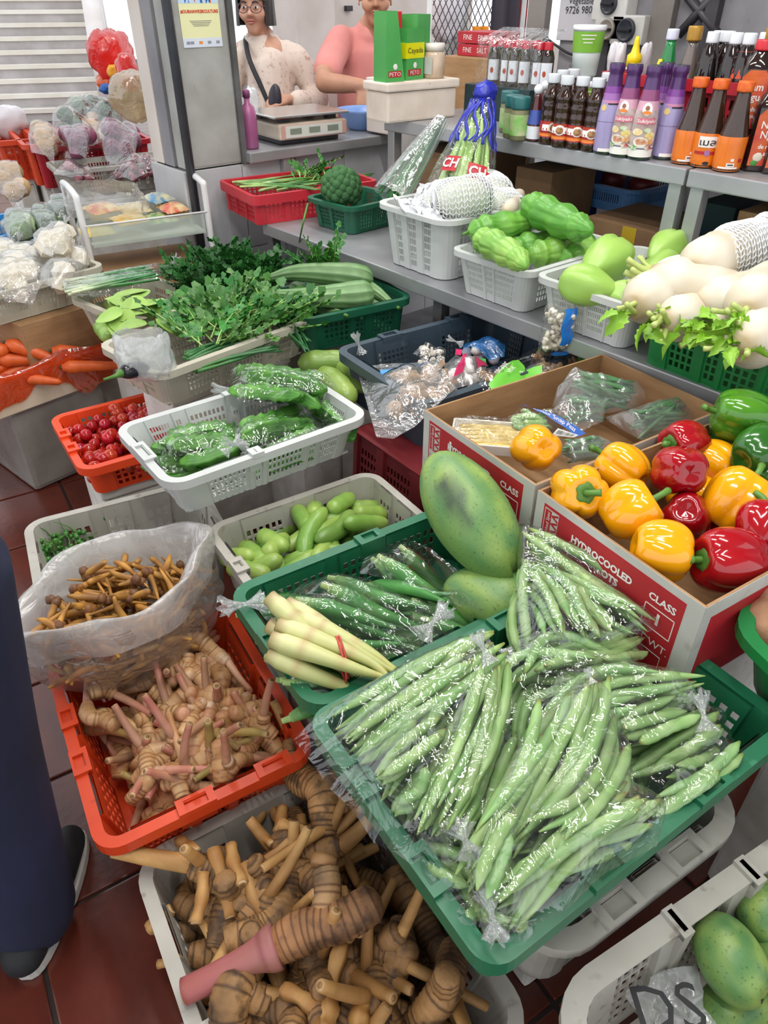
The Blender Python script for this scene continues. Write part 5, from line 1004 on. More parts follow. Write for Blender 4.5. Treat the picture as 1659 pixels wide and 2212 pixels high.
 # ================================================================ slate crate: mushrooms, garlic and packets
def mushroom(seed,c0,c1,r=.014):
 R=random.Random(seed);b=MB();b.lathe([(r*.3,-r*1.2),(r*.26,-r*.2),(r*.9,0),(r,r*.25),(r*.75,r*.65),(r*.3,r*.85),(.0005,r*.9)],10,sec=lambda a,z:1+.12*math.sin(3*a+seed));p=[(0,0,r*.2),(0,0,-r*.8)]
 return Item('mushroom',[('cap',b.mesh('mushroom',mat('mush'+c0,c0,c1,40,rough=.6,rand=.15)))],p,[r,r*.4])
def clove(seed,r=.02):
 b=MB();b.lathe([(.001,-r*.75),(r*.8,-r*.5),(r,0),(r*.75,r*.5),(r*.25,r*.85),(r*.12,r*1.5),(.0005,r*1.6)],14,sec=lambda a,z:1+.07*math.cos(6*a));return Item('garlic_bulb',[('bulb',b.mesh('garlic_bulb',mat('garlic','#e9e2dc','#d9ccc8',20,rough=.5)))],[(0,0,0)],[r])
OY=[mushroom(i,'#b79a7c','#8f7258',.020+.004*i)for i in range(3)];MU=[mushroom(i+5,'#a98a66','#7f6244',.015)for i in range(2)];WM=[mushroom(i+9,'#e3dcd2','#c9bfb2',.0125)for i in range(2)];GAR=[clove(1),clove(2,.017)]
sp_=Pile(.60,.66,.85);Z3=lambda g:[(x/2.86+720,y/2.86+680)for(x,y)in g]
def heap_bag(items,n,reg,z,lab,cat,group,outline,film_lab,zb,m=None,pile=None,slope=.7,cap=.06,knots=()):
 pile=pile or sp_;st=len(pile.S);pile.cap=z;R=Z3(reg);(x0,y0),(x1,y1)=R
 for i in range(n):
  q=P(rnd(x0,x1),rnd(y0,y1),z);put_it=random.choice(items);put(put_it,pile.drop(put_it,q.x,q.y,rnd(0,6),rnd(0,6)),lab,cat,group)
 return drape(film_lab,pxs(Z3(outline),z),pile,st,zb,m or FILM,slope,cap=cap,knots=knots)
heap_bag(OY,26,((380,350),(720,520)),.665,'tan oyster mushroom in the big loose bag over the crate edge','mushroom','oyster mushrooms',[(140,270),(300,245),(520,235),(620,270),(690,420),(770,500),(620,570),(480,640),(370,700),(265,690),(205,480)],'big open clear bag of tan oyster mushrooms hanging over the slate crate',.635,FILMW,knots=((P(775,745,.68),(-.2,.2,.9),.022),))
def decal(q,pile,o=.004,nu=12,nv=8):
 b=MB()
 def fn(i,j):v=q[0].lerp(q[1],i).lerp(q[3].lerp(q[2],i),j);v.z=max(.655,pile.top(np.array([v.x]),np.array([v.y]),.8)[0])+o;return v
 b.grid(fn,nu,nv);return b
b=decal([P(x,y,.68)for(x,y)in Z3(((270,300),(540,270),(570,320),(290,350)))],sp_);single('bag_print',b.mesh('bag_print',mat('print_sky','#4c9be0',rough=.4)),'sky-blue printed band on the oyster mushroom bag','label')
heap_bag(GAR,14,((690,280),(900,440)),.67,'white garlic bulb in the pink-printed bag','garlic','garlic in the printed bag',[(680,250),(760,180),(900,230),(960,300),(890,420),(800,485),(700,440)],'clear bag of white garlic with pink and green print',.635,FILMW,knots=((P(985,738,.70),(-.5,.4,.3),.016),))
def fan_decal(pts,z,o=.005):
 q=[P(x,y,z)for(x,y)in Z3(pts)];q=[a.lerp(q[(i+1)%len(q)],f)for i,a in enumerate(q)for f in(0,.5)];n_=len(q);cc=sum(q,Vector())/n_;b=MB();vs=[cc.copy()]+[cc.lerp(p,f)for f in(.35,.7,1)for p in q]
 for v in vs:v.z=max(.655,sp_.top(np.array([v.x]),np.array([v.y]),.7)[0])+o
 b.add(vs,[(0,1+i,1+(i+1)%n_)for i in range(n_)]+[(1+r*n_+i,1+(r+1)*n_+i,1+(r+1)*n_+(i+1)%n_,1+r*n_+(i+1)%n_)for r in(0,1)for i in range(n_)]);return b,vs[0],q
for k,(pts,c)in enumerate(((((800,270),(830,265),(800,380),(740,420),(760,360)),'#b01d52'),(((880,225),(940,260),(950,300),(890,330),(870,280)),'#a3244a'),(((905,225),(945,230),(950,265),(915,270)),'#3fa045'),(((760,170),(800,175),(790,210),(755,205)),'#c9235f'))):
 b,cc,q=fan_decal(pts,.68);single('bag_print',b.mesh('bag_print',mat('print'+c,c,rough=.4)),('crimson stripe printed down the garlic bag','dark red flash printed at the right of the garlic bag','small green mark printed on the garlic bag','pink mark printed at the top of the garlic bag')[k],'label')
heap_bag(MU,22,((900,330),(1120,440)),.665,'brown mushroom in the first green-labelled packet','mushroom','brown mushrooms in packets',[(870,430),(900,330),(1020,230),(1150,190),(1220,300),(1150,420),(960,480)],'clear packet of brown mushrooms with a tilted green label in front',.635)
heap_bag(MU,26,((1200,240),(1500,340)),.665,'brown mushroom in the second green-labelled packet','mushroom','brown mushrooms in packets',[(1140,250),(1200,190),(1400,200),(1560,230),(1560,320),(1380,370),(1200,390)],'clear packet of brown mushrooms beside the carton with a green label',.635)
heap_bag(WM,14,((540,210),(680,260)),.65,'white mushroom at the back behind the oyster mushrooms','mushroom','white mushrooms at the back',[(490,240),(600,205),(700,220),(690,280),(600,300)],'clear packet of white mushrooms at the back of the slate crate',.62)
for k,(pts,c,lab,z)in enumerate(((((960,400),(1110,225),(1150,220),(1220,330),(1150,420),(1030,455)),'#6cbf3f','tilted bright green label on the first mushroom packet',.71),(((1190,300),(1290,305),(1310,380),(1200,400)),'#6cbf3f','small bright green label on the second mushroom packet',.705),(((1490,215),(1560,230),(1580,280),(1520,265)),'#57b03a','green label end at the right of the second mushroom packet',.70))):
 b,cc,q=fan_decal(pts,.69,.007);t=single('packet_label',b.mesh('packet_label',mat('print'+c,c,rough=.4)),lab,'label')
 if k==0:
  lu=(q[4]-q[0]).normalized();lu.z=0;lv=Vector((0,0,1)).cross(lu)
  for i in range(3):part('lettering',text_mesh(('ORGANIC','HTH','o')[i],.022,lambda x,y:cc+lu*(x*.8)+lv*(y+.028-.026*i)+Vector((0,0,.011)),M_cink),t)
heap_bag(GAR[1:],9,((830,150),(1000,210)),.655,'white bulb in the blue bag at the back','garlic','bulbs in the blue bag',[(760,150),(830,105),(1000,100),(1065,150),(1060,230),(960,245),(820,200)],'blue-printed clear bag at the back of the slate crate',.62,film('blue_film','#bcdcff',.5,.1,.12,18,.9,'#3f97e8'))
def stand_bag(name,lab,px,z,w,h,d,lean,m,stripes=(),items=None,n=0,vlab='',cat='',group='',yaw=None,knot_s=0):
 q=P(px[0],px[1],z);T=Matrix.Translation(q)@Matrix.Rotation(-AZ if yaw is None else yaw,4,'Z')@Matrix.Rotation(-lean,4,'X');t=thing(name,lab,'bag',T);b=MB()
 def fn(i,j):
  a=2*PI*i;k=math.sin(PI*min(1,.12+.88*j)*.93)**.5;return Vector((w/2*math.copysign(abs(math.cos(a))**.7,math.cos(a))*(.8+.2*k)+.002*math.sin(31*a+9*j)+.07*w*noise.noise(Vector((3*math.cos(a),3*math.sin(a),4*j+w*90))),d/2*math.copysign(abs(math.sin(a))**.8,math.sin(a))*k*(1+.05*math.sin(9*a+14*j))+.12*d*noise.noise(Vector((4*math.cos(a),4*math.sin(a),5*j))),h*j*(1+.10*noise.noise(Vector((2.5*math.cos(a),2.5*math.sin(a),w*50)))*j)))
 b.grid(fn,40,16,True);part('film',b.mesh('bag_film',m),t)
 for(x0,x1,z0,z1,mm)in stripes:
  s=MB();s.grid(lambda i,j:Vector((w/2*(x0+(x1-x0)*i)+.004*math.sin(j*9),-d/2*math.sqrt(max(.02,1-(x0+(x1-x0)*i)**2))*1.04*math.sin(PI*min(1,.12+.88*(z0+(z1-z0)*j))*.93)**.5-.001,h*(z0+(z1-z0)*j))),8,10);part('print',s.mesh('print',mm),t)
 for k in range(n):
  x,y,zz=rnd(-.36,.36)*w,rnd(-.3,.3)*d,rnd(.08,.86)*h;it=random.choice(items);put(it,T@xf((x,y,zz),rnd(0,6),rnd(-1,1),rnd(0,6)),vlab,cat,group)
 return t
b=MB();b.ball((0,0,0),(.0105,.0065,.0065),10,7);WBE=Item('white_bean',[('bean',b.mesh('white_bean',mat('white_bean','#e4dfd4','#d2c8b8',30,rough=.35)))],[(0,0,0)],[.008])
M_pb=mat('print_blue','#1b7fe0',rough=.35)
stand_bag('bean_packet','upright clear packet of white beans with a blue printed side',(1196,762),.705,.088,.14,.05,-.12,FILM,((.1,.82,.25,.97,M_pb),(-.2,.9,.0,.10,M_pb)),[WBE],95,'white bean in the upright blue packet','bean','white beans in the packet')
# ================================================================ on the steel table
NETS={}
M_net=mat('foam_net','#e6e8ea','#d5d8db',12,rough=.7)
def net_mesh(L,r,open_end=False,nu=26,nv=22,flare=0):
 b=MB();b.smooth=True
 def fn(i,j):
  x=-L/2+L*j;k=math.sqrt(max(.0,1-(2*j-1)**4))*.9+.1 if not open_end else.75+.25*math.sin(PI*min(1,j*1.2))+flare*max(0,j-.75)*3;a=2*PI*(i+.5/nu*(round(j*(nv-1))%2));k*=1+.03*math.sin(5*a+9*j);return Vector((x,r*k*math.cos(a),r*k*math.sin(a)))
 b.grid(fn,nu,nv,True);me=b.mesh('foam_net',M_net);bm=bmesh.new();bm.from_mesh(me)
 bmesh.ops.wireframe(bm,faces=bm.faces,thickness=.0042,use_replace=True,use_even_offset=False,offset=0);bm.to_mesh(me);bm.free();return me
fruit=MB();fruit.ball((0,0,0),(.085,.062,.062),18,12);frm=fruit.mesh('wrapped_fruit',mat('pale_fruit','#dfe3d2','#cfd6bd',6,rough=.5));nm=net_mesh(.185,.067)
for i,(px,py,z,dx,lab)in enumerate(((1000,432,.985,(.8,-.45,.1),'fruit in a white foam net at the front of the tall white basket'),(1060,420,.96,(.5,.8,0),'second fruit in a white foam net behind the first'),(930,445,.95,(.6,.6,.2),'fruit in a foam net low at the left of the basket'),(1085,445,.945,(.9,.1,-.15),'small fruit in a foam net at the right of the basket'))):
 M=orient(P(px,py,z),dx);t=thing('wrapped_fruit',lab,'fruit',M@Matrix.Scale(1 if i<2 else.8,4));part('fruit',frm,t);part('foam_net',nm,t)
def sheet(name,lab,pts,z,amp,m,cat,th=.0015,seed=0,n=14):
 q=[P(x,y,zz)for(x,y),zz in zip(pts,z)];b=MB();b.grid(lambda i,j:q[0].lerp(q[1],i).lerp(q[3].lerp(q[2],i),j)+Vector((noise.noise(Vector((i*4,j*4,seed))),noise.noise(Vector((i*4,j*4,seed+9))),noise.noise(Vector((i*5,j*5,seed+5)))))*amp,n,n);me=b.mesh(name,m);return single(name,me,lab,cat)
sheet('foam_sheet','torn white foam sheet standing up in the tall basket',((905,395),(985,385),(965,450),(885,455)),(1.02,1.03,.95,.95),.03,M_net,'foam',seed=3)
sheet('foam_sheet','white foam sheet hanging at the left corner of the tall basket',((850,425),(925,440),(960,478),(880,462)),(.98,.97,.945,.94),.025,M_net,'foam',seed=8)
rt=mk_radish(.2,.03,77);put(rt,orient(P(1110,438,.955),Vector((1,.55,.15))*1),'thin white radish poking out of the foam nets','radish')
GOU=[mk_gourd(L,r,b_,i*3+1,p_)for i,(L,r,b_,p_)in enumerate(((.31,.050,.012,.05),(.28,.043,.008,.35),(.28,.040,-.01,.75),(.31,.046,.01,.2),(.25,.046,.0,.3),(.22,.045,.006,.45)))]
bt=Pile(.80,.89,.85)
for k,(i,px,z,lab)in enumerate(((3,(1100,540,1290,520),.87,'bitter gourd at the back under the others'),(4,(1125,555,1310,530),.875,'bitter gourd lying right with its ribs facing forward'),(5,(1200,570,1330,540),.86,'bitter gourd partly behind the chayotes'),(1,(990,505,1185,470),.925,'bitter gourd resting across the left rim'),(2,(1018,510,1150,585),.93,'palest bitter gourd lying diagonally at the front'),(0,(1120,428,1295,505),.985,'darkest and largest bitter gourd on top'))):
 bt.cap=z;a,e=P(px[0],px[1],z),P(px[2],px[3],z if k!=5 else z-.02);put(GOU[i],orient((a+e)/2,e-a)@Matrix.Rotation(k,4,'X'),lab+' of the bitter gourd basket','gourd')
CH=[mk_chay(.19,.064,2),mk_chay(.17,.052,5),mk_chay(.18,.055,9)]
for k,(i,px,z,lab)in enumerate(((2,(1480,560,1360,620),.86,'lying at the back behind the biggest one'),(1,(1475,515,1395,565),.90,'at the back with its creased end up right'),(0,(1355,535,1255,600),.915,'biggest of the basket, standing creased end up'),(1,(1215,605,1340,640),.895,'lying on the front rim'),(2,(1350,650,1400,670),.86,'peeping out beside the radish leaves'))):
 a,e=P(px[0],px[1],z),P(px[2],px[3],z-.02);put(CH[i],orient((a+e)/2,e-a)@Matrix.Rotation(k*1.3+.5,4,'X'),'pale green chayote '+lab,'chayote')
RA=[mk_radish(L,r,i)for i,(L,r)in enumerate(((.30,.063),(.28,.058),(.30,.06),(.26,.052)))]
LFR=leaf_mesh('radish_leaf',.052,.034,V['rleaf'],.6,4,.7,14);STB=MB();STB.sweep(spline([(0,0,0),(-.03,.0,.003),(-.06,.004,.01)],6),[.0085,.007,.0065,.006,.006,.0065],8);STBm=STB.mesh('leaf_stub',mat('stub_green','#b9c77a','#9db04f',14,rough=.45))
def radish(i,x0,y0,x1,y1,z0,z1,lab,stubs=0,leaves=0,net=False):
 a,e=P(x0,y0,z0),P(x1,y1,z1);M=orient((a+e)/2,e-a);it=RA[i];t=thing('white_radish',lab,'radish',M);part('root',it.parts[0][1],t);L=np.ptp(it.pts[:,0])
 R=random.Random(i*9+x0)
 for k in range(stubs):
  A=2*PI*k/max(1,stubs);part('leaf_stub',STBm,t,M=Matrix.Translation((-L/2+.008,.016*math.cos(A),.016*math.sin(A)))@Matrix.Rotation(R.uniform(-.7,.7),4,'Z')@Matrix.Rotation(R.uniform(-.6,.6),4,'Y')@Matrix.Scale(R.uniform(.7,1.2),4))
 for k in range(leaves):
  part('leaf',LFR,t,M=Matrix.Translation((-L/2+.01-.03*(k%3),.012*R.uniform(-1,1),.01*R.uniform(-1,1)))@Matrix.Rotation(PI+R.uniform(-.9,.9),4,'Z')@Matrix.Rotation(R.uniform(-.5,.9),4,'Y')@Matrix.Rotation(R.uniform(-2,2),4,'X')@Matrix.Scale(R.uniform(.6,1.15),4))
 if net:part('foam_net',net_mesh(.24,.068,True,30,26,.12),t,M=Matrix.Translation((.05,0,0)))
 return t
radish(0,1500,585,1640,520,.975,1.0,'topmost white radish, half in a white foam net',0,0,True)
radish(1,1465,610,1600,640,.945,.93,'white radish below the top one with a tuft of green stubs',8)
radish(2,1395,650,1500,600,.915,.93,'white radish in a foam net at the left end, its stubs hanging over the chayotes',3,3,True)
radish(3,1450,690,1560,665,.90,.89,'white radish low in the crate with short leafy stubs',8,5)
radish(1,1560,650,1680,620,.93,.95,'white radish at the right with dirty shoulders',0)
radish(2,1630,660,1700,600,.955,.97,'white radish cut by the right edge with hanging yellow-green leaves',4,9)
radish(0,1630,735,1720,690,.905,.91,'white radish lowest at the right edge',2,3)
radish(3,1550,700,1620,680,.885,.885,'white radish in the middle under the leaves',2,4)
lv=thing('radish_greens','loose bunch of wilted radish leaves draped over the green crate rim','leaves',Matrix.Translation(P(1560,700,.91)))
for k in range(90):
 q=P(1440+185*(k/89)+rnd(-16,16),668+82*(k/89)+rnd(-22,22),.905+rnd(-.01,.012));part('leaf',LFR,lv,M=lv.matrix_world.inverted()@Matrix.Translation(q)@Matrix.Rotation(rnd(0,6.28),4,'Z')@Matrix.Rotation(rnd(-.6,.6),4,'Y')@Matrix.Rotation(rnd(-1,1),4,'X')@Matrix.Scale(rnd(.5,.95),4))
for k in range(3):b=MB();a=P(1600,730+10*k,.9);e=P(1640+6*k,780-4*k,.86);b.sweep(spline([a,a.lerp(e,.5)+Vector((0,0,.006)),e],8),[.009,.009,.008,.007,.006,.005,.004,.003],8);part('stalk',b.mesh('stalk',mat('stub_green','#b9c77a')),lv,M=lv.matrix_world.inverted())
q=P(738,408,.895);t=thing('broccoli','big dark green broccoli head in the small green basket','broccoli',Matrix.Translation(q));R=random.Random(3)
M_broc=mat('broccoli','#3f6f3c','#2f5a30',16,rough=.75,bump=.9,bscale=260)
for k in range(80):
 th=math.acos(1-1.5*(k+.5)/80);a=k*2.4;d=Vector((math.sin(th)*math.cos(a),math.sin(th)*math.sin(a),math.cos(th)));c=Vector((d.x*.06,d.y*.06,d.z*.063));b=MB();b.ball((0,0,0),R.uniform(.0165,.0225),12,8,lambda v:1+.10*noise.noise(v*9+c*60)+.09*noise.noise(v*22+c*90));part('floret',b.mesh('floret',M_broc),t,M=Matrix.Translation(c))
b=MB();b.lathe([(.02,-.075),(.022,-.04),(.032,-.01),(.05,.01)],14);part('stalk',b.mesh('stalk',V['stem']),t)
SPR=[sprig_mesh('sprig',.16,.024,k,V['leaf'],8)for k in range(4)];CSP=[sprig_mesh('celery_sprig',.19,.027,k+20,V['leaf'],13,.0026,V['stalkg'])for k in range(4)]
def bunch(name,lab,cat,px,z,n,spr,spread=.1,yaw=None,fan=.6,sc=(.8,1.2),el=(.0,.5)):
 q=P(px[0],px[1],z);t=thing(name,lab,cat,Matrix.Translation(q))
 for k in range(n):
  s,l=random.choice(spr);M=Matrix.Translation((rnd(-spread,spread),rnd(-spread,spread),rnd(-.01,.02)))@Matrix.Rotation((rnd(0,6.28)if yaw is None else yaw+rnd(-fan,fan)),4,'Z')@Matrix.Rotation(-rnd(*el),4,'Y')@Matrix.Rotation(rnd(-.8,.8),4,'X')@Matrix.Scale(rnd(*sc),4);o=part('stem',s,t,M=M);part('leaves',l,o)
 return t
def stalks(name,lab,cat,guides,z,r,m,group=None,cols=('#cfd9a0','#3f8040'),n=14,arc=.01,thing_=True,jit=4,vary=.3):
 a0=P(guides[0][0][0],guides[0][0][1],z);t=thing(name,lab,cat,Matrix.Translation(a0),group);I=t.matrix_world.inverted()
 for(p0,p1,k)in guides:
  for i in range(k):
   a,e=P(p0[0]+rnd(-jit,jit),p0[1]+rnd(-jit,jit),z+rnd(-.008,.014)),P(p1[0]+rnd(-jit,jit)*1.5,p1[1]+rnd(-jit,jit)*1.5,z+rnd(-.006,.02));sp=spline([a,a.lerp(e,.5)+Vector((rnd(-arc,arc),rnd(-arc,arc),rnd(0,arc))),e],n);b=MB();b.sweep(sp,[r*rnd(1-vary,1)*(1-.45*i_/(n-1))for i_ in range(1)for i_ in range(n)],7,cols=[cmix(cols[0],cols[1],(i_/(n-1))*1.6)for i_ in range(n)]);part('stalk',b.mesh('stalk',m),t,M=I)
 return t
stalks('celery_bunch','pale green celery stalks lying across the shallow red crate','celery',[((505,395),(640,395),5),((520,400),(690,405),6),((560,410),(720,385),5),((600,408),(800,372),4),((550,395),(700,380),4)],.858,.0055,V['scal'],cols=('#b9cf86','#5f9a44'),jit=6)
bunch('celery_leaves','leafy celery tops in the shallow red crate','celery',(670,390),.862,26,CSP,.05,.2,1.2,(.4,.7))
b=MB();q=[P(*a)for a in((665,440,.87),(655,480,.83),(645,530,.72),(640,562,.68))];b.sweep(spline(q,14),[.004,.004,.0038,.0035,.0035,.003,.003,.0028,.0026,.0024,.002,.002,.0015,.001],6);single('stray_leaf',b.mesh('stray_leaf',V['leaf']),'single scallion leaf drooping over the table edge','leaf')
def cone_bag(name,lab,base,top,r0,r1,m,n=40,wob=.06):
 b=MB();d=top-base;L=d.length;d.normalize();u=d.cross(Vector((0,0,1))).normalized();w=u.cross(d)
 def fn(i,j):
  a=2*PI*i;r=(r0+(r1-r0)*j)*(1+wob*math.sin(5*a+4*j)+.04*math.sin(11*a-7*j));return d*(L*j)+u*r*math.cos(a)+w*r*.75*math.sin(a)
 b.grid(fn,n,14,True);t=thing(name,lab,'bag',Matrix.Translation(base));part('film',b.mesh('bag_film',m),t);return t,u,w,d
base,top=PX(845,425,1.70),PX(955,258,1.93)
cone_bag('leek_bag','tall clear bag of dark green Chinese chives leaning behind the broccoli',base,top,.075,.028,FILMW)
for k in range(30):
 b=MB();a=rnd(0,6.28);rr=rnd(0,.06);u=(top-base).normalized().cross(Vector((0,0,1))).normalized();w=u.cross((top-base).normalized());p0=base+(u*math.cos(a)+w*math.sin(a)*.7)*rr+(top-base)*rnd(-.02,.08);p1=base+(top-base)*rnd(.75,1.05)+(u*math.cos(a)+w*math.sin(a)*.7)*rr*.35;b.sweep(spline([p0,p0.lerp(p1,.5)+u*rnd(-.01,.01),p1],8),[.004,.0042,.004,.0035,.003,.0025,.002,.001],5,cols=[cmix('#4f8f4a','#2f6238',i/7)for i in range(8)]);single('chive_leaf',b.mesh('chive_leaf',V['scal']),'long dark green chive leaf inside the tall clear bag','chives',None,'chives in the tall bag')
base,top=PX(990,430,1.82),PX(1045,215,1.96)
tb_,u,w,d=cone_bag('celery_bag','clear printed bag of celery hearts tied in blue at the top',base,top,.125,.035,FILM,48,.05)
I=tb_.matrix_world.inverted();M_bs=mat('blue_strip','#2430a8','#1b2490',9,rough=.35)
L=(top-base).length
for k in range(16):
 a=2*PI*k/16+.2;b=MB();pr=[]
 for j in range(8):
  f=.52+.46*j/7;r=(.125+(.035-.125)*f)*1.04;aa=a+.25*math.sin(j+k);pr.append(base+d*(L*f)+u*r*math.cos(aa)+w*r*.75*math.sin(aa))
 b.sweep(pr,[.004+.0035*math.sin(j*2+k)**2 for j in range(8)],6,flat=.5);part('blue_stripe',b.mesh('blue_stripe',M_bs),tb_,M=I)
b=MB();b.ball((0,0,0),(.042,.036,.034),22,14,lambda v:1+.3*noise.noise(v*4));part('tie',b.mesh('tie',M_bs),tb_,M=I@Matrix.Translation(top+d*.02))
CSK=[]
for k in range(5):
 b=MB();Lk=rnd(.22,.28);b.sweep(spline([(0,0,0),(Lk*.5,rnd(-.008,.008),.004),(Lk,0,0)],10),[.011,.0115,.0105,.0095,.009,.0085,.008,.007,.006,.004],9,sec=lambda a,t:1+.1*math.cos(5*a));CSK.append(b.mesh('celery_heart',mat('celery_heart','#b3cf84','#93b962',12,rough=.4,rand=.1)))
for k in range(34):
 a=rnd(0,6.28);rr=math.sqrt(rnd(0,1))*.1;p0=base+(u*math.cos(a)+w*math.sin(a)*.7)*rr;p1=top+(u*math.cos(a)+w*math.sin(a))*rr*.25;single('celery_stalk',random.choice(CSK),'pale green celery stalk inside the blue-tied printed bag','celery',orient(p0,p1-p0)@Matrix.Rotation(rnd(0,6),4,'X'),'celery in the printed bag')
def bag_badge(f,ang,txt,W_,H_,size,rot=0):
 def pt(x,y,o=0):
  ff=f+y/L;r=(.125+(.035-.125)*ff)*1.07+o;aa=ang+ur*x/r;return base+d*(L*ff)+u*r*math.cos(aa)+w*r*.75*math.sin(aa)
 b=MB();b.grid(lambda i,j:pt((i-.5)*W_,(j-.5)*H_),8,4);o=part('red_badge',b.mesh('red_badge',M_cred),tb_,M=I);part('lettering',text_mesh(txt,size,lambda x,y:pt(x,y,.003),M_cink,'lettering',.001),o)
sgn=-1 if(w.dot(-FW)>0)else 1
va=math.atan2(w.dot(-FW)*.75,u.dot(-FW));ur=1 if(u*-math.sin(va)+w*math.cos(va)).dot(RT)>0 else-1
bag_badge(.27,va-.75*ur,'CH',.055,.05,.042);bag_badge(.22,va+.15*ur,'CH',.07,.055,.046);bag_badge(.17,va+.75*ur,'SUM!',.085,.055,.036)
# ================================================================ greens and goods at the left
def sim_bag(items,n,pts,z,zb,lab,cat,group,film_lab,m=None,base=None,cap=None,slope=.7,edge=.06,jit=.012,knots=(),roll=True):
 """loose things heaped inside a pixel outline and covered by a film"""
 p=Pile(base if base is not None else zb+.002,cap or z,.9);loop=pxs(pts,z);c=sum(loop,Vector())/len(loop)
 for i in range(n):
  k=random.randrange(len(loop));q=c.lerp(loop[k].lerp(loop[(k+1)%len(loop)],rnd(0,1)),math.sqrt(rnd(0,1))*.78);it=random.choice(items);put(it,p.drop(it,q.x,q.y,rnd(0,6.28),rnd(0,6.28)if roll else 0),lab,cat,group)
 return drape(film_lab,loop,p,0,zb,m or FILM,slope,cap=edge,knots=knots)if film_lab else None
for i,(px,z,n,yw)in enumerate((((480,715),.68,22,.2),((520,690),.685,26,.9),((465,740),.675,20,-.3),((560,705),.675,20,-.2))):
 bunch('celery_greens',('leafy celery greens at the left of the white basket','tallest leafy celery greens at the back of the white basket','celery greens drooping beside the white carrier bag','celery greens hanging toward the ridge gourds')[i],'celery',px,z,n,CSP,.06,yw+.9,1.7,(.7,1.1),(-.15,.5))
stalks('celery_bundle','dark green celery stems lying in the white basket','celery',[((410,780),(560,735),9),((420,795),(600,745),9),((400,770),(520,725),8),((600,690),(660,745),6)],.655,.0065,V['scal'],cols=('#4c8040','#2f6434'),jit=9)
q=P(325,805,.70);sb=stand_bag('carrier_bag','crumpled white carrier bag standing in the celery basket',(325,812),.665,.145,.125,.10,-.1,FILMM);
ev=MB();sp=spline([P(225,820,.70),P(250,812,.71),P(262,806,.705)],8);ev.sweep(sp,[.004,.004,.0045,.005,.006,.008,.010,.012],8);t=single('eggplant',ev.mesh('eggplant_stem',V['stem']),'dark eggplant with a green stem poking over the basket rim','eggplant');ev=MB();ev.sweep(spline([P(262,806,.705),P(285,800,.70),P(320,795,.69)],8),[.012,.017,.02,.021,.021,.02,.017,.008],12);part('fruit',ev.mesh('eggplant_fruit',mat('eggplant','#1f2a2a','#2a2230',8,rough=.2)),t)
c=P(480,605,.69);t=thing('dark_tray','dark green tray under the parsley heap','tray',Matrix.Translation((c.x,c.y,.585)));b=MB();b.lathe([(.14,0),(.17,.05),(.175,.05),(.145,-.004)],28);part('tray_body',b.mesh('tray_body',PL['dgreen']),t)
b=MB();b.box((-.16,-.13,-.58),(.16,.13,-.006));s2=single('foam_box',b.mesh('foam_box',M_foam,.01),'foam box hidden under the parsley tray','box',t.matrix_world.copy())
PSP=[sprig_mesh('parsley_sprig',.10,.019,k+40,V['dleaf'],16,.0014,V['dleaf'])for k in range(4)]
for i,(px,z)in enumerate((((420,600),.67),((480,585),.70),((550,595),.68),((500,620),.67),((440,625),.66),((580,610),.665))):
 bunch('parsley_bunch',('parsley at the left of the dark heap','parsley on top of the dark heap','parsley at the right of the dark heap','parsley in the middle front of the heap','parsley at the near left of the heap','parsley trailing at the far right')[i],'parsley',px,z,40,PSP,.07,None,1,(.7,1.1),(.0,1.0))
rg=Pile(.60,.69,.8);RG=[mk_ridge(.34,.042,.03,1),mk_ridge(.31,.044,.02,2),mk_ridge(.30,.034,-.03,3)]
for i,(px,z,lab)in enumerate((((1,820,660,690,640),.665,'at the right end of the crate'),((2,760,690,610,610),.69,'in front, curving down over the rim'),((0,600,600,790,605),.73,'topmost, stretched along the back'),((1,630,635,775,635),.72,'in the middle with a blunt right end'),((2,840,655,730,612),.68,'behind at the right'))):
 k,x0,y0,x1,y1=px;a,e=P(x0,y0,z),P(x1,y1,z);put(RG[k],orient((a+e)/2,e-a)@Matrix.Rotation(i*1.1,4,'X'),'green ridged gourd '+lab,'gourd')
bunch('basil_tops','green herb tops peeking up behind the ridge gourds','herb',(690,590),.72,14,CSP,.04,None,1,(.5,.8),(.3,1.1))
stalks('scallion_ends','thin scallion leaves hanging between the celery and the ridge gourds','scallion',[((600,640),(660,740),6),((560,620),(640,600),5),((610,680),(665,755),6)],.66,.004,V['scal'],cols=('#3f8040','#2f6b3a'))
lp_=Pile(.59,.66,.85);SG=[mk_cuc(.13,.026,.004,31,.55),mk_cuc(.12,.024,0,32,.6)]
for i,(x0,y0,x1,y1,z)in enumerate(((195,655,235,705,.675),(210,660,255,690,.66),(228,625,245,645,.67),(280,625,330,632,.68))):put(SG[i%2],at_px(lp_,SG[i%2],x0,y0,x1,y1,z,i),('pale green gourd leaning on the left rim of the betel basket','second pale gourd beside the betel leaves','round gourd end behind the betel leaves','light green gourd lying at the back of the betel basket')[i],'gourd')
BL=leaf_mesh('betel_leaf',.11,.085,V['pleaf'],.18,0,.12,9)
for k in range(26):
 q=P(rnd(240,345),rnd(638,700),.69+.0012*k);single('betel_leaf',BL,'broad pale green betel leaf in the cream basket','leaf',Matrix.Translation(q)@Matrix.Rotation(rnd(0,6.28),4,'Z')@Matrix.Rotation(rnd(-.3,.4),4,'Y')@Matrix.Rotation(rnd(-.4,.4),4,'X')@Matrix.Scale(rnd(.7,1.05),4),'betel leaves in the basket')
stalks('scallion_bundle','green scallions with white ends in a long clear bag','scallion',[((140,625),(330,585),12),((145,612),(320,580),10),((150,632),(340,598),10)],.70,.0055,V['scal'],cols=('#e2e6c4','#3f8a48'),jit=6,arc=.006)
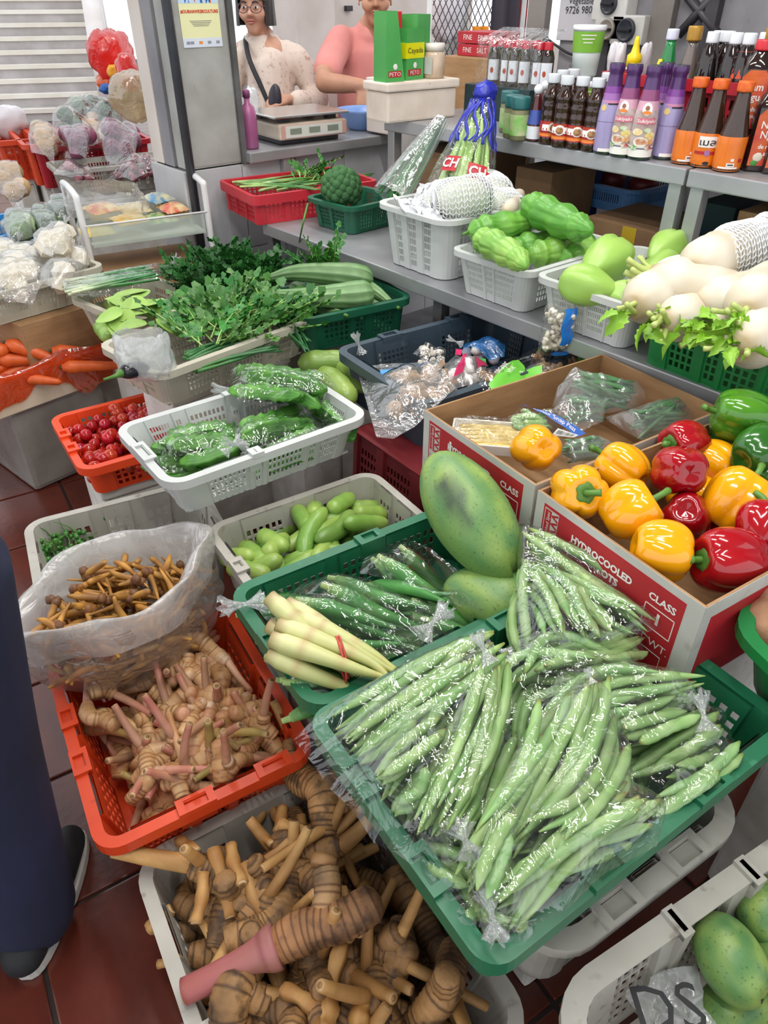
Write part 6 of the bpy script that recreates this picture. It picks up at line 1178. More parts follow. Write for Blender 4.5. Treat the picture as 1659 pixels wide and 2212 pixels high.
sp2=Pile(0);sp2.S=np.array([[*P(145+190*f,620-35*f+dy,.705),.012]for f in np.linspace(0,1,14)for dy in(-8,0,10)])
drape('long clear bag of scallions behind the betel basket',pxs([(132,615),(150,598),(260,580),(345,570),(400,545),(395,580),(340,605),(240,632),(150,642)],.70),sp2,0,.68,FILM,.5,knots=((P(370,572,.72),(.7,.5,.2),.03),))
YB=[]
for i in range(4):
 b=MB();R=random.Random(i);b.smooth=False;b.ball((0,0,0),(.046,.04,.034),6,5,lambda v:1+.28*noise.noise(v*2.4+Vector((i*3,0,0))));YB.append(Item('yam_bean',[('piece',b.mesh('yam_bean',mat('yam_flesh','#e9e2d2','#d9cdb4',18,rough=.5)))],[(-.015,0,0),(.015,0,0)],[.036,.036]))
for i,(pts,lab)in enumerate((([(-30,600),(20,560),(80,555),(110,590),(60,625),(5,630)],'knotted clear bag of peeled white yam bean at the front left'),([(85,600),(110,545),(170,530),(195,560),(170,590),(110,610)],'knotted clear bag of peeled yam bean at the right end'),([(20,550),(60,520),(130,530),(110,570),(40,575)],'clear bag of yam bean in the middle'),([(75,530),(85,490),(140,485),(160,520),(110,545)],'topmost clear bag of yam bean piled against the blue basket'),([(-60,560),(-20,520),(40,520),(40,560),(-20,590)],'clear bag of yam bean cut by the left edge'))):
 z=.715+.012*(i==3)+.05*(i==3);sim_bag(YB,9,pts,z,.64+.06*(i==3),'peeled white yam bean piece','yam bean','yam bean pieces in clear bags',lab,FILMW,knots=((P(*pts[2],z+.02),(.3,-.3,.9),.02),))
yc=carton('brown_carton','brown corrugated carton under the yam bean basket',(P(-60,655,.578).x,P(-60,655,.578).y),9,.52,.36,.578,.22,False,None,True)
M_cp=mat('card_print','#a34a3a',rough=.7);yc['txt']('v-',.30,.19,'MADE IN',.016,M_cp)
for(s0,s1,t0,t1)in((.30,.385,.11,.112),(.30,.385,.17,.172),(.30,.302,.11,.172),(.383,.385,.11,.172),(.34,.343,.12,.15),(.32,.365,.148,.158)):yc['rect']('v-',s0,s1,t0,t1,.0009,M_cp,'printed_mark')
c0=yc['c'];b=MB();T0=Matrix.Translation((c0.x,c0.y,0))@Matrix.Rotation(yc['rot'],4,'Z');b.box((-.24,-.16,0),(.24,.16,.356));single('foam_box',b.mesh('foam_box',M_foam,.01),'foam box carrying the brown carton','box',T0)
CAB=[]
for i in range(3):
 b=MB();b.ball((0,0,0),(.045,.04,.035),14,9,lambda v:1+.2*noise.noise(v*4+Vector((i*5,0,0))));CAB.append(Item('cabbage_piece',[('piece',b.mesh('cabbage_piece',mat('cab'+str(i),('#c9d3b4','#6f8f5a','#3f5f3c')[i],('#8fa878','#4c7040','#2c4a2c')[i],22,rough=.5)))],[(0,0,0)],[.042]))
for i,(pts,lab)in enumerate((([(0,490),(30,462),(80,470),(70,500),(20,515)],'clear bag of pale green vegetables at the left of the blue basket'),([(70,480),(95,450),(125,455),(125,490),(90,500)],'clear bag of white and green vegetables in the right of the blue basket'),([(105,460),(120,435),(150,440),(150,470),(125,475)],'clear bag of dark green vegetables in the corner of the blue basket'))):sim_bag([CAB[i],CAB[(i+(i<2))%3]],9,pts,.75,.67,'piece of bagged green vegetable','vegetable','vegetables in the blue basket',lab,FILMW)
support(bl2,'foam box hidden under the blue basket',0,.04)
ca=P(20,892,.33);T=Matrix.Translation((ca.x,ca.y,0))@Matrix.Rotation(math.radians(9),4,'Z');M_wrap=mat('wrapped_grey','#8f8a84','#736c66',5,rough=.25,bump=.6,bscale=14,coat=.5)
b=MB();b.box((0,0,.002),(.36,.42,.325));single('wrapped_foam_box',b.mesh('wrapped_foam_box',M_wrap,.02),'grey foam box wrapped in cling film standing on the red floor tiles','box',T)
t=thing('carrot_box','cream foam box of carrots lined with orange plastic','box',T);b=MB();z0,z1=.328,.452
M_cf=mat('cream_foam','#d9c9b4','#cdbba2',10,rough=.8)
for(a,e)in(((-.16,-.02,z0),(.44,.0,z1)),((-.16,.36,z0),(.44,.38,z1)),((-.16,0,z0),(-.14,.36,z1)),((.42,0,z0),(.44,.36,z1)),((-.14,0,z0),(.42,.36,z0+.02))):b=MB();b.box(a,e);part('side_panel',b.mesh('side_panel',M_cf,.004),t)
M_of=film('orange_film','#ff9a50',.52,.10,.12,12,.8,'#f0601c')
b=MB()
def orf(i,j):
 per=[(-.165,-.028),(.447,-.028),(.447,.388),(-.165,.388)];s=i*4;k=int(s)%4;f=s-int(s);x=per[k][0]+(per[(k+1)%4][0]-per[k][0])*f;y=per[k][1]+(per[(k+1)%4][1]-per[k][1])*f
 dip=.055+.03*noise.noise(Vector((x*14,y*14,0)))+.055*max(0,math.sin(i*40))*.7;ins=.035 if j<.5 else 0
 cx,cy=.14,.18;g=1-ins/.25*(1-2*j if j<.5 else 0);w=.006*noise.noise(Vector((x*30,y*30,j*6)))
 z=z1+.03+.01*math.sin(i*50)-(j-.45)*dip*3.2 if j>.45 else z1-.02+j*.1
 return Vector((cx+(x-cx)*g+w,cy+(y-cy)*g+w,z))
b.grid(orf,120,12,True);part('plastic_liner',b.mesh('plastic_liner',M_of),t)
CA=[mk_carrot(L,r,i)for i,(L,r)in enumerate(((.19,.025),(.17,.023),(.21,.024),(.16,.026)))];cq=Pile(.40,.455,.9)
for i in range(16):q=T@Vector((rnd(-.05,.34),rnd(.06,.30),0));put(CA[i%4],cq.drop(CA[i%4],q.x,q.y,rnd(-.3,.3)+(PI if i%2 else 0)),'bright orange carrot lower in the foam box','carrot','carrots in the foam box')
for i,(x0,y0,x1,y1)in enumerate(((30,765,120,760),(60,745,160,735),(130,755,215,735),(0,770,-60,775),(70,725,190,715),(20,790,110,785),(160,765,230,755),(-40,750,60,745),(120,735,200,705))):put(CA[i%4],at_px(cq,CA[i%4],x0,y0,x1,y1,.478,i),'bright orange carrot on top of the foam box heap','carrot','carrots on top of the foam box')
b=MB();b.ball((0,0,0),.0068,10,7);PE=b.mesh('pea_eggplant',mat('pea_eggplant','#4f8a3c','#3a7030',30,rough=.35,rand=.2));pq=Pile(.30,.36,.95);PI_=Item('pea_eggplant',[('body',PE)],[(0,0,0)],[.0068])
for k in range(120):q=P(rnd(80,190),0,.35);y=1205-(q.x-0)*0;q=P(*(lambda u,v:(82+110*u,1195-40*u+(v-.5)*60))(rnd(0,1),rnd(0,1)),.345);put(PI_,pq.drop(PI_,q.x,q.y,0),'small green pea eggplant in the grimy crate','eggplant','pea eggplants in the crate')
bunch('pea_eggplant_cluster','thin green stems of the pea eggplant clusters','stems',(130,1175),.345,12,[(sprig_mesh('stem',.07,.004,60,V['stem'],4)[0],sprig_mesh('stem',.05,.006,61,V['stem'],4)[1])],.05,None,1,(.7,1.1),(.2,1.0))
for(x,y)in((245,1112),(255,1108),(228,1118)):single('pea_eggplant',PE,'pea eggplant alone at the back wall of the crate','eggplant',Matrix.Translation(P(x,y,.365))@Matrix.Scale(1.3,4),'pea eggplants at the back wall')
FRT=[mk_froot(rnd(.07,.11),rnd(.0072,.009),i,i%3==0)for i in range(8)];LFRT=[mk_froot(rnd(.13,.18),.0075,i+30)for i in range(4)]
bc=Vector((.300,1.235,0));fr=Pile(.36,.40,.8);brot=-.12
def el(a,k=1.0):x,y=.20*k*math.cos(a),.125*k*math.sin(a);return Vector((bc.x+x*math.cos(brot)-y*math.sin(brot),bc.y+x*math.sin(brot)+y*math.cos(brot),0))
for i in range(85):q=el(rnd(0,6.28),math.sqrt(rnd(0,1))*.72);it=random.choice(FRT);fr.cap=.40+.075*min(1,i/45);put(it,fr.drop(it,q.x,q.y,rnd(0,6.28),rnd(0,6.28)),'tan fingerroot finger in the mouth of the big bag','fingerroot','fingerroot in the big bag')
for i in range(74):
 a=rnd(-2.9,.35);zz=rnd(.31,.455);kk=.70;p0=el(a,kk);p1=el(a+.02,kk);tg=Vector((-math.sin(a)*.185,math.cos(a)*.125,0));tg=Matrix.Rotation(brot,3,'Z')@tg;tg.z=rnd(-.02,.05);it=random.choice(LFRT+FRT);put(it,orient(Vector((p0.x,p0.y,zz)),tg*(1 if i%2 else-1)),'long fingerroot pressed against the film of the big bag','fingerroot','fingerroot seen through the bag')
t=thing('fingerroot_bag','big open translucent bag of fingerroot resting on the orange crate','bag',Matrix.Translation((bc.x,bc.y,.30))@Matrix.Rotation(brot,4,'Z'));b=MB()
def frb(i,j):
 a=2*PI*i;k=.68+.38*math.sin(PI*min(.62,.06+j*.75));z=-.015+.20*j;w=1+.018*math.sin(9*a+5*j)+.03*noise.noise(Vector((math.cos(a)*3,math.sin(a)*3,j*5)));return Vector((.206*k*w*math.cos(a),.130*k*w*math.sin(a),z))
b.grid(frb,72,22,True);part('film',b.mesh('bag_film',film('bag_haze','#ffffff',.22,.07,.1,14,.9,'#cfc8c0',(1,1,2.2))),t)
b=MB()
def frc(i,j):
 a=2*PI*i;r=1.0-.30*abs(j-.42)**1.0*(1 if j>.42 else.25);wob=1+.05*math.sin(4*a+1)+.03*math.sin(9*a+6*j)+.03*noise.noise(Vector((math.cos(a)*2.2,math.sin(a)*2.2,j*3)));z=.135+.085*math.sin(PI*min(1,j*1.05))+.010*math.sin(3*a+2)+.028*math.cos(a)-.03*max(0,j-.6);k=.97 if j<.42 else.97-.55*(j-.42);return Vector((.215*k*wob*math.cos(a),.14*k*wob*math.sin(a),z))
b.grid(frc,72,12,True);part('collar',b.mesh('bag_collar',film('collar_milk',milk=.42,gloss=.05,rough=.25,bscale=12,bump=.9,milkcol='#f2f0ee')),t)
for i,(px,py,z,s)in enumerate(((1672,1345,.665,.8),(1690,1300,.68,.7),(1720,1400,.65,.8),(1800,1330,.64,.9),(1780,1420,.63,.85),(1860,1400,.63,.9))):
 b=MB();b.ball((0,0,0),(.075,.06,.055),28,18,lambda v:1+.10*noise.noise(v*2+Vector((i*4,0,0)))+.035*abs(noise.noise(v*6+Vector((0,i,0)))));single('brown_yam',b.mesh('brown_yam',mat('yam_skin','#a37a5c','#7f5a42',9,rough=.75,bump=.8,bscale=45,spots='#c9a88c',sscale=18,sth=.62)),('brown wrinkled yam in the green basket at the right edge','smaller brown yam behind the first','brown yam cut by the right edge','brown yam in the middle of the green basket','brown yam at the near side of the green basket','brown yam at the far end of the green basket')[i],'yam',Matrix.Translation(P(px,py,z))@Matrix.Scale(s,4))
M4=mk_mango(.125,.049,5);M5=mk_mango(.115,.044,9)
for i,(px,py,z,dx)in enumerate(((1580,2075,.37,(-.3,-.9,-.2)),(1648,1960,.36,(.6,.5,.1)),(1590,2175,.29,(.8,-.2,0)),(1650,2190,.27,(.3,.9,0)),(1690,2080,.33,(.5,.5,0)))):put(M4 if i!=1 else M5,orient(P(px,py,z),dx)@Matrix.Rotation(i,4,'X'),('plump green mango with a brown tip in the corner crate','green mango cut by the right edge','green mango under the plump one','green mango in the bottom right corner','green mango hidden at the right')[i],'mango')
mb=sheet('marked_bag','clear grey bag with hand-drawn black letters in the mango crate',((1370,2130),(1500,2075),(1560,2290),(1380,2320)),(.34,.345,.30,.30),.02,FILMM,'bag',seed=2)
g0,g1=P(1440,2190,.345),P(1500,2185,.345);gx=(g1-g0).normalized();gy=Vector((0,0,1)).cross(gx);part('lettering',text_mesh('DS',.085,lambda x,y:g0+gx*x+gy*y+Vector((0,0,.012)),M_blk),mb)
hgr=crate('hgr','melon_crate','grimy white crate of hairy melons between the white and the slate crates','grey',(.985,1.95),-7,.24,.44,.575,.11,.06,(((.1,.9,6),),((.1,.42,6),(.56,.9,6))),(3,.2,.8),(.014,.02),0,.03);support(hgr,'foam box hidden under the melon crate',0,.03)
HM=[mk_cuc(.20,.040,.006,71,.45),mk_cuc(.22,.036,.0,72,.55)]
for i,(x0,y0,x1,y1,z)in enumerate(((685,785,745,785,.59),(745,795,790,830,.58),(690,805,760,870,.60))):a,e=P(x0,y0,z),P(x1,y1,z);put(HM[i%2],orient((a+e)/2,e-a),('plump striped melon at the back of the melon crate','green melon end beside the slate crate','long pale melon in front in the melon crate')[i],'melon')
# ---------------- trolley of snacks
ta,tb2=P(165,428,.88),P(440,398,.88);tx=(tb2-ta);tx.z=0;TW=tx.length;T=orient((ta.x,ta.y,0),tx);t=thing('kitchen_trolley','white tube trolley with a wire and glass tray beside the pillar','trolley',T);M_tube=mat('white_enamel','#e4e4e4','#d3d3d2',8,rough=.3)
for s in(0,1):
 b=MB();b.sweep(spline([(s*TW,0,0),(s*TW,0,.5),(s*TW,0,.84),(s*TW,.03,.885),(s*TW,.25,.885),(s*TW,.285,.84),(s*TW,.285,.5),(s*TW,.285,0)],40),.0125,10);part('frame',b.mesh('trolley_frame',M_tube),t)
for z in(.70,.38):
 b=MB();b.box((.02,.01,z),(TW-.02,.275,z+.006));part('tray_base',b.mesh('tray_base',M_tube),t)
 for(a,e)in(((.02,-.012,z),(TW-.02,-.006,z+.075)),((.02,.28,z),(TW-.02,.286,z+.075))):b=MB();b.box(a,e);part('tray_wall',b.mesh('tray_wall',glassy('clear_plastic','#e9efe9',.3),.001),t)
 for y in(-.01,.283):b=MB();b.sweep([(.0,y,z+.08),(TW,y,z+.08)],.004,8);part('wire',b.mesh('wire',M_tube),t)
for i,(x,y,c,l,s)in enumerate(((.06,.09,'#d9b23a',.13,0),(.19,.08,'#d9a93a',.13,.2),(.11,.18,'#cf7f6a',.13,.4),(.32,.12,'#3f8a4a',.12,.1),(.38,.14,'#c9463a',.11,.3),(.34,.2,'#2f7fae',.11,.5),(.42,.17,'#d9b83a',.10,.2),(.24,.2,'#d9c08a',.12,.1))):
 b=MB();b.grid(lambda i_,j:Vector(((i_-.5)*l,(j-.5)*.1,.018*(math.sin(PI*i_)*math.sin(PI*j))**.5+.002*math.sin(30*i_+12*j))),14,10);b.grid(lambda i_,j:Vector(((i_-.5)*l,(.5-j)*.1,-.014*(math.sin(PI*i_)*math.sin(PI*j))**.5)),10,8)
 single('snack_packet',b.mesh('snack_packet',mat('packet'+c,c,rough=.3,var='#e2d4a0',scale=25)),('yellow packet at the left of the trolley tray','second yellow packet in the trolley tray','pinkish packet behind the yellow ones','green foil packet in the right of the tray','red foil packet in the right of the tray','blue packet at the back of the tray','small yellow packet by the right handle','beige packet in the middle of the tray')[i],'packet',T@Matrix.Translation((x,y,.735+.03*(i%3)+.01*(i>2)))@Matrix.Rotation(s,4,'Z')@Matrix.Rotation(.15,4,'X'))
t2=stand_bag('plastic_bag','big crumpled clear bag lying over the yellow packets on the trolley',(240,462),.78,.30,.13,.14,-.5,FILMW)
b=MB();b.box((.04,.02,.39),(TW-.05,.26,.60));bx=single('dim_carton',b.mesh('dim_carton',M_card,.003),'brown carton with a dark red print on the lower trolley shelf','box',T)
for(s0,s1,z0,z1)in((.16,.33,.42,.47),(.20,.29,.47,.50),(.23,.26,.50,.53)):b=MB();b.box((s0,.0188,z0),(s1,.0198,z1));part('red_print',b.mesh('red_print',mat('dull_red','#7a2a2a',rough=.7)),bx)
part('lettering',text_mesh('MOONBOAT',.045,lambda x,y:Vector((.245+x,.0185,.565+y)),mat('dull_print','#5c3a2c',rough=.8)),bx)
# ---------------- far-left crates and bags
def spheres(r,c,c2,name,e=(1,1,1)):b=MB();b.ball((0,0,0),(r*e[0],r*e[1],r*e[2]),12,8,lambda v:1+.05*math.sin(5*v.x+3*v.z));return Item(name,[('body',b.mesh(name,mat(name,c,c2,14,rough=.4,rand=.15)))],[(0,0,0)],[r])
SH=[spheres(.021,'#a05a66','#7d4450','shallot',(1.2,.9,.9))];ON=[spheres(.042,'#8f4a66','#6d3550','red_onion')];PO=[spheres(.045,'#c9a678','#b38f60','turnip')];GRN=[CAB[1],CAB[2]]
for i,(it,n,pts,z,zb,lab,cat,gr,fl)in enumerate(((SH,26,[(112,362),(125,325),(160,308),(190,340),(200,362),(150,368)],.82,.74,'small purple shallot in the left bag','shallot','shallots in the left bag','peaked clear bag of shallots at the left of the grey basket'),(SH,34,[(205,350),(230,315),(300,298),(350,330),(355,348),(280,360)],.83,.74,'small purple shallot in the right bag','shallot','shallots in the right bag','bulging clear bag of shallots beside the pillar'),(ON,9,[(130,290),(150,262),(185,262),(205,290),(180,312),(145,308)],.90,.80,'red onion in the middle bag','onion','onions in the middle bag','clear bag of red onions in the middle of the red crate'),(ON,12,[(205,285),(230,245),(280,240),(300,270),(285,300),(225,305)],.91,.80,'red onion in the right bag','onion','onions in the right bag','clear bag of red onions under the hanging noodle bag'),(PO,8,[(60,300),(70,262),(110,258),(130,290),(105,310)],.91,.80,'tan turnip in the left bag of the red crate','turnip','turnips in the left bag','clear bag of tan turnips in the left of the red crate'),(PO,6,[(175,265),(200,245),(225,262),(215,285),(185,285)],.90,.80,'tan turnip behind the onions','turnip','turnips behind the onions','clear bag of turnips behind the red onions'),(GRN,14,[(105,250),(140,220),(200,200),(245,205),(250,235),(190,258),(130,265)],.97,.85,'leafy green piece in the long cloudy bag','vegetable','greens in the long cloudy bag','long cloudy bag of leafy greens behind the onions'),(PO,5,[(-20,385),(10,355),(40,360),(55,390),(20,405)],.80,.70,'pale root in the bag at the left edge','root','roots at the left edge','cloudy bag of pale roots at the left edge'))):sim_bag(it,n,pts,z,zb,lab,cat,gr,fl,FILM,edge=.05)
for key,lab in(('shl','foam box under the shallot basket'),('rdb','foam box under the red onion crate'),('org','foam box under the turnip crate'),('ogl','foam box under the outer orange crate')):support(CR[key],lab,0,.04)
M_rbag=film('red_bag','#ff4a3a',.62,.06,.25,10,.8,'#e8281c')
def blob_bag(name,lab,px,Y,w,h,m,seed,cat='bag'):
 q=PY(px[0],px[1],Y);b=MB();b.ball((0,0,0),(w,w*.7,h),26,18,lambda v:(1+.22*noise.noise(v*2.2+Vector((seed,0,0)))+.07*noise.noise(v*7))*(1-.35*max(0,v.z)**3));t=thing(name,lab,cat,Matrix.Translation(q));part('film',b.mesh('bag_film',m),t);return t
blob_bag('red_carrier_bag','full red carrier bag hanging in front of the stairs',(238,112),4.7,.125,.15,M_rbag,1);blob_bag('red_carrier_bag','smaller red carrier bag beside the pillar',(275,150),4.4,.06,.11,M_rbag,4);blob_bag('orange_bag','small orange bag below the red carrier bags',(232,175),4.7,.065,.05,film('orange_bag','#ff9a40',.6,.06,.25,10,.8,'#f07818'),6);blob_bag('yellow_bag','small yellow bag between the red bags',(250,155),4.55,.045,.05,mat('yellow_bag','#e2a51c','#d08a10',12,rough=.4),8);blob_bag('blue_pouch','small blue pouch under the red carrier bags',(233,190),4.5,.045,.03,mat('blue_pouch','#1f5fae','#174a8c',12,rough=.4),9)
blob_bag('noodle_bag','hanging clear bag of pale dried noodles beside the pillar',(288,200),3.9,.12,.13,film('noodle_film','#f6e8cf',.45,.1,.15,12,.8,'#cdbb9c'),12);blob_bag('white_roll','white rounded roll at the left edge above the orange crate',(15,258),4.9,.11,.10,mat('white_roll','#e6e4e6','#d8d4d8',6,rough=.4),15,'roll')
b=MB();b.box((-.4,3.75,.56),(.78,4.4,.60));single('dark_table',b.mesh('dark_table',M_dark,.004),'dark table edge behind the blue basket','table');b=MB();[b.box((x-.02,y-.02,0),(x+.02,y+.02,.56))for x in(-.36,.74)for y in(3.79,4.36)];single('table_legs',b.mesh('table_legs',M_dark),'dark legs of the table behind the blue basket','leg')
# ================================================================ bottles
def prof_r(pr,z):
 for(r0,z0),(r1,z1)in zip(pr[:-1],pr[1:]):
  if z0<=z<=z1+1e-9:return r0+(r1-r0)*(z-z0)/max(1e-6,z1-z0)
 return pr[-1][0]
def sleeve(pr,z0,z1,m,off=.0007,a0=0,a1=2*PI,nz=10):
 b=MB();n=28;full=a1-a0>6.2
 b.grid(lambda i,j:(lambda a,z:Vector(((prof_r(pr,z)+off)*math.cos(a),(prof_r(pr,z)+off)*math.sin(a),z)))(a0+(a1-a0)*i,z0+(z1-z0)*j),n,nz,full);return b.mesh('label',m)
def patch(pr,ang,zc,w,h,m,off=.0014,round_=False):
 b=MB();rr=prof_r(pr,zc)
 def pt(x,z,o=off):r=prof_r(pr,zc+z)+o;return Vector((r*math.cos(ang+x/rr),r*math.sin(ang+x/rr),zc+z))
 if round_:
  n=16;b.add([pt(0,0)]+[pt(w/2*math.cos(2*PI*k/n),h/2*math.sin(2*PI*k/n))for k in range(n)],[(0,1+k,1+(k+1)%n)for k in range(n)])
 else:b.grid(lambda i,j:pt((i-.5)*w,(j-.5)*h),8,3)
 return b.mesh('print',m)
def curved_text(pr,ang,zc,txt,size,m,off=.002,sx=1):
 rr=prof_r(pr,zc);return text_mesh(txt,size,lambda x,y:Vector(((prof_r(pr,zc+y)+off)*math.cos(ang+x/rr),(prof_r(pr,zc+y)+off)*math.sin(ang+x/rr),zc+y)),m,'lettering',.0003,sx)
BOT={}
def bottle(kind,loc,label,group=None,face=0.0):
 loc=Vector(loc);yaw=math.atan2(-loc.y,-loc.x)+face;M=Matrix.Translation(loc)@Matrix.Rotation(yaw,4,'Z')@Matrix.Diagonal((1,1,dict(ripple=.79,purple=.75,purple_art=.75,orange=.75,orange_front=.75,square=.82,redcap=.84).get(kind,1),1))
 if kind in BOT:return copy_tree(BOT[kind],M,label,group)
 t=thing('sauce_bottle',label,'bottle',M,group);BOT[kind]=t;P_=lambda n,me,lab=None:part(n,me,t,lab)
 lath=lambda pr,m,n=24,sec=None:(lambda b:(b.lathe(pr,n,sec=sec),b.mesh('bottle_body',m))[1])(MB())
 cap=lambda r,z0,z1,m,kn=0:(lambda b:(b.lathe([(r,z0),(r*1.02,z0+.004),(r,z1-.004),(r*.94,z1),(.001,z1+.0005)],30,sec=(lambda a,z:1+kn*math.cos(15*a))),b.mesh('cap',m))[1])(MB())
 dk=mat('dark_sauce','#1d1210','#2c1a14',9,rough=.08,coat=.6)
 if kind=='ripple':
  pr=[(.024,0),(.0275,.006),(.0275,.03)]+[(.0268-.001*math.sin(k*1.05),.03+.006*k)for k in range(1,24)]+[(.0245,.178),(.019,.195),(.0155,.207),(.0155,.222)]
  pr=[(r+(.0018*math.sin(z*190)if z>.085 else 0),z)for r,z in pr];P_('body',lath(pr,mat('brown_sauce','#2a1812','#3a2218',9,rough=.1,coat=.5),24,lambda a,z:1+(.02*math.cos(12*a+z*400)if z>.09 else 0)));P_('cap',cap(.0195,.214,.245,mat('cap_silver','#c7ccd2',rough=.3),.03))
  P_('label',sleeve(pr,.028,.085,mat('label_red','#a31f30','#b8452a',30,rough=.35),.0016));P_('label',sleeve(pr,.032,.042,mat('label_orange','#d9792a',rough=.4),.002));P_('print',patch(pr,0,.062,.07,.022,mat('label_white','#e8e4df',rough=.4),.0022));P_('print',patch(pr,0,.063,.032,.036,mat('label_white','#e8e4df'),.0028,True));P_('print',patch(pr,0,.062,.022,.026,mat('label_brown','#7a4a2c','#c9a070',60,rough=.5),.0033,True))
 elif kind in('purple','purple_art'):
  pr=[(.03,0),(.033,.006),(.0335,.10),(.032,.15),(.026,.20),(.021,.245),(.0185,.275),(.0185,.283),(.0215,.286),(.0215,.31),(.02,.313)]
  P_('body',lath(pr,mat('glass_green_dark','#2c3a34',rough=.1,coat=.4)));pl_=mat('label_purple','#4f2c66','#47275c',8,rough=.28,coat=.3)
  if kind=='purple':P_('label',sleeve(pr,.012,.19,mat('label_lilac','#9d93bd','#9186b2',6,rough=.28,coat=.3)));P_('label',sleeve(pr,.19,.213,mat('label_violet','#9463a4',rough=.28)));P_('label',sleeve(pr,.213,.236,mat('label_plum','#7a3f8f',rough=.28)));P_('label',sleeve(pr,.236,.313,pl_));P_('print',patch(pr,.3,.018,.06,.012,mat('label_white','#e8e4df')));P_('print',patch(pr,.1,.185,.05,.008,mat('label_pink','#c07a9c')));P_('print',patch(pr,.2,.178,.03,.005,M_blk));P_('print',patch(pr,-.7,.165,.018,.022,mat('label_gold','#c9b070'),.0014,True));P_('print',patch(pr,0,.117,.085,.0012,pl_))
  else:
   P_('label',sleeve(pr,.012,.05,mat('label_white','#e8e4df')));P_('label',sleeve(pr,.05,.17,mat('label_cream','#cfc0c4','#8f7468',18,rough=.28,coat=.3)));P_('label',sleeve(pr,.17,.20,mat('label_rose','#c79aac',rough=.28)));P_('label',sleeve(pr,.20,.236,mat('label_magenta','#864670',rough=.28)));P_('label',sleeve(pr,.236,.313,pl_))
   P_('print',patch(pr,-.1,.175,.026,.042,mat('label_white','#e8e4df'),.0016,True));P_('print',patch(pr,-.1,.178,.011,.016,mat('label_skin','#8a5a42'),.0022,True));P_('print',patch(pr,-.1,.163,.022,.012,mat('label_orange','#d9792a'),.0022,True));o=P_('print',patch(pr,0,.135,.055,.02,mat('label_pink2','#c96a80'),.0016));part('lettering',curved_text(pr,0,.135,'Sukiyaki',.016,M_cink),t)
   for(a,z,s,c)in((-.6,.098,.03,'#d9b24a'),(.2,.105,.02,'#4f9a3a'),(-.2,.065,.042,'#e0d5c8'),(.45,.07,.036,'#c98a4a'),(-.2,.066,.028,'#b5623a'),(.5,.088,.03,'#d9c03a'),(-.75,.045,.022,'#4f9a3a'),(.5,.045,.02,'#a93a3a')):P_('print',patch(pr,a,z,s,s*.8,mat('art'+c,c,'#e9e2d0',50,rough=.4),.002+.0004*(s<.03),True))
   P_('print',patch(pr,.1,.042,.09,.004,mat('label_navy','#4a5070'),.0018))
 elif kind in('orange','orange_front'):
  pr=[(.031,0),(.036,.008),(.037,.07),(.0375,.11),(.033,.135),(.026,.175),(.020,.22),(.0175,.245),(.0175,.252),(.019,.255)]
  P_('body',lath(pr,mat('brown_glass','#3b2418','#2c1a12',6,rough=.08,coat=.6)));P_('label',sleeve(pr,.004,.115,mat('label_bright_orange','#e0781c','#d46a12',8,rough=.3,coat=.3),.001));P_('cap',cap(.0205,.25,.282,mat('cap_orange','#dd6a1e','#c9541a',60,rough=.45),.03))
  if kind=='orange':P_('print',patch(pr,.1,.016,.05,.006,M_cink,.002));P_('print',patch(pr,.25,.026,.02,.012,M_cink,.002));P_('print',patch(pr,.25,.026,.014,.004,M_blk,.0026));P_('print',patch(pr,.32,.042,.008,.009,M_cink,.002));P_('print',patch(pr,.9,.04,.012,.012,M_cred,.002))
  else:P_('print',patch(pr,0,.088,.046,.036,M_cink,.002));part('lettering',curved_text(pr,0,.086,'เมล',.030,M_blk,.0028),t);P_('print',patch(pr,0,.052,.062,.010,M_cred,.002));P_('print',patch(pr,.1,.052,.014,.020,mat('label_violet2','#9a6aa0'),.0026,True));P_('print',patch(pr,.15,.018,.016,.012,M_blk,.002,True))
 elif kind=='redcap':
  pr=[(.022,0),(.0245,.005),(.0245,.115),(.02,.135),(.0125,.15),(.0125,.165)];P_('body',lath(pr,dk));P_('label',sleeve(pr,.02,.098,mat('label_paper','#d7dbe2',rough=.45),.001,-.85,.85));P_('print',patch(pr,-.25,.058,.012,.022,mat('label_rust','#a8452a'),.0018,True));P_('cap',cap(.016,.14,.17,mat('cap_red_wrap','#b52333',rough=.25)))
 elif kind=='pet':
  pr=[(.03,0),(.034,.008),(.034,.17)]+[(.034-.010*(k/6)**1.3,.17+.012*k)for k in range(1,7)]+[(.016,.262),(.014,.27)];P_('body',lath(pr,mat('cola_sauce','#1a0f10','#241415',8,rough=.06,coat=.7),24,lambda a,z:1+(.04*math.cos(9*a+z*90)if.15<z<.235 else 0)));b=MB();b.lathe([(.0285,.215),(.022,.238),(.016,.255),(.0145,.272)],20);P_('neck',b.mesh('neck',glassy('clear_neck','#cfcfc4',.35)));P_('cap',cap(.0175,.265,.293,mat('cap_white','#d9dde2',rough=.35),.02))
 elif kind in('green','gold'):
  pr=[(.031,0),(.034,.006),(.034,.13),(.03,.17),(.022,.215),(.0155,.25),(.0145,.275)];P_('body',lath(pr,mat('green_syrup','#0f7a3a','#0b5f2c',6,rough=.06,coat=.7)if kind=='green' else mat('fish_sauce','#6d625c','#5a4c46',6,rough=.08,coat=.6)));P_('cap',cap(.0175 if kind=='green' else.021,.268,.296 if kind=='green' else.305,mat('cap_lav','#c9cce0',rough=.35)if kind=='green' else mat('cap_gold','#b58a3a','#a37a2c',30,rough=.35,metal=.3),.02))
 elif kind=='square':
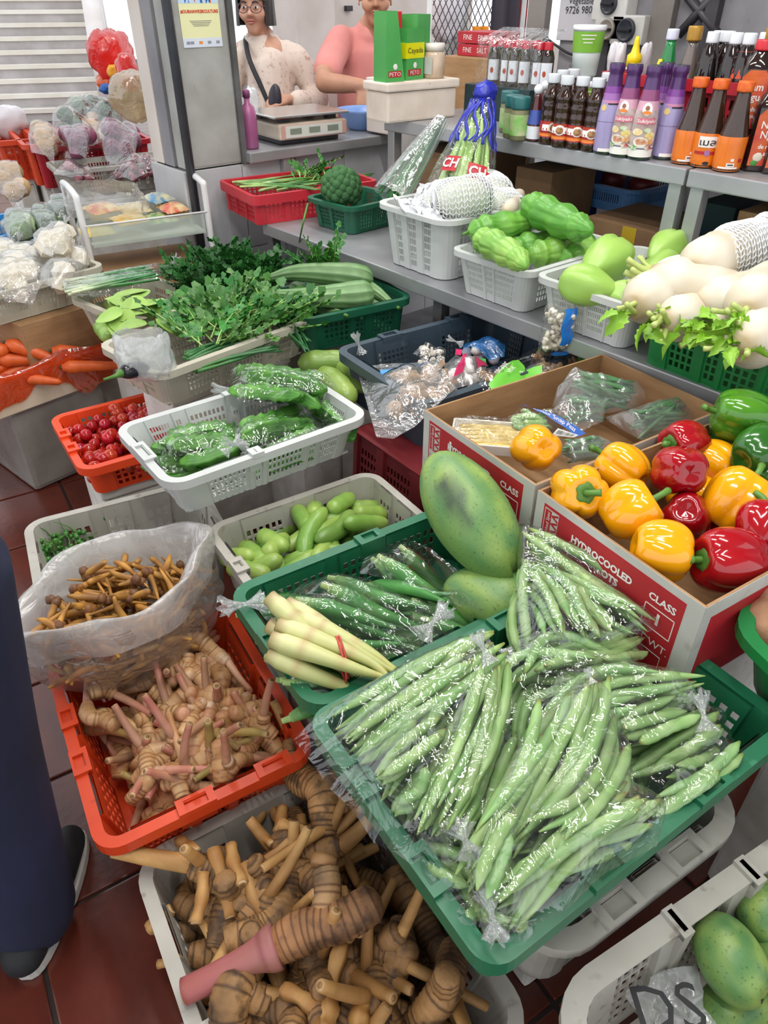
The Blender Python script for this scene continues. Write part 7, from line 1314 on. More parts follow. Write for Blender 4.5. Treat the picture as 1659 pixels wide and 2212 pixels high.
  pr=[(.036,0),(.039,.008),(.039,.185),(.03,.215),(.016,.235),(.016,.25)];sq=lambda a,z:(1/max(abs(math.cos(a)),abs(math.sin(a))))**(.55 if z<.2 else.1);b=MB();b.lathe(pr,32,sec=sq);P_('body',b.mesh('bottle_body',dk));P_('cap',cap(.0225,.236,.265,mat('cap_red','#c22430',rough=.3),.02));x=.0405
  b=MB();b.box((x,-.034,.02),(x+.0012,.034,.165));P_('label',b.mesh('label',mat('label_scarlet','#b3222a','#c9642a',14,rough=.35)));b=MB();b.add([(x,-.034,.165),(x,.034,.165),(x+.001,.018,.185),(x+.001,-.018,.185)],[(0,1,2,3)]);P_('label',b.mesh('label',mat('label_scarlet','#b3222a')))
  for i,s in enumerate(('Nam','Ngu','de nhi','ca sot')):part('lettering',text_mesh(s,.03 if i<2 else.018,lambda X,Y:Vector((x+.0018,X,.138-(.028*i if i<2 else.022+.02*i)+Y)),M_cink,'lettering',.0004,.8),t)
  for(y,z,r,c)in((-.012,.045,.013,'#cfc6b8'),(-.018,.028,.009,'#3f8a3a')):b=MB();b.ball((x+.001,y,z),(.0015,r,r),14,8);P_('print',b.mesh('print',mat('dot'+c,c)))
 elif kind=='small':
  pr=[(.022,0),(.025,.005),(.025,.05),(.022,.065),(.017,.095),(.012,.125),(.011,.135)];P_('body',lath(pr,mat('dark_red_sauce','#4a1a1c',rough=.1,coat=.5)));P_('label',sleeve(pr,.008,.045,mat('label_paper','#d7dbe2'),.001));P_('label',sleeve(pr,.05,.09,mat('label_royal','#3a4f9c',rough=.35),.001));b=MB();b.ball((0,0,.146),(.015,.015,.015),14,10);P_('cap',b.mesh('cap',mat('cap_white','#d9dde2')))
 elif kind=='jar':
  pr=[(.026,0),(.029,.005),(.029,.085),(.026,.092)];P_('body',lath(pr,glassy('jar_glass','#8f8f6a',.7)));P_('label',sleeve(pr,.015,.075,mat('label_jar','#b9b894','#5fae3a',20,rough=.4),.001));P_('cap',cap(.0295,.09,.125,mat('cap_teal','#1f5f5f',rough=.4)))
 elif kind=='yellow':pr=[(.02,0),(.022,.005),(.022,.14)];P_('body',lath(pr,mat('pale_bottle','#cfc6b5',rough=.3)));b=MB();b.lathe([(.0235,.14),(.0235,.17),(.014,.178),(.009,.20),(.0085,.212),(.005,.222)],18);P_('nozzle',b.mesh('nozzle',mat('cap_yellow','#e6c80a',rough=.35)))
 return t
ZT=1.1005
def B(kind,px,py,label,group=None,X=None,zb=None,face=0.0):
 q=P(px,py,ZT)if X is None else PX(px,py,X);q.z=ZT if zb is None else zb;return bottle(kind,q,label,group,face)
for(px,py,f,lab)in((1272,326,.0,'rippled dark sauce bottle next to the purple bottles'),(1240,321,.1,'rippled dark sauce bottle second from the purple bottles'),(1208,317,-.2,'rippled dark sauce bottle third from the purple bottles'),(1181,310,.5,'rippled dark sauce bottle leftmost of the front row'),(1200,296,.9,'rippled dark sauce bottle behind the leftmost one'),(1292,306,.4,'rippled dark sauce bottle half hidden behind the first purple one'),(1222,292,.6,'rippled dark sauce bottle in the second row')):B('ripple',px,py,lab,'rippled dark sauce bottles',face=f)
for(k,px,py,f,lab)in(('purple',1304,331,0,'lilac and purple bottle with plain back label, leftmost'),('purple_art',1339,337,-.3,'purple-necked bottle showing food pictures, left one'),('purple_art',1379,343,.1,'purple-necked bottle showing food pictures, right one'),('purple',1404,330,.4,'purple bottle behind the right pictured one'),('purple',1432,342,.2,'lilac and purple bottle with plain back label, rightmost'),('orange',1476,352,.1,'orange-labelled bottle, leftmost of the three with orange caps'),('orange_front',1517,359,0,'orange-labelled bottle with Thai lettering, middle of the three'),('orange',1566,368,0,'orange-labelled bottle, rightmost of the three with orange caps'),('square',1630,366,.25,'square dark bottle with scarlet label at the right edge'),('square',1672,372,.2,'square dark bottle cut by the right edge')):B(k,px,py,lab,face=f)
cr_=crate('btl','bottle_crate','dark red crate of tall white-capped bottles on the shelf','red',(2.24,1.62),0,.40,.62,1.292,.185,.03,(((.1,.9,6),),((.1,.4,6),(.6,.9,6))),(3,.2,.8),(.012,.03),0,.02)
for i,(k,px,py,lab)in enumerate((('green',1436,165,'green syrup bottle with lavender cap in the red crate'),('gold',1482,165,'gold-capped bottle beside the green syrup bottle'),('pet',1522,165,'white-capped dark plastic bottle, first after the gold cap'),('pet',1534,165,'white-capped dark plastic bottle, just behind the first'),('pet',1556,158,'white-capped dark plastic bottle at the back'),('pet',1572,165,'white-capped dark plastic bottle beside the orange-necked one'),('pet',1634,160,'white-capped dark plastic bottle near the right edge'),('pet',1600,166,'white-capped dark bottle with an orange neck label'),('gold',1650,150,'gold-capped bottle at the right edge'))):
 q=PX(px,py,2.33+.07*(i in(3,4,6,8)));q.z=1.112;o=bottle(k,q,lab)
 if i==7:pr=[(.0352,.15),(.0352,.17),(.018,.262)];part('neck_label',sleeve(pr,.185,.25,mat('label_neck','#c2462a',rough=.35)),o)
B('square',1612,255,'squat dark bottle with a red cap behind the orange ones',X=2.2,zb=1.18);b=MB();q=PX(1612,255,2.2);b.box((q.x-.042,q.y-.042,ZT),(q.x+.042,q.y+.042,1.1795));single('sauce_box',b.mesh('sauce_box',M_cred,.002),'red carton under the squat red-capped bottle','box')
rb=MB();ra,rc=PX(1058,190,2.42),PX(1190,200,2.42);rb.box((2.30,rc.y,ZT),(2.54,ra.y+.02,1.212));single('dark_riser',rb.mesh('dark_riser',mat('riser_teal','#1f3a3e','#16292c',8,rough=.5),.004),'dark teal tray box lifting the red-capped bottles','box')
for(px,X,lab)in((1063,2.34,'red-capped soy bottle, leftmost of the shrink-wrapped row'),(1079,2.40,'red-capped soy bottle behind the leftmost'),(1090,2.34,'red-capped soy bottle with a white back label'),(1106,2.34,'red-capped soy bottle third in the front row'),(1119,2.40,'red-capped soy bottle in the second row'),(1129,2.34,'red-capped soy bottle with a brown leaf mark, front'),(1150,2.40,'red-capped soy bottle in the back row at the right'),(1158,2.34,'red-capped soy bottle second from the right'),(1176,2.35,'red-capped soy bottle, rightmost of the row')):q=PX(px,186,X);q.z=1.213;bottle('redcap',q,lab,'red-capped soy bottles')
q0,q1_=PX(1055,186,2.37),PX(1188,186,2.37);wt_=thing('shrink_wrap','clear shrink wrap over the red-capped bottles','wrap',Matrix.Translation((2.37,(q0.y+q1_.y)/2,1.213)));b=MB();hw=abs(q0.y-q1_.y)/2
b.grid(lambda i,j:Vector((-.075+.002*math.sin(i*40),-hw+2*hw*i,.175*j))if j<.999 else Vector((.06,-hw+2*hw*i,.178)),40,6);part('film',b.mesh('wrap_film',FILM),wt_)
for(px,py,k,lab)in((1104,297,'jar','jar with a teal cap, left of the small bottles'),(1118,302,'jar','jar with a teal cap, front right'),(1095,285,'jar','jar with a teal cap behind the celery bag'),(1152,304,'small','small red sauce bottle with a white round cap'),(1166,292,'small','small red sauce bottle behind the round-capped one')):B(k,px,py,lab)
B('yellow',1366,150,'pale squeeze bottle with a yellow nozzle',X=2.4,zb=1.16);B('yellow',1423,150,'squeeze bottle whose yellow cap shows between the purple necks',X=2.3,zb=1.11)
b=MB();q=PX(1366,150,2.4);b.box((2.36,q.y-.12,ZT),(2.60,q.y+.06,1.159));single('cream_box',b.mesh('cream_box',M_cwhite,.003),'pale box behind the purple bottles','box')
for i,(px,py,X,lab)in enumerate(((1262,152,2.42,'green and white tub with a white lid, upper of the stack'),(1268,200,2.42,'green tub with a white lid, lower of the stack'),(1225,210,2.5,'green tub with a blue lid behind the silver caps'),(1290,205,2.3,'wide white-lidded tub beside the silver caps'))):
 q=PX(px,py,X);q.z=1.262 if i==0 else ZT;t=thing('food_tub',lab,'tub',Matrix.Translation(q)@Matrix.Rotation(math.atan2(-q.y,-q.x),4,'Z'));h=.13 if i!=3 else.10;b=MB();b.lathe([(.042,0),(.052,h)],28);part('tub_body',b.mesh('tub_body',mat('tub_white','#ccd6d2',rough=.35)),t);pr=[(.0425,0),(.0525,h)];part('label',sleeve(pr,h*.52,h*.98,mat('label_green','#7db13c','#6ba32e',10,rough=.4),.001),t);b=MB();b.lathe([(.055,h),(.056,h+.004),(.056,h+.012),(.054,h+.015),(.001,h+.015)],28);part('lid',b.mesh('lid',mat('lid_white','#dfe2e4',rough=.35)if i!=2 else mat('lid_blue','#2f6db8',rough=.35)),t)
 for j in range(3):part('print',patch(pr,0,h*(.9-.08*j),.05-.01*j,.003,M_cink,.0018),t)
for i,(px,py,z)in enumerate(((1325,120,1.30),(1340,122,1.30),(1395,122,1.28))):blob_bag('white_sachet',('white plastic sachet left of the yellow nozzle','second white sachet beside it','clear white sachet right of the yellow nozzle')[i],(px,py),PX(px,py,2.45).y,.022,.055,mat('sachet','#d9d6da','#c9c3c9',14,rough=.35),i+20,'packet')
for i in range(4):
 a=PX(1112,58+18*(i//2)+10,3.0 if i%2 else 2.86);b=MB();a.z=1.275+.045*(1-i//2);b.box((-.02,-.1,0),(.06,.1,.042));o=single('salt_box',b.mesh('salt_box',mat('salt_red','#b3222f','#a01c28',8,rough=.45),.002),('red salt box on top, front of the stack','red salt box on top, behind','red salt box below, front of the stack','red salt box below, behind')[i],'box',Matrix.Translation(Vector((2.62+.09*(i%2),2.52,a.z))))
 for(y,s)in((-.045,'FINE' if i<2 else 'SALT'),(.04,'FINE')):part('lettering',text_mesh(s,.026,lambda x,z:Vector((-.0208,y-x,.021+z)),M_cink),o)
b=MB();b.box((2.55,2.38,.78),(2.85,2.66,1.274));single('stock_carton',b.mesh('stock_carton',M_card,.004),'brown carton stack under the salt boxes','box')
fa=P(838,268,ZT);fc=P(1012,262,ZT);T=orient((fa.x,fa.y,ZT),Vector((fc.x-fa.x,fc.y-fa.y,0))+Vector((.1,.12,0)));t=thing('foam_ice_box','cream foam box with a lid on the shelf behind the man','box',T);b=MB();b.box((0,0,0),(.33,.14,.10));part('body',b.mesh('foam_body',mat('cream_foam2','#e0d3c6','#d3c4b5',10,rough=.85,spots='#a8988a',sscale=30,sth=.7),.008),t);b=MB();b.box((-.008,-.008,.101),(.338,.148,.13));part('lid',b.mesh('foam_lid',mat('cream_foam2','#e0d3c6'),.006),t)
M_gc=mat('green_carton','#4fa455','#43964a',6,rough=.3,coat=.2)
for i,(x,y,w,h,rt,lab)in enumerate(((.005,.02,.085,.265,0,'tall green cut-open carton on the foam box, left'),(.105,.03,.10,.20,.2,'shorter green and yellow carton on the foam box'),(.17,.05,.085,.25,.3,'green carton behind the yellow-banded one'))):
 o=thing('open_carton',lab,'carton',T@Matrix.Translation((x,y,.1305))@Matrix.Rotation(rt,4,'Z')@Matrix.Scale(.8,4,(0,0,1)));d=.075;top=.6 if i==0 else 1
 b=MB();b.smooth=False;b.add([(0,0,0),(w,0,0),(w*top,0,h),(.004,0,h),(0,d,0),(w,d,0),(w*top,d,h),(.004,d,h)],[(0,1,2,3),(5,4,7,6),(4,0,3,7),(1,5,6,2),(0,4,5,1)]);part('carton_body',b.mesh('carton_body',M_gc),o)
 if i==1:b=MB();b.box((-.001,-.001,.085),(w+.001,d+.001,.145));part('yellow_band',b.mesh('yellow_band',mat('yellow_band','#d9d400',rough=.4)),o);part('lettering',text_mesh('Cayada',.03,lambda X,Y:Vector((w/2+X,-.002,.115+Y)),M_blk),o)
 if i<2:b=MB();b.box((.012,-.0012,.018),(w-.016,-.0004,.042));part('red_print',b.mesh('red_print',M_cred),o);part('lettering',text_mesh('PETO',.022,lambda X,Y:Vector((w/2-.002+X,-.002,.029+Y)),M_cink),o);b=MB();b.ball((w/2,-.001,.058),(.01,.001,.012),12,8);part('badge',b.mesh('badge',M_cink),o)
b=MB();b.box((.10,.09,.131),(.13,.14,.34),Matrix.Rotation(.0,4,'Z'));single('red_carton',b.mesh('red_carton',mat('red_carton','#c3262e',rough=.35),.003),'bright red card flap standing between the green cartons','carton',T)
q=T@Vector((.255,.05,.1305));t=thing('glass_jar','white-lidded glass jar beside the green cartons','jar',Matrix.Translation(q));b=MB();b.lathe([(.038,0),(.04,.01),(.04,.075),(.034,.088)],24);part('jar_body',b.mesh('jar_body',mat('jar_cream','#c9b49c','#b59c84',12,rough=.15,coat=.5)),t);b=MB();b.lathe([(.037,.088),(.037,.112),(.001,.112)],24);part('lid',b.mesh('lid',mat('lid_clear','#d9d2c9',rough=.3)),t);b=MB();b.box((-.042,-.03,.015),(-.039,.01,.07));part('label',b.mesh('label',M_cwhite),t)
q=P(985,166,1.24);t=thing('steel_mug','shiny steel mug by the right wall','mug',Matrix.Translation(Vector((2.52,2.80,1.185))));b=MB();b.lathe([(.052,0),(.055,.004),(.055,.15),(.058,.155),(.055,.156),(.052,.15),(.05,.006)],28,cap=False);part('mug_body',b.mesh('mug_body',mat('bright_steel','#c9c4c0',rough=.18,metal=1)),t);b=MB();b.sweep(spline([(0,.055,.12),(0,.085,.11),(0,.085,.05),(0,.055,.04)],14),.005,8);part('handle',b.mesh('handle',mat('bright_steel','#c9c4c0')),t)
b=MB();b.box((2.40,2.66,.96),(2.9,3.0,1.18));single('pale_ledge',b.mesh('pale_ledge',M_wall,.005),'pale ledge carrying the steel mug','ledge')
blob_bag('white_carrier_bag','white carrier bag with red spots hanging behind the jar',(965,20),3.7,.12,.17,mat('bag_white','#e6e1e4','#d5cfd4',7,rough=.4),31)
fr_=thing('mesh_board','white framed wire mesh display board by the wall opening','board',Matrix.Translation((3.2,3.1,1.0))@Matrix.Rotation(-AZ,4,'Z'));b=MB()
for(a,e)in(((-.25,0,-.05),(-.225,.02,.75)),((.225,0,-.05),(.25,.02,.75)),((-.25,0,-.05),(.25,.02,-.025))):b=MB();b.box(a,e);part('frame',b.mesh('frame',M_tube,.002),fr_)
b=MB()
for k in range(40):
 for s in(-1,1):
  x0_,x1_=-.5+.03*k,-.5+.03*k+s*.35;p0,p1=Vector((x0_,.01,0)),Vector((x1_,.01,.7))
  f0=max(0,min(1,(-.22-x0_)/(x1_-x0_))),max(0,min(1,(.22-x0_)/(x1_-x0_)));f0,f1=min(f0),max(f0)
  if f1-f0>.05:b.sweep([p0.lerp(p1,f0),p0.lerp(p1,f1)],.0022,4)
part('wire_mesh',b.mesh('wire_mesh',M_dark),fr_,kind='stuff')
for i,(px,py,w,h,c,lab)in enumerate(((1092,20,.07,.13,'#3a3440','dark cloth hanging on the mesh board'),(1118,15,.05,.16,'#c9282c','bright red cloth hanging on the mesh board'),(1036,88,.04,.06,'#d98a1c','orange packet hanging on the mesh board'))):q=PY(px,py,3.0);b=MB();b.grid(lambda a,e:Vector(((a-.5)*2*w,.012*math.sin(a*11),(e-.5)*2*h)),20,6);single('hanging_cloth',b.mesh('hanging_cloth',mat('cloth'+c,c,rough=.7)),lab,'cloth',Matrix.Translation(q)@Matrix.Rotation(-AZ,4,'Z'))
def ubox(px0,px1,pyb,X,h,d,name,lab,m,cat='box'):
 a,e=PX(px0,pyb,X),PX(px1,pyb,X);b=MB();b.box((X,min(a.y,e.y),.7575),(X+d,max(a.y,e.y),.7575+h));return single(name,b.mesh(name,m,.003),lab,cat),max(a.y,e.y),min(a.y,e.y)
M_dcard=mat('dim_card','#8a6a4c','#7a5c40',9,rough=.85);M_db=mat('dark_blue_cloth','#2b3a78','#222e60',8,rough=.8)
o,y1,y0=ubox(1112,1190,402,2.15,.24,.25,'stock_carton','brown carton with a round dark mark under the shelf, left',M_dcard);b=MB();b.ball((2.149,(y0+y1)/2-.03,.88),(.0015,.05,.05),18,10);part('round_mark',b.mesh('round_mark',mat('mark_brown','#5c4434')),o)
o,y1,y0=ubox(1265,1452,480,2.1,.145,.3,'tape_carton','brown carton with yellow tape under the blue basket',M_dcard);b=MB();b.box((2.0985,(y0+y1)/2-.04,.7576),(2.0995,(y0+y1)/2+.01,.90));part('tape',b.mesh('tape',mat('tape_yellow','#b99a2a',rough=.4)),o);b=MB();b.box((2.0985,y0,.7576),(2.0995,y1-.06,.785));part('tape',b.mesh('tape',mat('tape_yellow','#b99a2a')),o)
for i in range(2):c=CR['blu']['c'];b=MB();b.lathe([(.05,0),(.055,.07),(.05,.09)],20);single('red_tin',b.mesh('red_tin',mat('dull_tin','#7a2c2a',rough=.4)),('dull red tin in the pale blue basket, left','dull red tin in the pale blue basket, right')[i],'tin',Matrix.Translation((c.x,c.y+(.07-.14*i),.853)))
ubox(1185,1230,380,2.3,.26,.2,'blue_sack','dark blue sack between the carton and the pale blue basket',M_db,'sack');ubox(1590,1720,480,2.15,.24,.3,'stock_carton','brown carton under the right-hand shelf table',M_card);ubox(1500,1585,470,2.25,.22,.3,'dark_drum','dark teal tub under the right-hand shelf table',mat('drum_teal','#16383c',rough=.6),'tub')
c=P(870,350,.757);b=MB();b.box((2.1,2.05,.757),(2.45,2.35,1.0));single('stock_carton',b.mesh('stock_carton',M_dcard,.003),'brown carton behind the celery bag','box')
b=MB();b.box((2.2,2.36,.757),(2.7,2.55,1.04));single('white_board',b.mesh('white_board',M_cwhite,.003),'pale blue-white panel under the far end of the shelf','panel')
# ---------------- scale, bowl, bottle at the counter
T=Matrix.Translation((2.06,3.07,.951))@Matrix.Rotation(-.07,4,'Z');t=thing('weighing_scale','beige electronic weighing scale with a steel plate on the counter','scale',T);M_sc=mat('scale_beige','#c9bfae','#b3a593',8,rough=.4)
b=MB();b.box((-.15,-.10,0),(.15,.14,.025));part('foot',b.mesh('foot',M_dark,.004),t);b=MB();b.box((-.175,-.14,.022),(.175,.16,.085));part('housing',b.mesh('housing',M_sc,.012),t);b=MB();b.box((-.165,-.142,.028),(.165,-.139,.080));part('front_panel',b.mesh('front_panel',mat('panel_pink','#c79a90',rough=.4)),t);b=MB();b.box((-.145,-.1435,.031),(.145,-.1415,.077));part('front_plate',b.mesh('front_plate',mat('plate_grey','#cfd2cb',rough=.3)),t)
for x in(-.095,0,.095):b=MB();b.box((x-.028,-.145,.044),(x+.028,-.143,.066));part('display',b.mesh('display',mat('lcd','#7f887c',rough=.2)),t)
b=MB();b.box((-.19,-.135,.105),(.19,.17,.115));part('weighing_plate',b.mesh('weighing_plate',mat('bright_steel2','#d3d3d3',rough=.2,metal=.9),.004),t);b=MB();[b.box((x-.02,y-.02,.083),(x+.02,y+.02,.106))for x in(-.12,.12)for y in(-.08,.11)];part('plate_support',b.mesh('plate_support',M_dark),t)
q=PY(805,262,3.08);t=thing('blue_bowl','pale blue plastic bowl under the hand of the man','bowl',Matrix.Translation((2.47,3.12,.951)));b=MB();b.lathe([(.06,0),(.075,.01),(.115,.075),(.125,.088),(.122,.088),(.11,.074),(.07,.014),(.002,.012)],30,cap=False);part('bowl_body',b.mesh('bowl_body',mat('bowl_blue','#7f9fd6','#7392c9',8,rough=.35)),t)
q=P(528,300,.993);t=thing('purple_bottle','purple-pink plastic bottle behind the pillar corner','bottle',Matrix.Translation((1.765,3.0,.951)));b=MB();b.lathe([(.03,0),(.034,.006),(.034,.12),(.028,.155),(.012,.17),(.012,.195)],20);part('bottle_body',b.mesh('bottle_body',mat('pink_plastic','#a35a86','#93507a',8,rough=.3)),t);b=MB();b.lathe([(.015,.19),(.015,.215),(.006,.22)],14);part('cap',b.mesh('cap',mat('cap_plum','#7a3a66')),t)
blob_bag('white_bag','crumpled white plastic bag behind the purple bottle',(543,215),3.2,.035,.07,FILMM,44)
# ---------------- poster on the pillar
pa,pb=PY(376,-60,WY),PY(482,100,WY);y=WY+.0035;t=thing('poster','poster with a crowd picture and red heading on the pillar','poster',Matrix.Translation((pa.x,y,pb.z)));pw,ph=pb.x-pa.x,pa.z-pb.z
def prect(x0,z0,x1,z1,m,o=.0003,nm='print'):b=MB();b.box((x0*pw,-o-.0004,z0*ph),(x1*pw,-o,z1*ph));return part(nm,b.mesh(nm,m),t)
prect(0,0,1,1,mat('poster_yellow','#dfdfae',rough=.45),.0003,'sheet');prect(0,0,1,.13,mat('poster_foot','#cfd6e2',rough=.45),.0008);prect(0,.60,1,1,mat('poster_sky','#b9cfe2',rough=.45),.0008);M_pr=mat('poster_red','#c9472c',rough=.5)
r_=random.Random(2)
for k in range(46):c=r_.choice(('#2f62a8','#3a78c4','#d98a6a','#e2cfae','#274a80','#c9604a'));prect((x:=r_.uniform(.02,.93)),(z:=r_.uniform(.60,.80)),x+r_.uniform(.02,.05),z+r_.uniform(.03,.07),mat('crowd'+c,c,rough=.5),.0012+.0002*(k%4))
part('lettering',text_mesh('#OURHAWKERCULTURE',.0138,lambda X,Z:Vector((pw*.5+X,-.0018,ph*.49+Z)),M_pr,'lettering',.0006,1.0),t)
for k in range(4):prect(.22+.03*k,.36-.022*k,.78-.03*k,.368-.022*k,mat('poster_grey','#8a8a80'),.0012)
for(x,c)in((.08,'#8a8f9c'),(.18,'#8a8f9c'),(.40,'#d98a3a'),(.62,'#8a8f9c'),(.84,'#8a8f9c')):prect(x,.045,x+.09,.085,mat('logo'+c,c),.0014)
# ================================================================ people
def remesh(strips,vox,name,m,smooth=3):
 b=MB()
 for(pts,rad,n_,fl_)in strips:b.sweep(spline(pts,n_),[lerp_list(list(rad),i/(n_-1))for i in range(n_)],14,flat=fl_);b.ball(pts[0],rad[0]*.98,10,7);b.ball(pts[-1],rad[-1]*.98,10,7)
 me=b.mesh(name,m);o=bpy.data.objects.new('tmp',me);COL.objects.link(o);md=o.modifiers.new('r','REMESH');md.mode='VOXEL';md.voxel_size=vox;ms=o.modifiers.new('s','SMOOTH');ms.iterations=smooth;ms.factor=.5
 dg=bpy.context.evaluated_depsgraph_get();dg.update();r=bpy.data.meshes.new_from_object(o.evaluated_get(dg));bpy.data.objects.remove(o);r.materials.clear();r.materials.append(m);r.polygons.foreach_set('use_smooth',[True]*len(r.polygons));r.name=name;return r
def hand(w,d,up,s=1.0,curl=.5,thumb=1):
 """strips of a palm, four fingers and a thumb: w wrist, d pointing along the hand, up the back of the hand"""
 d=Vector(d).normalized();up=Vector(up);up=(up-d*up.dot(d)).normalized();sd=d.cross(up);w=Vector(w);out=[]
 for k,(o,l)in enumerate(((-.03,.066),(-.011,.076),(.009,.072),(.028,.056))):
  k0=w+d*.085*s+sd*o*s;out.append(([w+d*.01+sd*o*.6*s,k0],[.0135*s,.012*s],4,1.0));a1=curl;p1=k0+(d*math.cos(a1)-up*math.sin(a1))*l*.5*s;p2=p1+(d*math.cos(a1*2)-up*math.sin(a1*2))*l*.5*s;out.append(([k0,p1,p2],[.0105*s,.0095*s,.0082*s],7,1.0))
 b0=w+d*.02*s-sd*.03*s*thumb;b1=b0+(d*.6-sd*.7*thumb-up*.35)*.05*s;out.append(([b0,b1,b1+(d*.9-up*.3)*.035*s],[.014*s,.012*s,.0095*s],7,1.0));return out
def face_parts(t,hc,yaw,M_sk,s=1.0,brow='#2a2220'):
 Mh=Matrix.Translation(hc)@Matrix.Rotation(yaw,4,'Z')@Matrix.Scale(s,4)
 for sx in(-1,1):
  b=MB();b.ball((sx*.031,-.083,.006),(.0135,.008,.0075),12,8);part('eye',b.mesh('eye',mat('eye_white','#e6e0da',rough=.2)),t,M=Mh);b=MB();b.ball((sx*.031,-.0895,.006),(.006,.003,.0062),10,6);part('iris',b.mesh('iris',mat('iris_dark','#21150f',rough=.1)),t,M=Mh)
  b=MB();b.sweep(spline([(sx*.014,-.092,.026),(sx*.032,-.094,.031),(sx*.05,-.08,.025)],8),[.002,.0035,.0035,.0035,.003,.003,.002,.001],6);part('eyebrow',b.mesh('eyebrow',mat('brow'+brow,brow,rough=.8)),t,M=Mh)
 b=MB();b.sweep(spline([(-.025,-.087,-.052),(-.008,-.097,-.047),(0,-.0975,-.0495),(.008,-.097,-.047),(.025,-.087,-.052)],11),[.001,.004,.0052,.0055,.005,.0055,.005,.0055,.0052,.004,.001],8);b.sweep(spline([(-.02,-.088,-.055),(0,-.0965,-.060),(.02,-.088,-.055)],9),[.001,.004,.0058,.0066,.0068,.0066,.0058,.004,.001],8);part('mouth',b.mesh('mouth',mat('lips','#a8665a',rough=.45)),t,M=Mh);return Mh
def head_strips(hc,yaw,s=1.0):
 R_=Matrix.Rotation(yaw,3,'Z');hc=Vector(hc);f=lambda x,y,z:hc+R_@Vector((x,y,z))*s
 return[([f(0,.022,.045),f(0,.012,.05)],[.083*s,.083*s],3,1.0),([f(0,-.012,.03),f(0,-.022,-.06)],[.073*s,.052*s],6,1.0),([f(0,-.03,-.06),f(0,-.045,-.086)],[.047*s,.03*s],4,1.0),([f(0,-.078,.012),f(0,-.1,-.022)],[.009*s,.0125*s],5,1.0),([f(-.012,-.09,-.024),f(.012,-.09,-.024)],[.0085*s,.0085*s],4,1.0),([f(-.04,-.05,-.02),f(-.03,-.06,-.03)],[.032*s,.028*s],3,1.0),([f(.04,-.05,-.02),f(.03,-.06,-.03)],[.032*s,.028*s],3,1.0),([f(-.076,.012,.018),f(-.08,.014,-.022)],[.012*s,.009*s],4,.5),([f(.076,.012,.018),f(.08,.014,-.022)],[.012*s,.009*s],4,.5),([f(0,.03,-.05),f(0,.05,-.17)],[.055*s,.058*s],6,1.0)]
M_sk=mat('skin_warm','#cf9c82','#bf8c72',9,rough=.5,sss=.08);M_sk2=mat('skin_brown','#bd8a6e','#aa785c',9,rough=.5,sss=.08)
VY=-AZ
wo=Vector((2.46,3.92,0));t=thing('person','woman with glasses and a dark bob in a pale flowered blouse, bag strap across','person',Matrix.Translation(wo)@Matrix.Rotation(VY,4,'Z'));hc=Vector((-.045,-.02,1.425));hy=-.12
wrist_r=Vector((.115,-.20,1.035))
body=head_strips(hc,hy)+[([(-.03,.03,1.30),(0,.04,1.22),(0,.03,1.0),(0,.02,.82)],[.07,.13,.155,.16],12,.75),([(.17,.04,1.19),(.235,.06,1.03)],[.055,.045],8,1.0),([(.235,.06,1.03),(.20,-.08,.99),wrist_r],[.042,.036,.026],10,1.0),([(-.19,.04,1.19),(-.245,.05,.98),(-.20,-.1,.90)],[.055,.042,.028],10,1.0),([(-.08,.03,.80),(-.08,.02,.45),(-.08,.02,.08)],[.09,.062,.042],12,1.0),([(.08,.03,.80),(.08,.02,.45),(.08,.02,.08)],[.09,.062,.042],12,1.0),([(-.08,.03,.035),(-.085,-.13,.03)],[.036,.03],6,1.0),([(.08,.03,.035),(.085,-.13,.03)],[.036,.03],6,1.0)]
body+=hand(wrist_r,(-.75,-.5,-.1),(.2,-.6,.7),.95,.7,-1)+hand((-.20,-.1,.90),(.3,-.8,-.3),(-.3,-.2,.9),.95,.4,1);part('body',remesh(body,.0085,'body',M_sk,2),t)
M_bl=mat('flowered_blouse','#e2d2c6','#d6c4b6',5,rough=.8,spots='#a8827c',sscale=42,sth=.57)
bl=[([(-.03,.045,1.245),(0,.045,1.19),(0,.03,1.0),(0,.02,.80),(0,.02,.62)],[.11,.165,.185,.20,.215],14,.72),([(-.13,.05,1.235),(.10,.05,1.235)],[.055,.055],6,.9),([(.14,.05,1.20),(.215,.06,1.10),(.25,.06,1.01)],[.075,.072,.07],10,1.0),([(.25,.06,1.01),(.225,-.06,1.0),(.165,-.155,1.02)],[.07,.066,.055],10,1.0),([(-.17,.05,1.20),(-.25,.055,1.0),(-.22,-.06,.92)],[.075,.066,.05],12,1.0)]
part('blouse',remesh(bl,.010,'blouse',M_bl,4),t);part('trousers',remesh([([(-.085,.03,.72),(-.085,.02,.1)],[.12,.075],10,1.0),([(.085,.03,.72),(.085,.02,.1)],[.12,.075],10,1.0),([(-.06,.03,.74),(.06,.03,.74)],[.13,.13],5,.8)],.012,'trousers',mat('dark_trousers','#2a2a30',rough=.9)),t)
Mh=face_parts(t,hc,hy,M_sk);M_hair=mat('dark_hair','#1d1817','#2c2422',40,rough=.45,stretch=(6,6,.4));b=MB()
def hair(i,j):
 a=PI*.5+(i-.5)*2*PI*.76;th=PI*(.02+.72*j);rx,ry,rz=.097,.104,.115;z=.05+rz*math.cos(th);q=math.sin(min(th,PI*.52))**.8;drop=max(0,th-PI*.5)/(PI*.24);x=rx*q*math.cos(a)*(1+.06*drop);y_=.018+ry*q*math.sin(a);z-=drop*.045;w=1+.02*math.sin(a*17+j*6);return Vector((x*w,y_*w,z))
b.grid(hair,60,16);b.grid(lambda i,j:hair(i,j)*.94+Vector((0,.001,.002)),60,16)
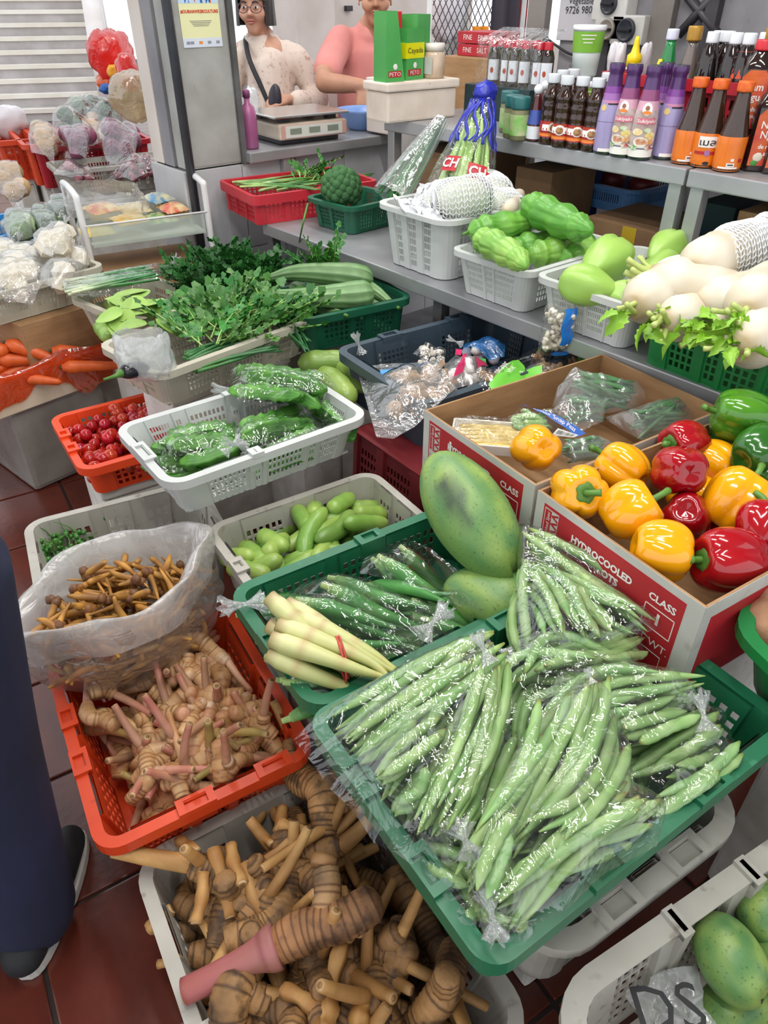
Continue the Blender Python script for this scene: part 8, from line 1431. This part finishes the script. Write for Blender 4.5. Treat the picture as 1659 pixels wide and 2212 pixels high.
b.grid(lambda i,j:Vector((.088*math.sin((i-.5)*2.3),-.012-.085*math.cos((i-.5)*2.3)*(.55+.45*j),.142-.085*j-.03*abs(i-.5)*2)),20,6);part('hair',b.mesh('hair',M_hair),t,M=Mh)
g=thing('glasses',None,None);bpy.data.objects.remove(g);b=MB()
for sx in(-1,1):b.sweep([Vector((sx*.034+.027*math.cos(k*PI/10),-.099+.012*abs(math.cos(k*PI/10))*(sx*math.cos(k*PI/10)>0),.004+.021*math.sin(k*PI/10)))for k in range(21)],.0022,6,cap=False);b.sweep([(sx*.061,-.088,.01),(sx*.08,.0,.015)],.002,6)
b.sweep([(-.008,-.1,.008),(.008,-.1,.008)],.002,6);part('glasses',b.mesh('glasses',mat('glasses_frame','#5a3f4a',rough=.3)),t,M=Mh)
b=MB();sp=spline([(-.115,.07,1.30),(-.105,-.03,1.275),(-.075,-.115,1.19),(-.01,-.145,1.05),(.05,-.155,.90),(.10,-.14,.80)],26);b.sweep(sp,.013,8,flat=.35);part('bag_strap',b.mesh('bag_strap',mat('strap_black','#23232a',rough=.6)),t)
b=MB();b.ball((0,0,0),(.035,.018,.075),18,12);single('purse',b.mesh('purse',mat('purse_dark','#2e2a33','#3b3540',12,rough=.4)),'dark oval purse in the hand of the woman','purse',t.matrix_world@Matrix.Translation((.055,-.245,1.035))@Matrix.Rotation(.12,4,'Y'))
mo=Vector((2.93,3.62,0));t=thing('person','man in a salmon polo shirt reaching into the blue bowl','person',Matrix.Translation(mo)@Matrix.Rotation(VY+.15,4,'Z'));hc=Vector((.02,-.05,1.465));hy=-.1
I=t.matrix_world.inverted();wl=I@Vector((2.60,3.27,1.115));el_=I@Vector((2.47,3.42,1.125));shl_=Vector((-.185,.03,1.27))
body=head_strips(hc,hy,1.04)+[([(.01,.02,1.34),(0,.04,1.25),(0,.03,1.05),(0,.02,.85)],[.075,.14,.16,.155],12,.72),([shl_,(el_+shl_)/2+Vector((-.02,0,.0)),el_],[.06,.055,.048],10,1.0),([el_,(el_+wl)/2,wl],[.048,.042,.030],10,1.0),([(.19,.03,1.27),(.26,.0,1.07),(.19,-.2,1.02)],[.06,.048,.03],12,1.0),([(-.09,.03,.82),(-.09,.02,.45),(-.09,.02,.08)],[.095,.065,.045],12,1.0),([(.09,.03,.82),(.09,.02,.45),(.09,.02,.08)],[.095,.065,.045],12,1.0),([(-.09,.03,.035),(-.095,-.15,.03)],[.04,.032],6,1.0),([(.09,.03,.035),(.095,-.15,.03)],[.04,.032],6,1.0)]
dd=(I.to_3x3()@Vector((-.25,-.35,-.9)));body+=hand(wl,dd,I.to_3x3()@Vector((-.6,-.7,.3)),1.1,.35,1)+hand((.19,-.2,1.02),(-.3,-.8,-.3),(.2,-.3,.9),1.05,.4,-1);part('body',remesh(body,.0085,'body',M_sk2,2),t)
M_po=mat('salmon_polo','#d98f88','#cf827c',5,rough=.85);po=[([(.01,.035,1.30),(0,.045,1.23),(0,.035,1.05),(0,.02,.85),(0,.02,.74)],[.10,.175,.19,.19,.19],14,.74),([(-.13,.04,1.285),(.13,.04,1.285)],[.062,.062],6,.9),([shl_+Vector((.03,0,.01)),shl_.lerp(el_,.45),shl_.lerp(el_,.72)],[.078,.076,.074],9,1.0),([(.16,.03,1.28),(.235,.01,1.15)],[.08,.074],8,1.0)]
part('polo_shirt',remesh(po,.010,'polo_shirt',M_po,4),t);part('trousers',remesh([([(-.09,.03,.78),(-.09,.02,.1)],[.115,.08],10,1.0),([(.09,.03,.78),(.09,.02,.1)],[.115,.08],10,1.0),([(-.06,.03,.78),(.06,.03,.78)],[.13,.13],5,.8)],.012,'trousers',mat('dark_trousers','#2a2a30')),t)
Mh=face_parts(t,hc,hy,M_sk2,1.04,'#4a4442');b=MB();b.grid(lambda i,j:(lambda a,th:Vector((.092*math.sin(th)*math.cos(a),.02+.1*math.sin(th)*math.sin(a),.052+.095*math.cos(th))))(PI*.5+(i-.5)*2*PI*.72,PI*(.02+.5*j)),44,12);part('hair',b.mesh('hair',mat('grey_hair','#4a4644','#6a6562',40,rough=.6)),t,M=Mh)
so=Vector((-.165,1.03,0));t=thing('person','shopper in dark blue trousers and black shoes at the left edge','person',Matrix.Translation(so)@Matrix.Rotation(-.644,4,'Z'))
sb_=head_strips((0,0,1.55),PI)+[([(0,0,1.45),(0,0,1.34),(0,0,1.1),(0,0,.92)],[.08,.13,.15,.15],12,.72),([(-.18,0,1.38),(-.24,.0,1.12),(-.22,.1,.9)],[.055,.045,.03],12,1.0),([(.18,0,1.38),(.2,.02,1.12),(.12,.16,1.05)],[.055,.045,.03],12,1.0),([(-.10,0,.92),(-.10,0,.5),(-.10,-.02,.09)],[.09,.062,.045],12,1.0),([(.12,0,.92),(.115,.02,.5),(.115,-.02,.09)],[.09,.062,.045],12,1.0)]+hand((-.22,.1,.9),(.1,.5,-.8),(-.9,0,-.1),1,.4,1)+hand((.12,.16,1.05),(-.5,.7,0),(.3,.2,.9),1,.5,-1);part('body',remesh(sb_,.011,'body',M_sk2,2),t)
M_tr=mat('navy_trousers','#1c2140','#161a33',5,rough=.85,bump=.3,bscale=10)
part('trousers',remesh([([(-.105,0,.86),(-.11,0,.5),(-.11,-.015,.075)],[.13,.10,.085],14,1.0),([(.145,.04,.86),(.125,.02,.5),(.115,-.02,.08)],[.135,.105,.082],14,1.0),([(-.07,0,.90),(.07,0,.90)],[.15,.15],5,.8)],.010,'trousers',M_tr,4),t);part('shirt',remesh([([(0,0,1.40),(0,0,1.3),(0,0,1.05),(0,0,.88)],[.12,.17,.18,.18],12,.74),([(-.15,0,1.38),(-.23,0,1.2)],[.075,.065],8,1.0),([(.15,0,1.38),(.21,.01,1.2)],[.075,.065],8,1.0)],.011,'shirt',mat('grey_shirt','#5a5f6a',rough=.85)),t)
for sx in(-1,1):
 X=sx*.115;b=MB();pts=[(X,-.085,.055),(X,-.03,.062),(X+sx*.008,.06,.05),(X+sx*.012,.145,.036)];me=remesh([(pts,[.042,.046,.044,.034],12,1.0),([(X,-.03,.07),(X,-.035,.10)],[.043,.045],5,1.0)],.008,'shoe',mat('shoe_black','#17181c',rough=.7),3);sh=part('shoe',me,t)
 b=MB();out_=[]
 for k in range(30):
  a=2*PI*k/30;y_=.035+.145*math.sin(a);w_=(.046 if math.sin(a)<0 else.05)*math.copysign(abs(math.cos(a))**.7,math.cos(a));out_.append((X+w_+sx*.01*max(0,y_/.15),y_))
 b.smooth=False;n_=30;b.add([(x,y_,.001)for x,y_ in out_]+[(x*1.0,y_,.026)for x,y_ in out_],[tuple(range(n_-1,-1,-1)),tuple(range(n_,2*n_))]+[(k,(k+1)%n_,n_+(k+1)%n_,n_+k)for k in range(n_)]);part('sole',b.mesh('sole',mat('sole_white','#bfbdb6',rough=.6),.004),sh)
 # ================================================================ telling alike things apart: by row and by place in the row
ORD=('first','second','third','fourth','fifth','sixth','seventh','eighth','ninth','tenth','eleventh','twelfth','thirteenth','fourteenth','fifteenth','sixteenth','seventeenth','eighteenth','nineteenth','twentieth')
def seen_at(o):
 v=Vector(o.location)-Vector((0,0,CAM_H));d=v.dot(FW);return v.dot(RT)/d,v.dot(UP)/d
def tell_apart(group,what,rows,where):
 L=sorted((o for o in COL.objects if o.get('group')==group and o.parent is None),key=lambda o:seen_at(o)[1]);n=len(L);k=0
 for r in range(rows):
  row=sorted(L[n*r//rows:n*(r+1)//rows],key=lambda o:seen_at(o)[0])
  for i,o in enumerate(row):o['label']='%s, %s from left in the %s row %s'%(what,ORD[i],ORD[r],where)
tell_apart('young galangal heaped in the orange crate','young pink-stalked galangal',6,'from the front')
tell_apart('mature galangal heaped in the white crate','muddy ringed galangal root',4,'from the front')
tell_apart('dry stalks on the mature galangal','cut dry galangal stalk',3,'from the front')
tell_apart('cucumbers on top of the crate','short green cucumber on top',3,'from the front')
tell_apart('carrots on top of the foam box','bright orange carrot on top',2,'from the front')
tell_apart('stalks of the lemongrass bundle','pale lemongrass stalk',2,'from the front')
tell_apart('fingerroot in the big bag','tan fingerroot in the bag mouth',7,'from the front')
tell_apart('betel leaves in the basket','broad pale green betel leaf',3,'from the front')
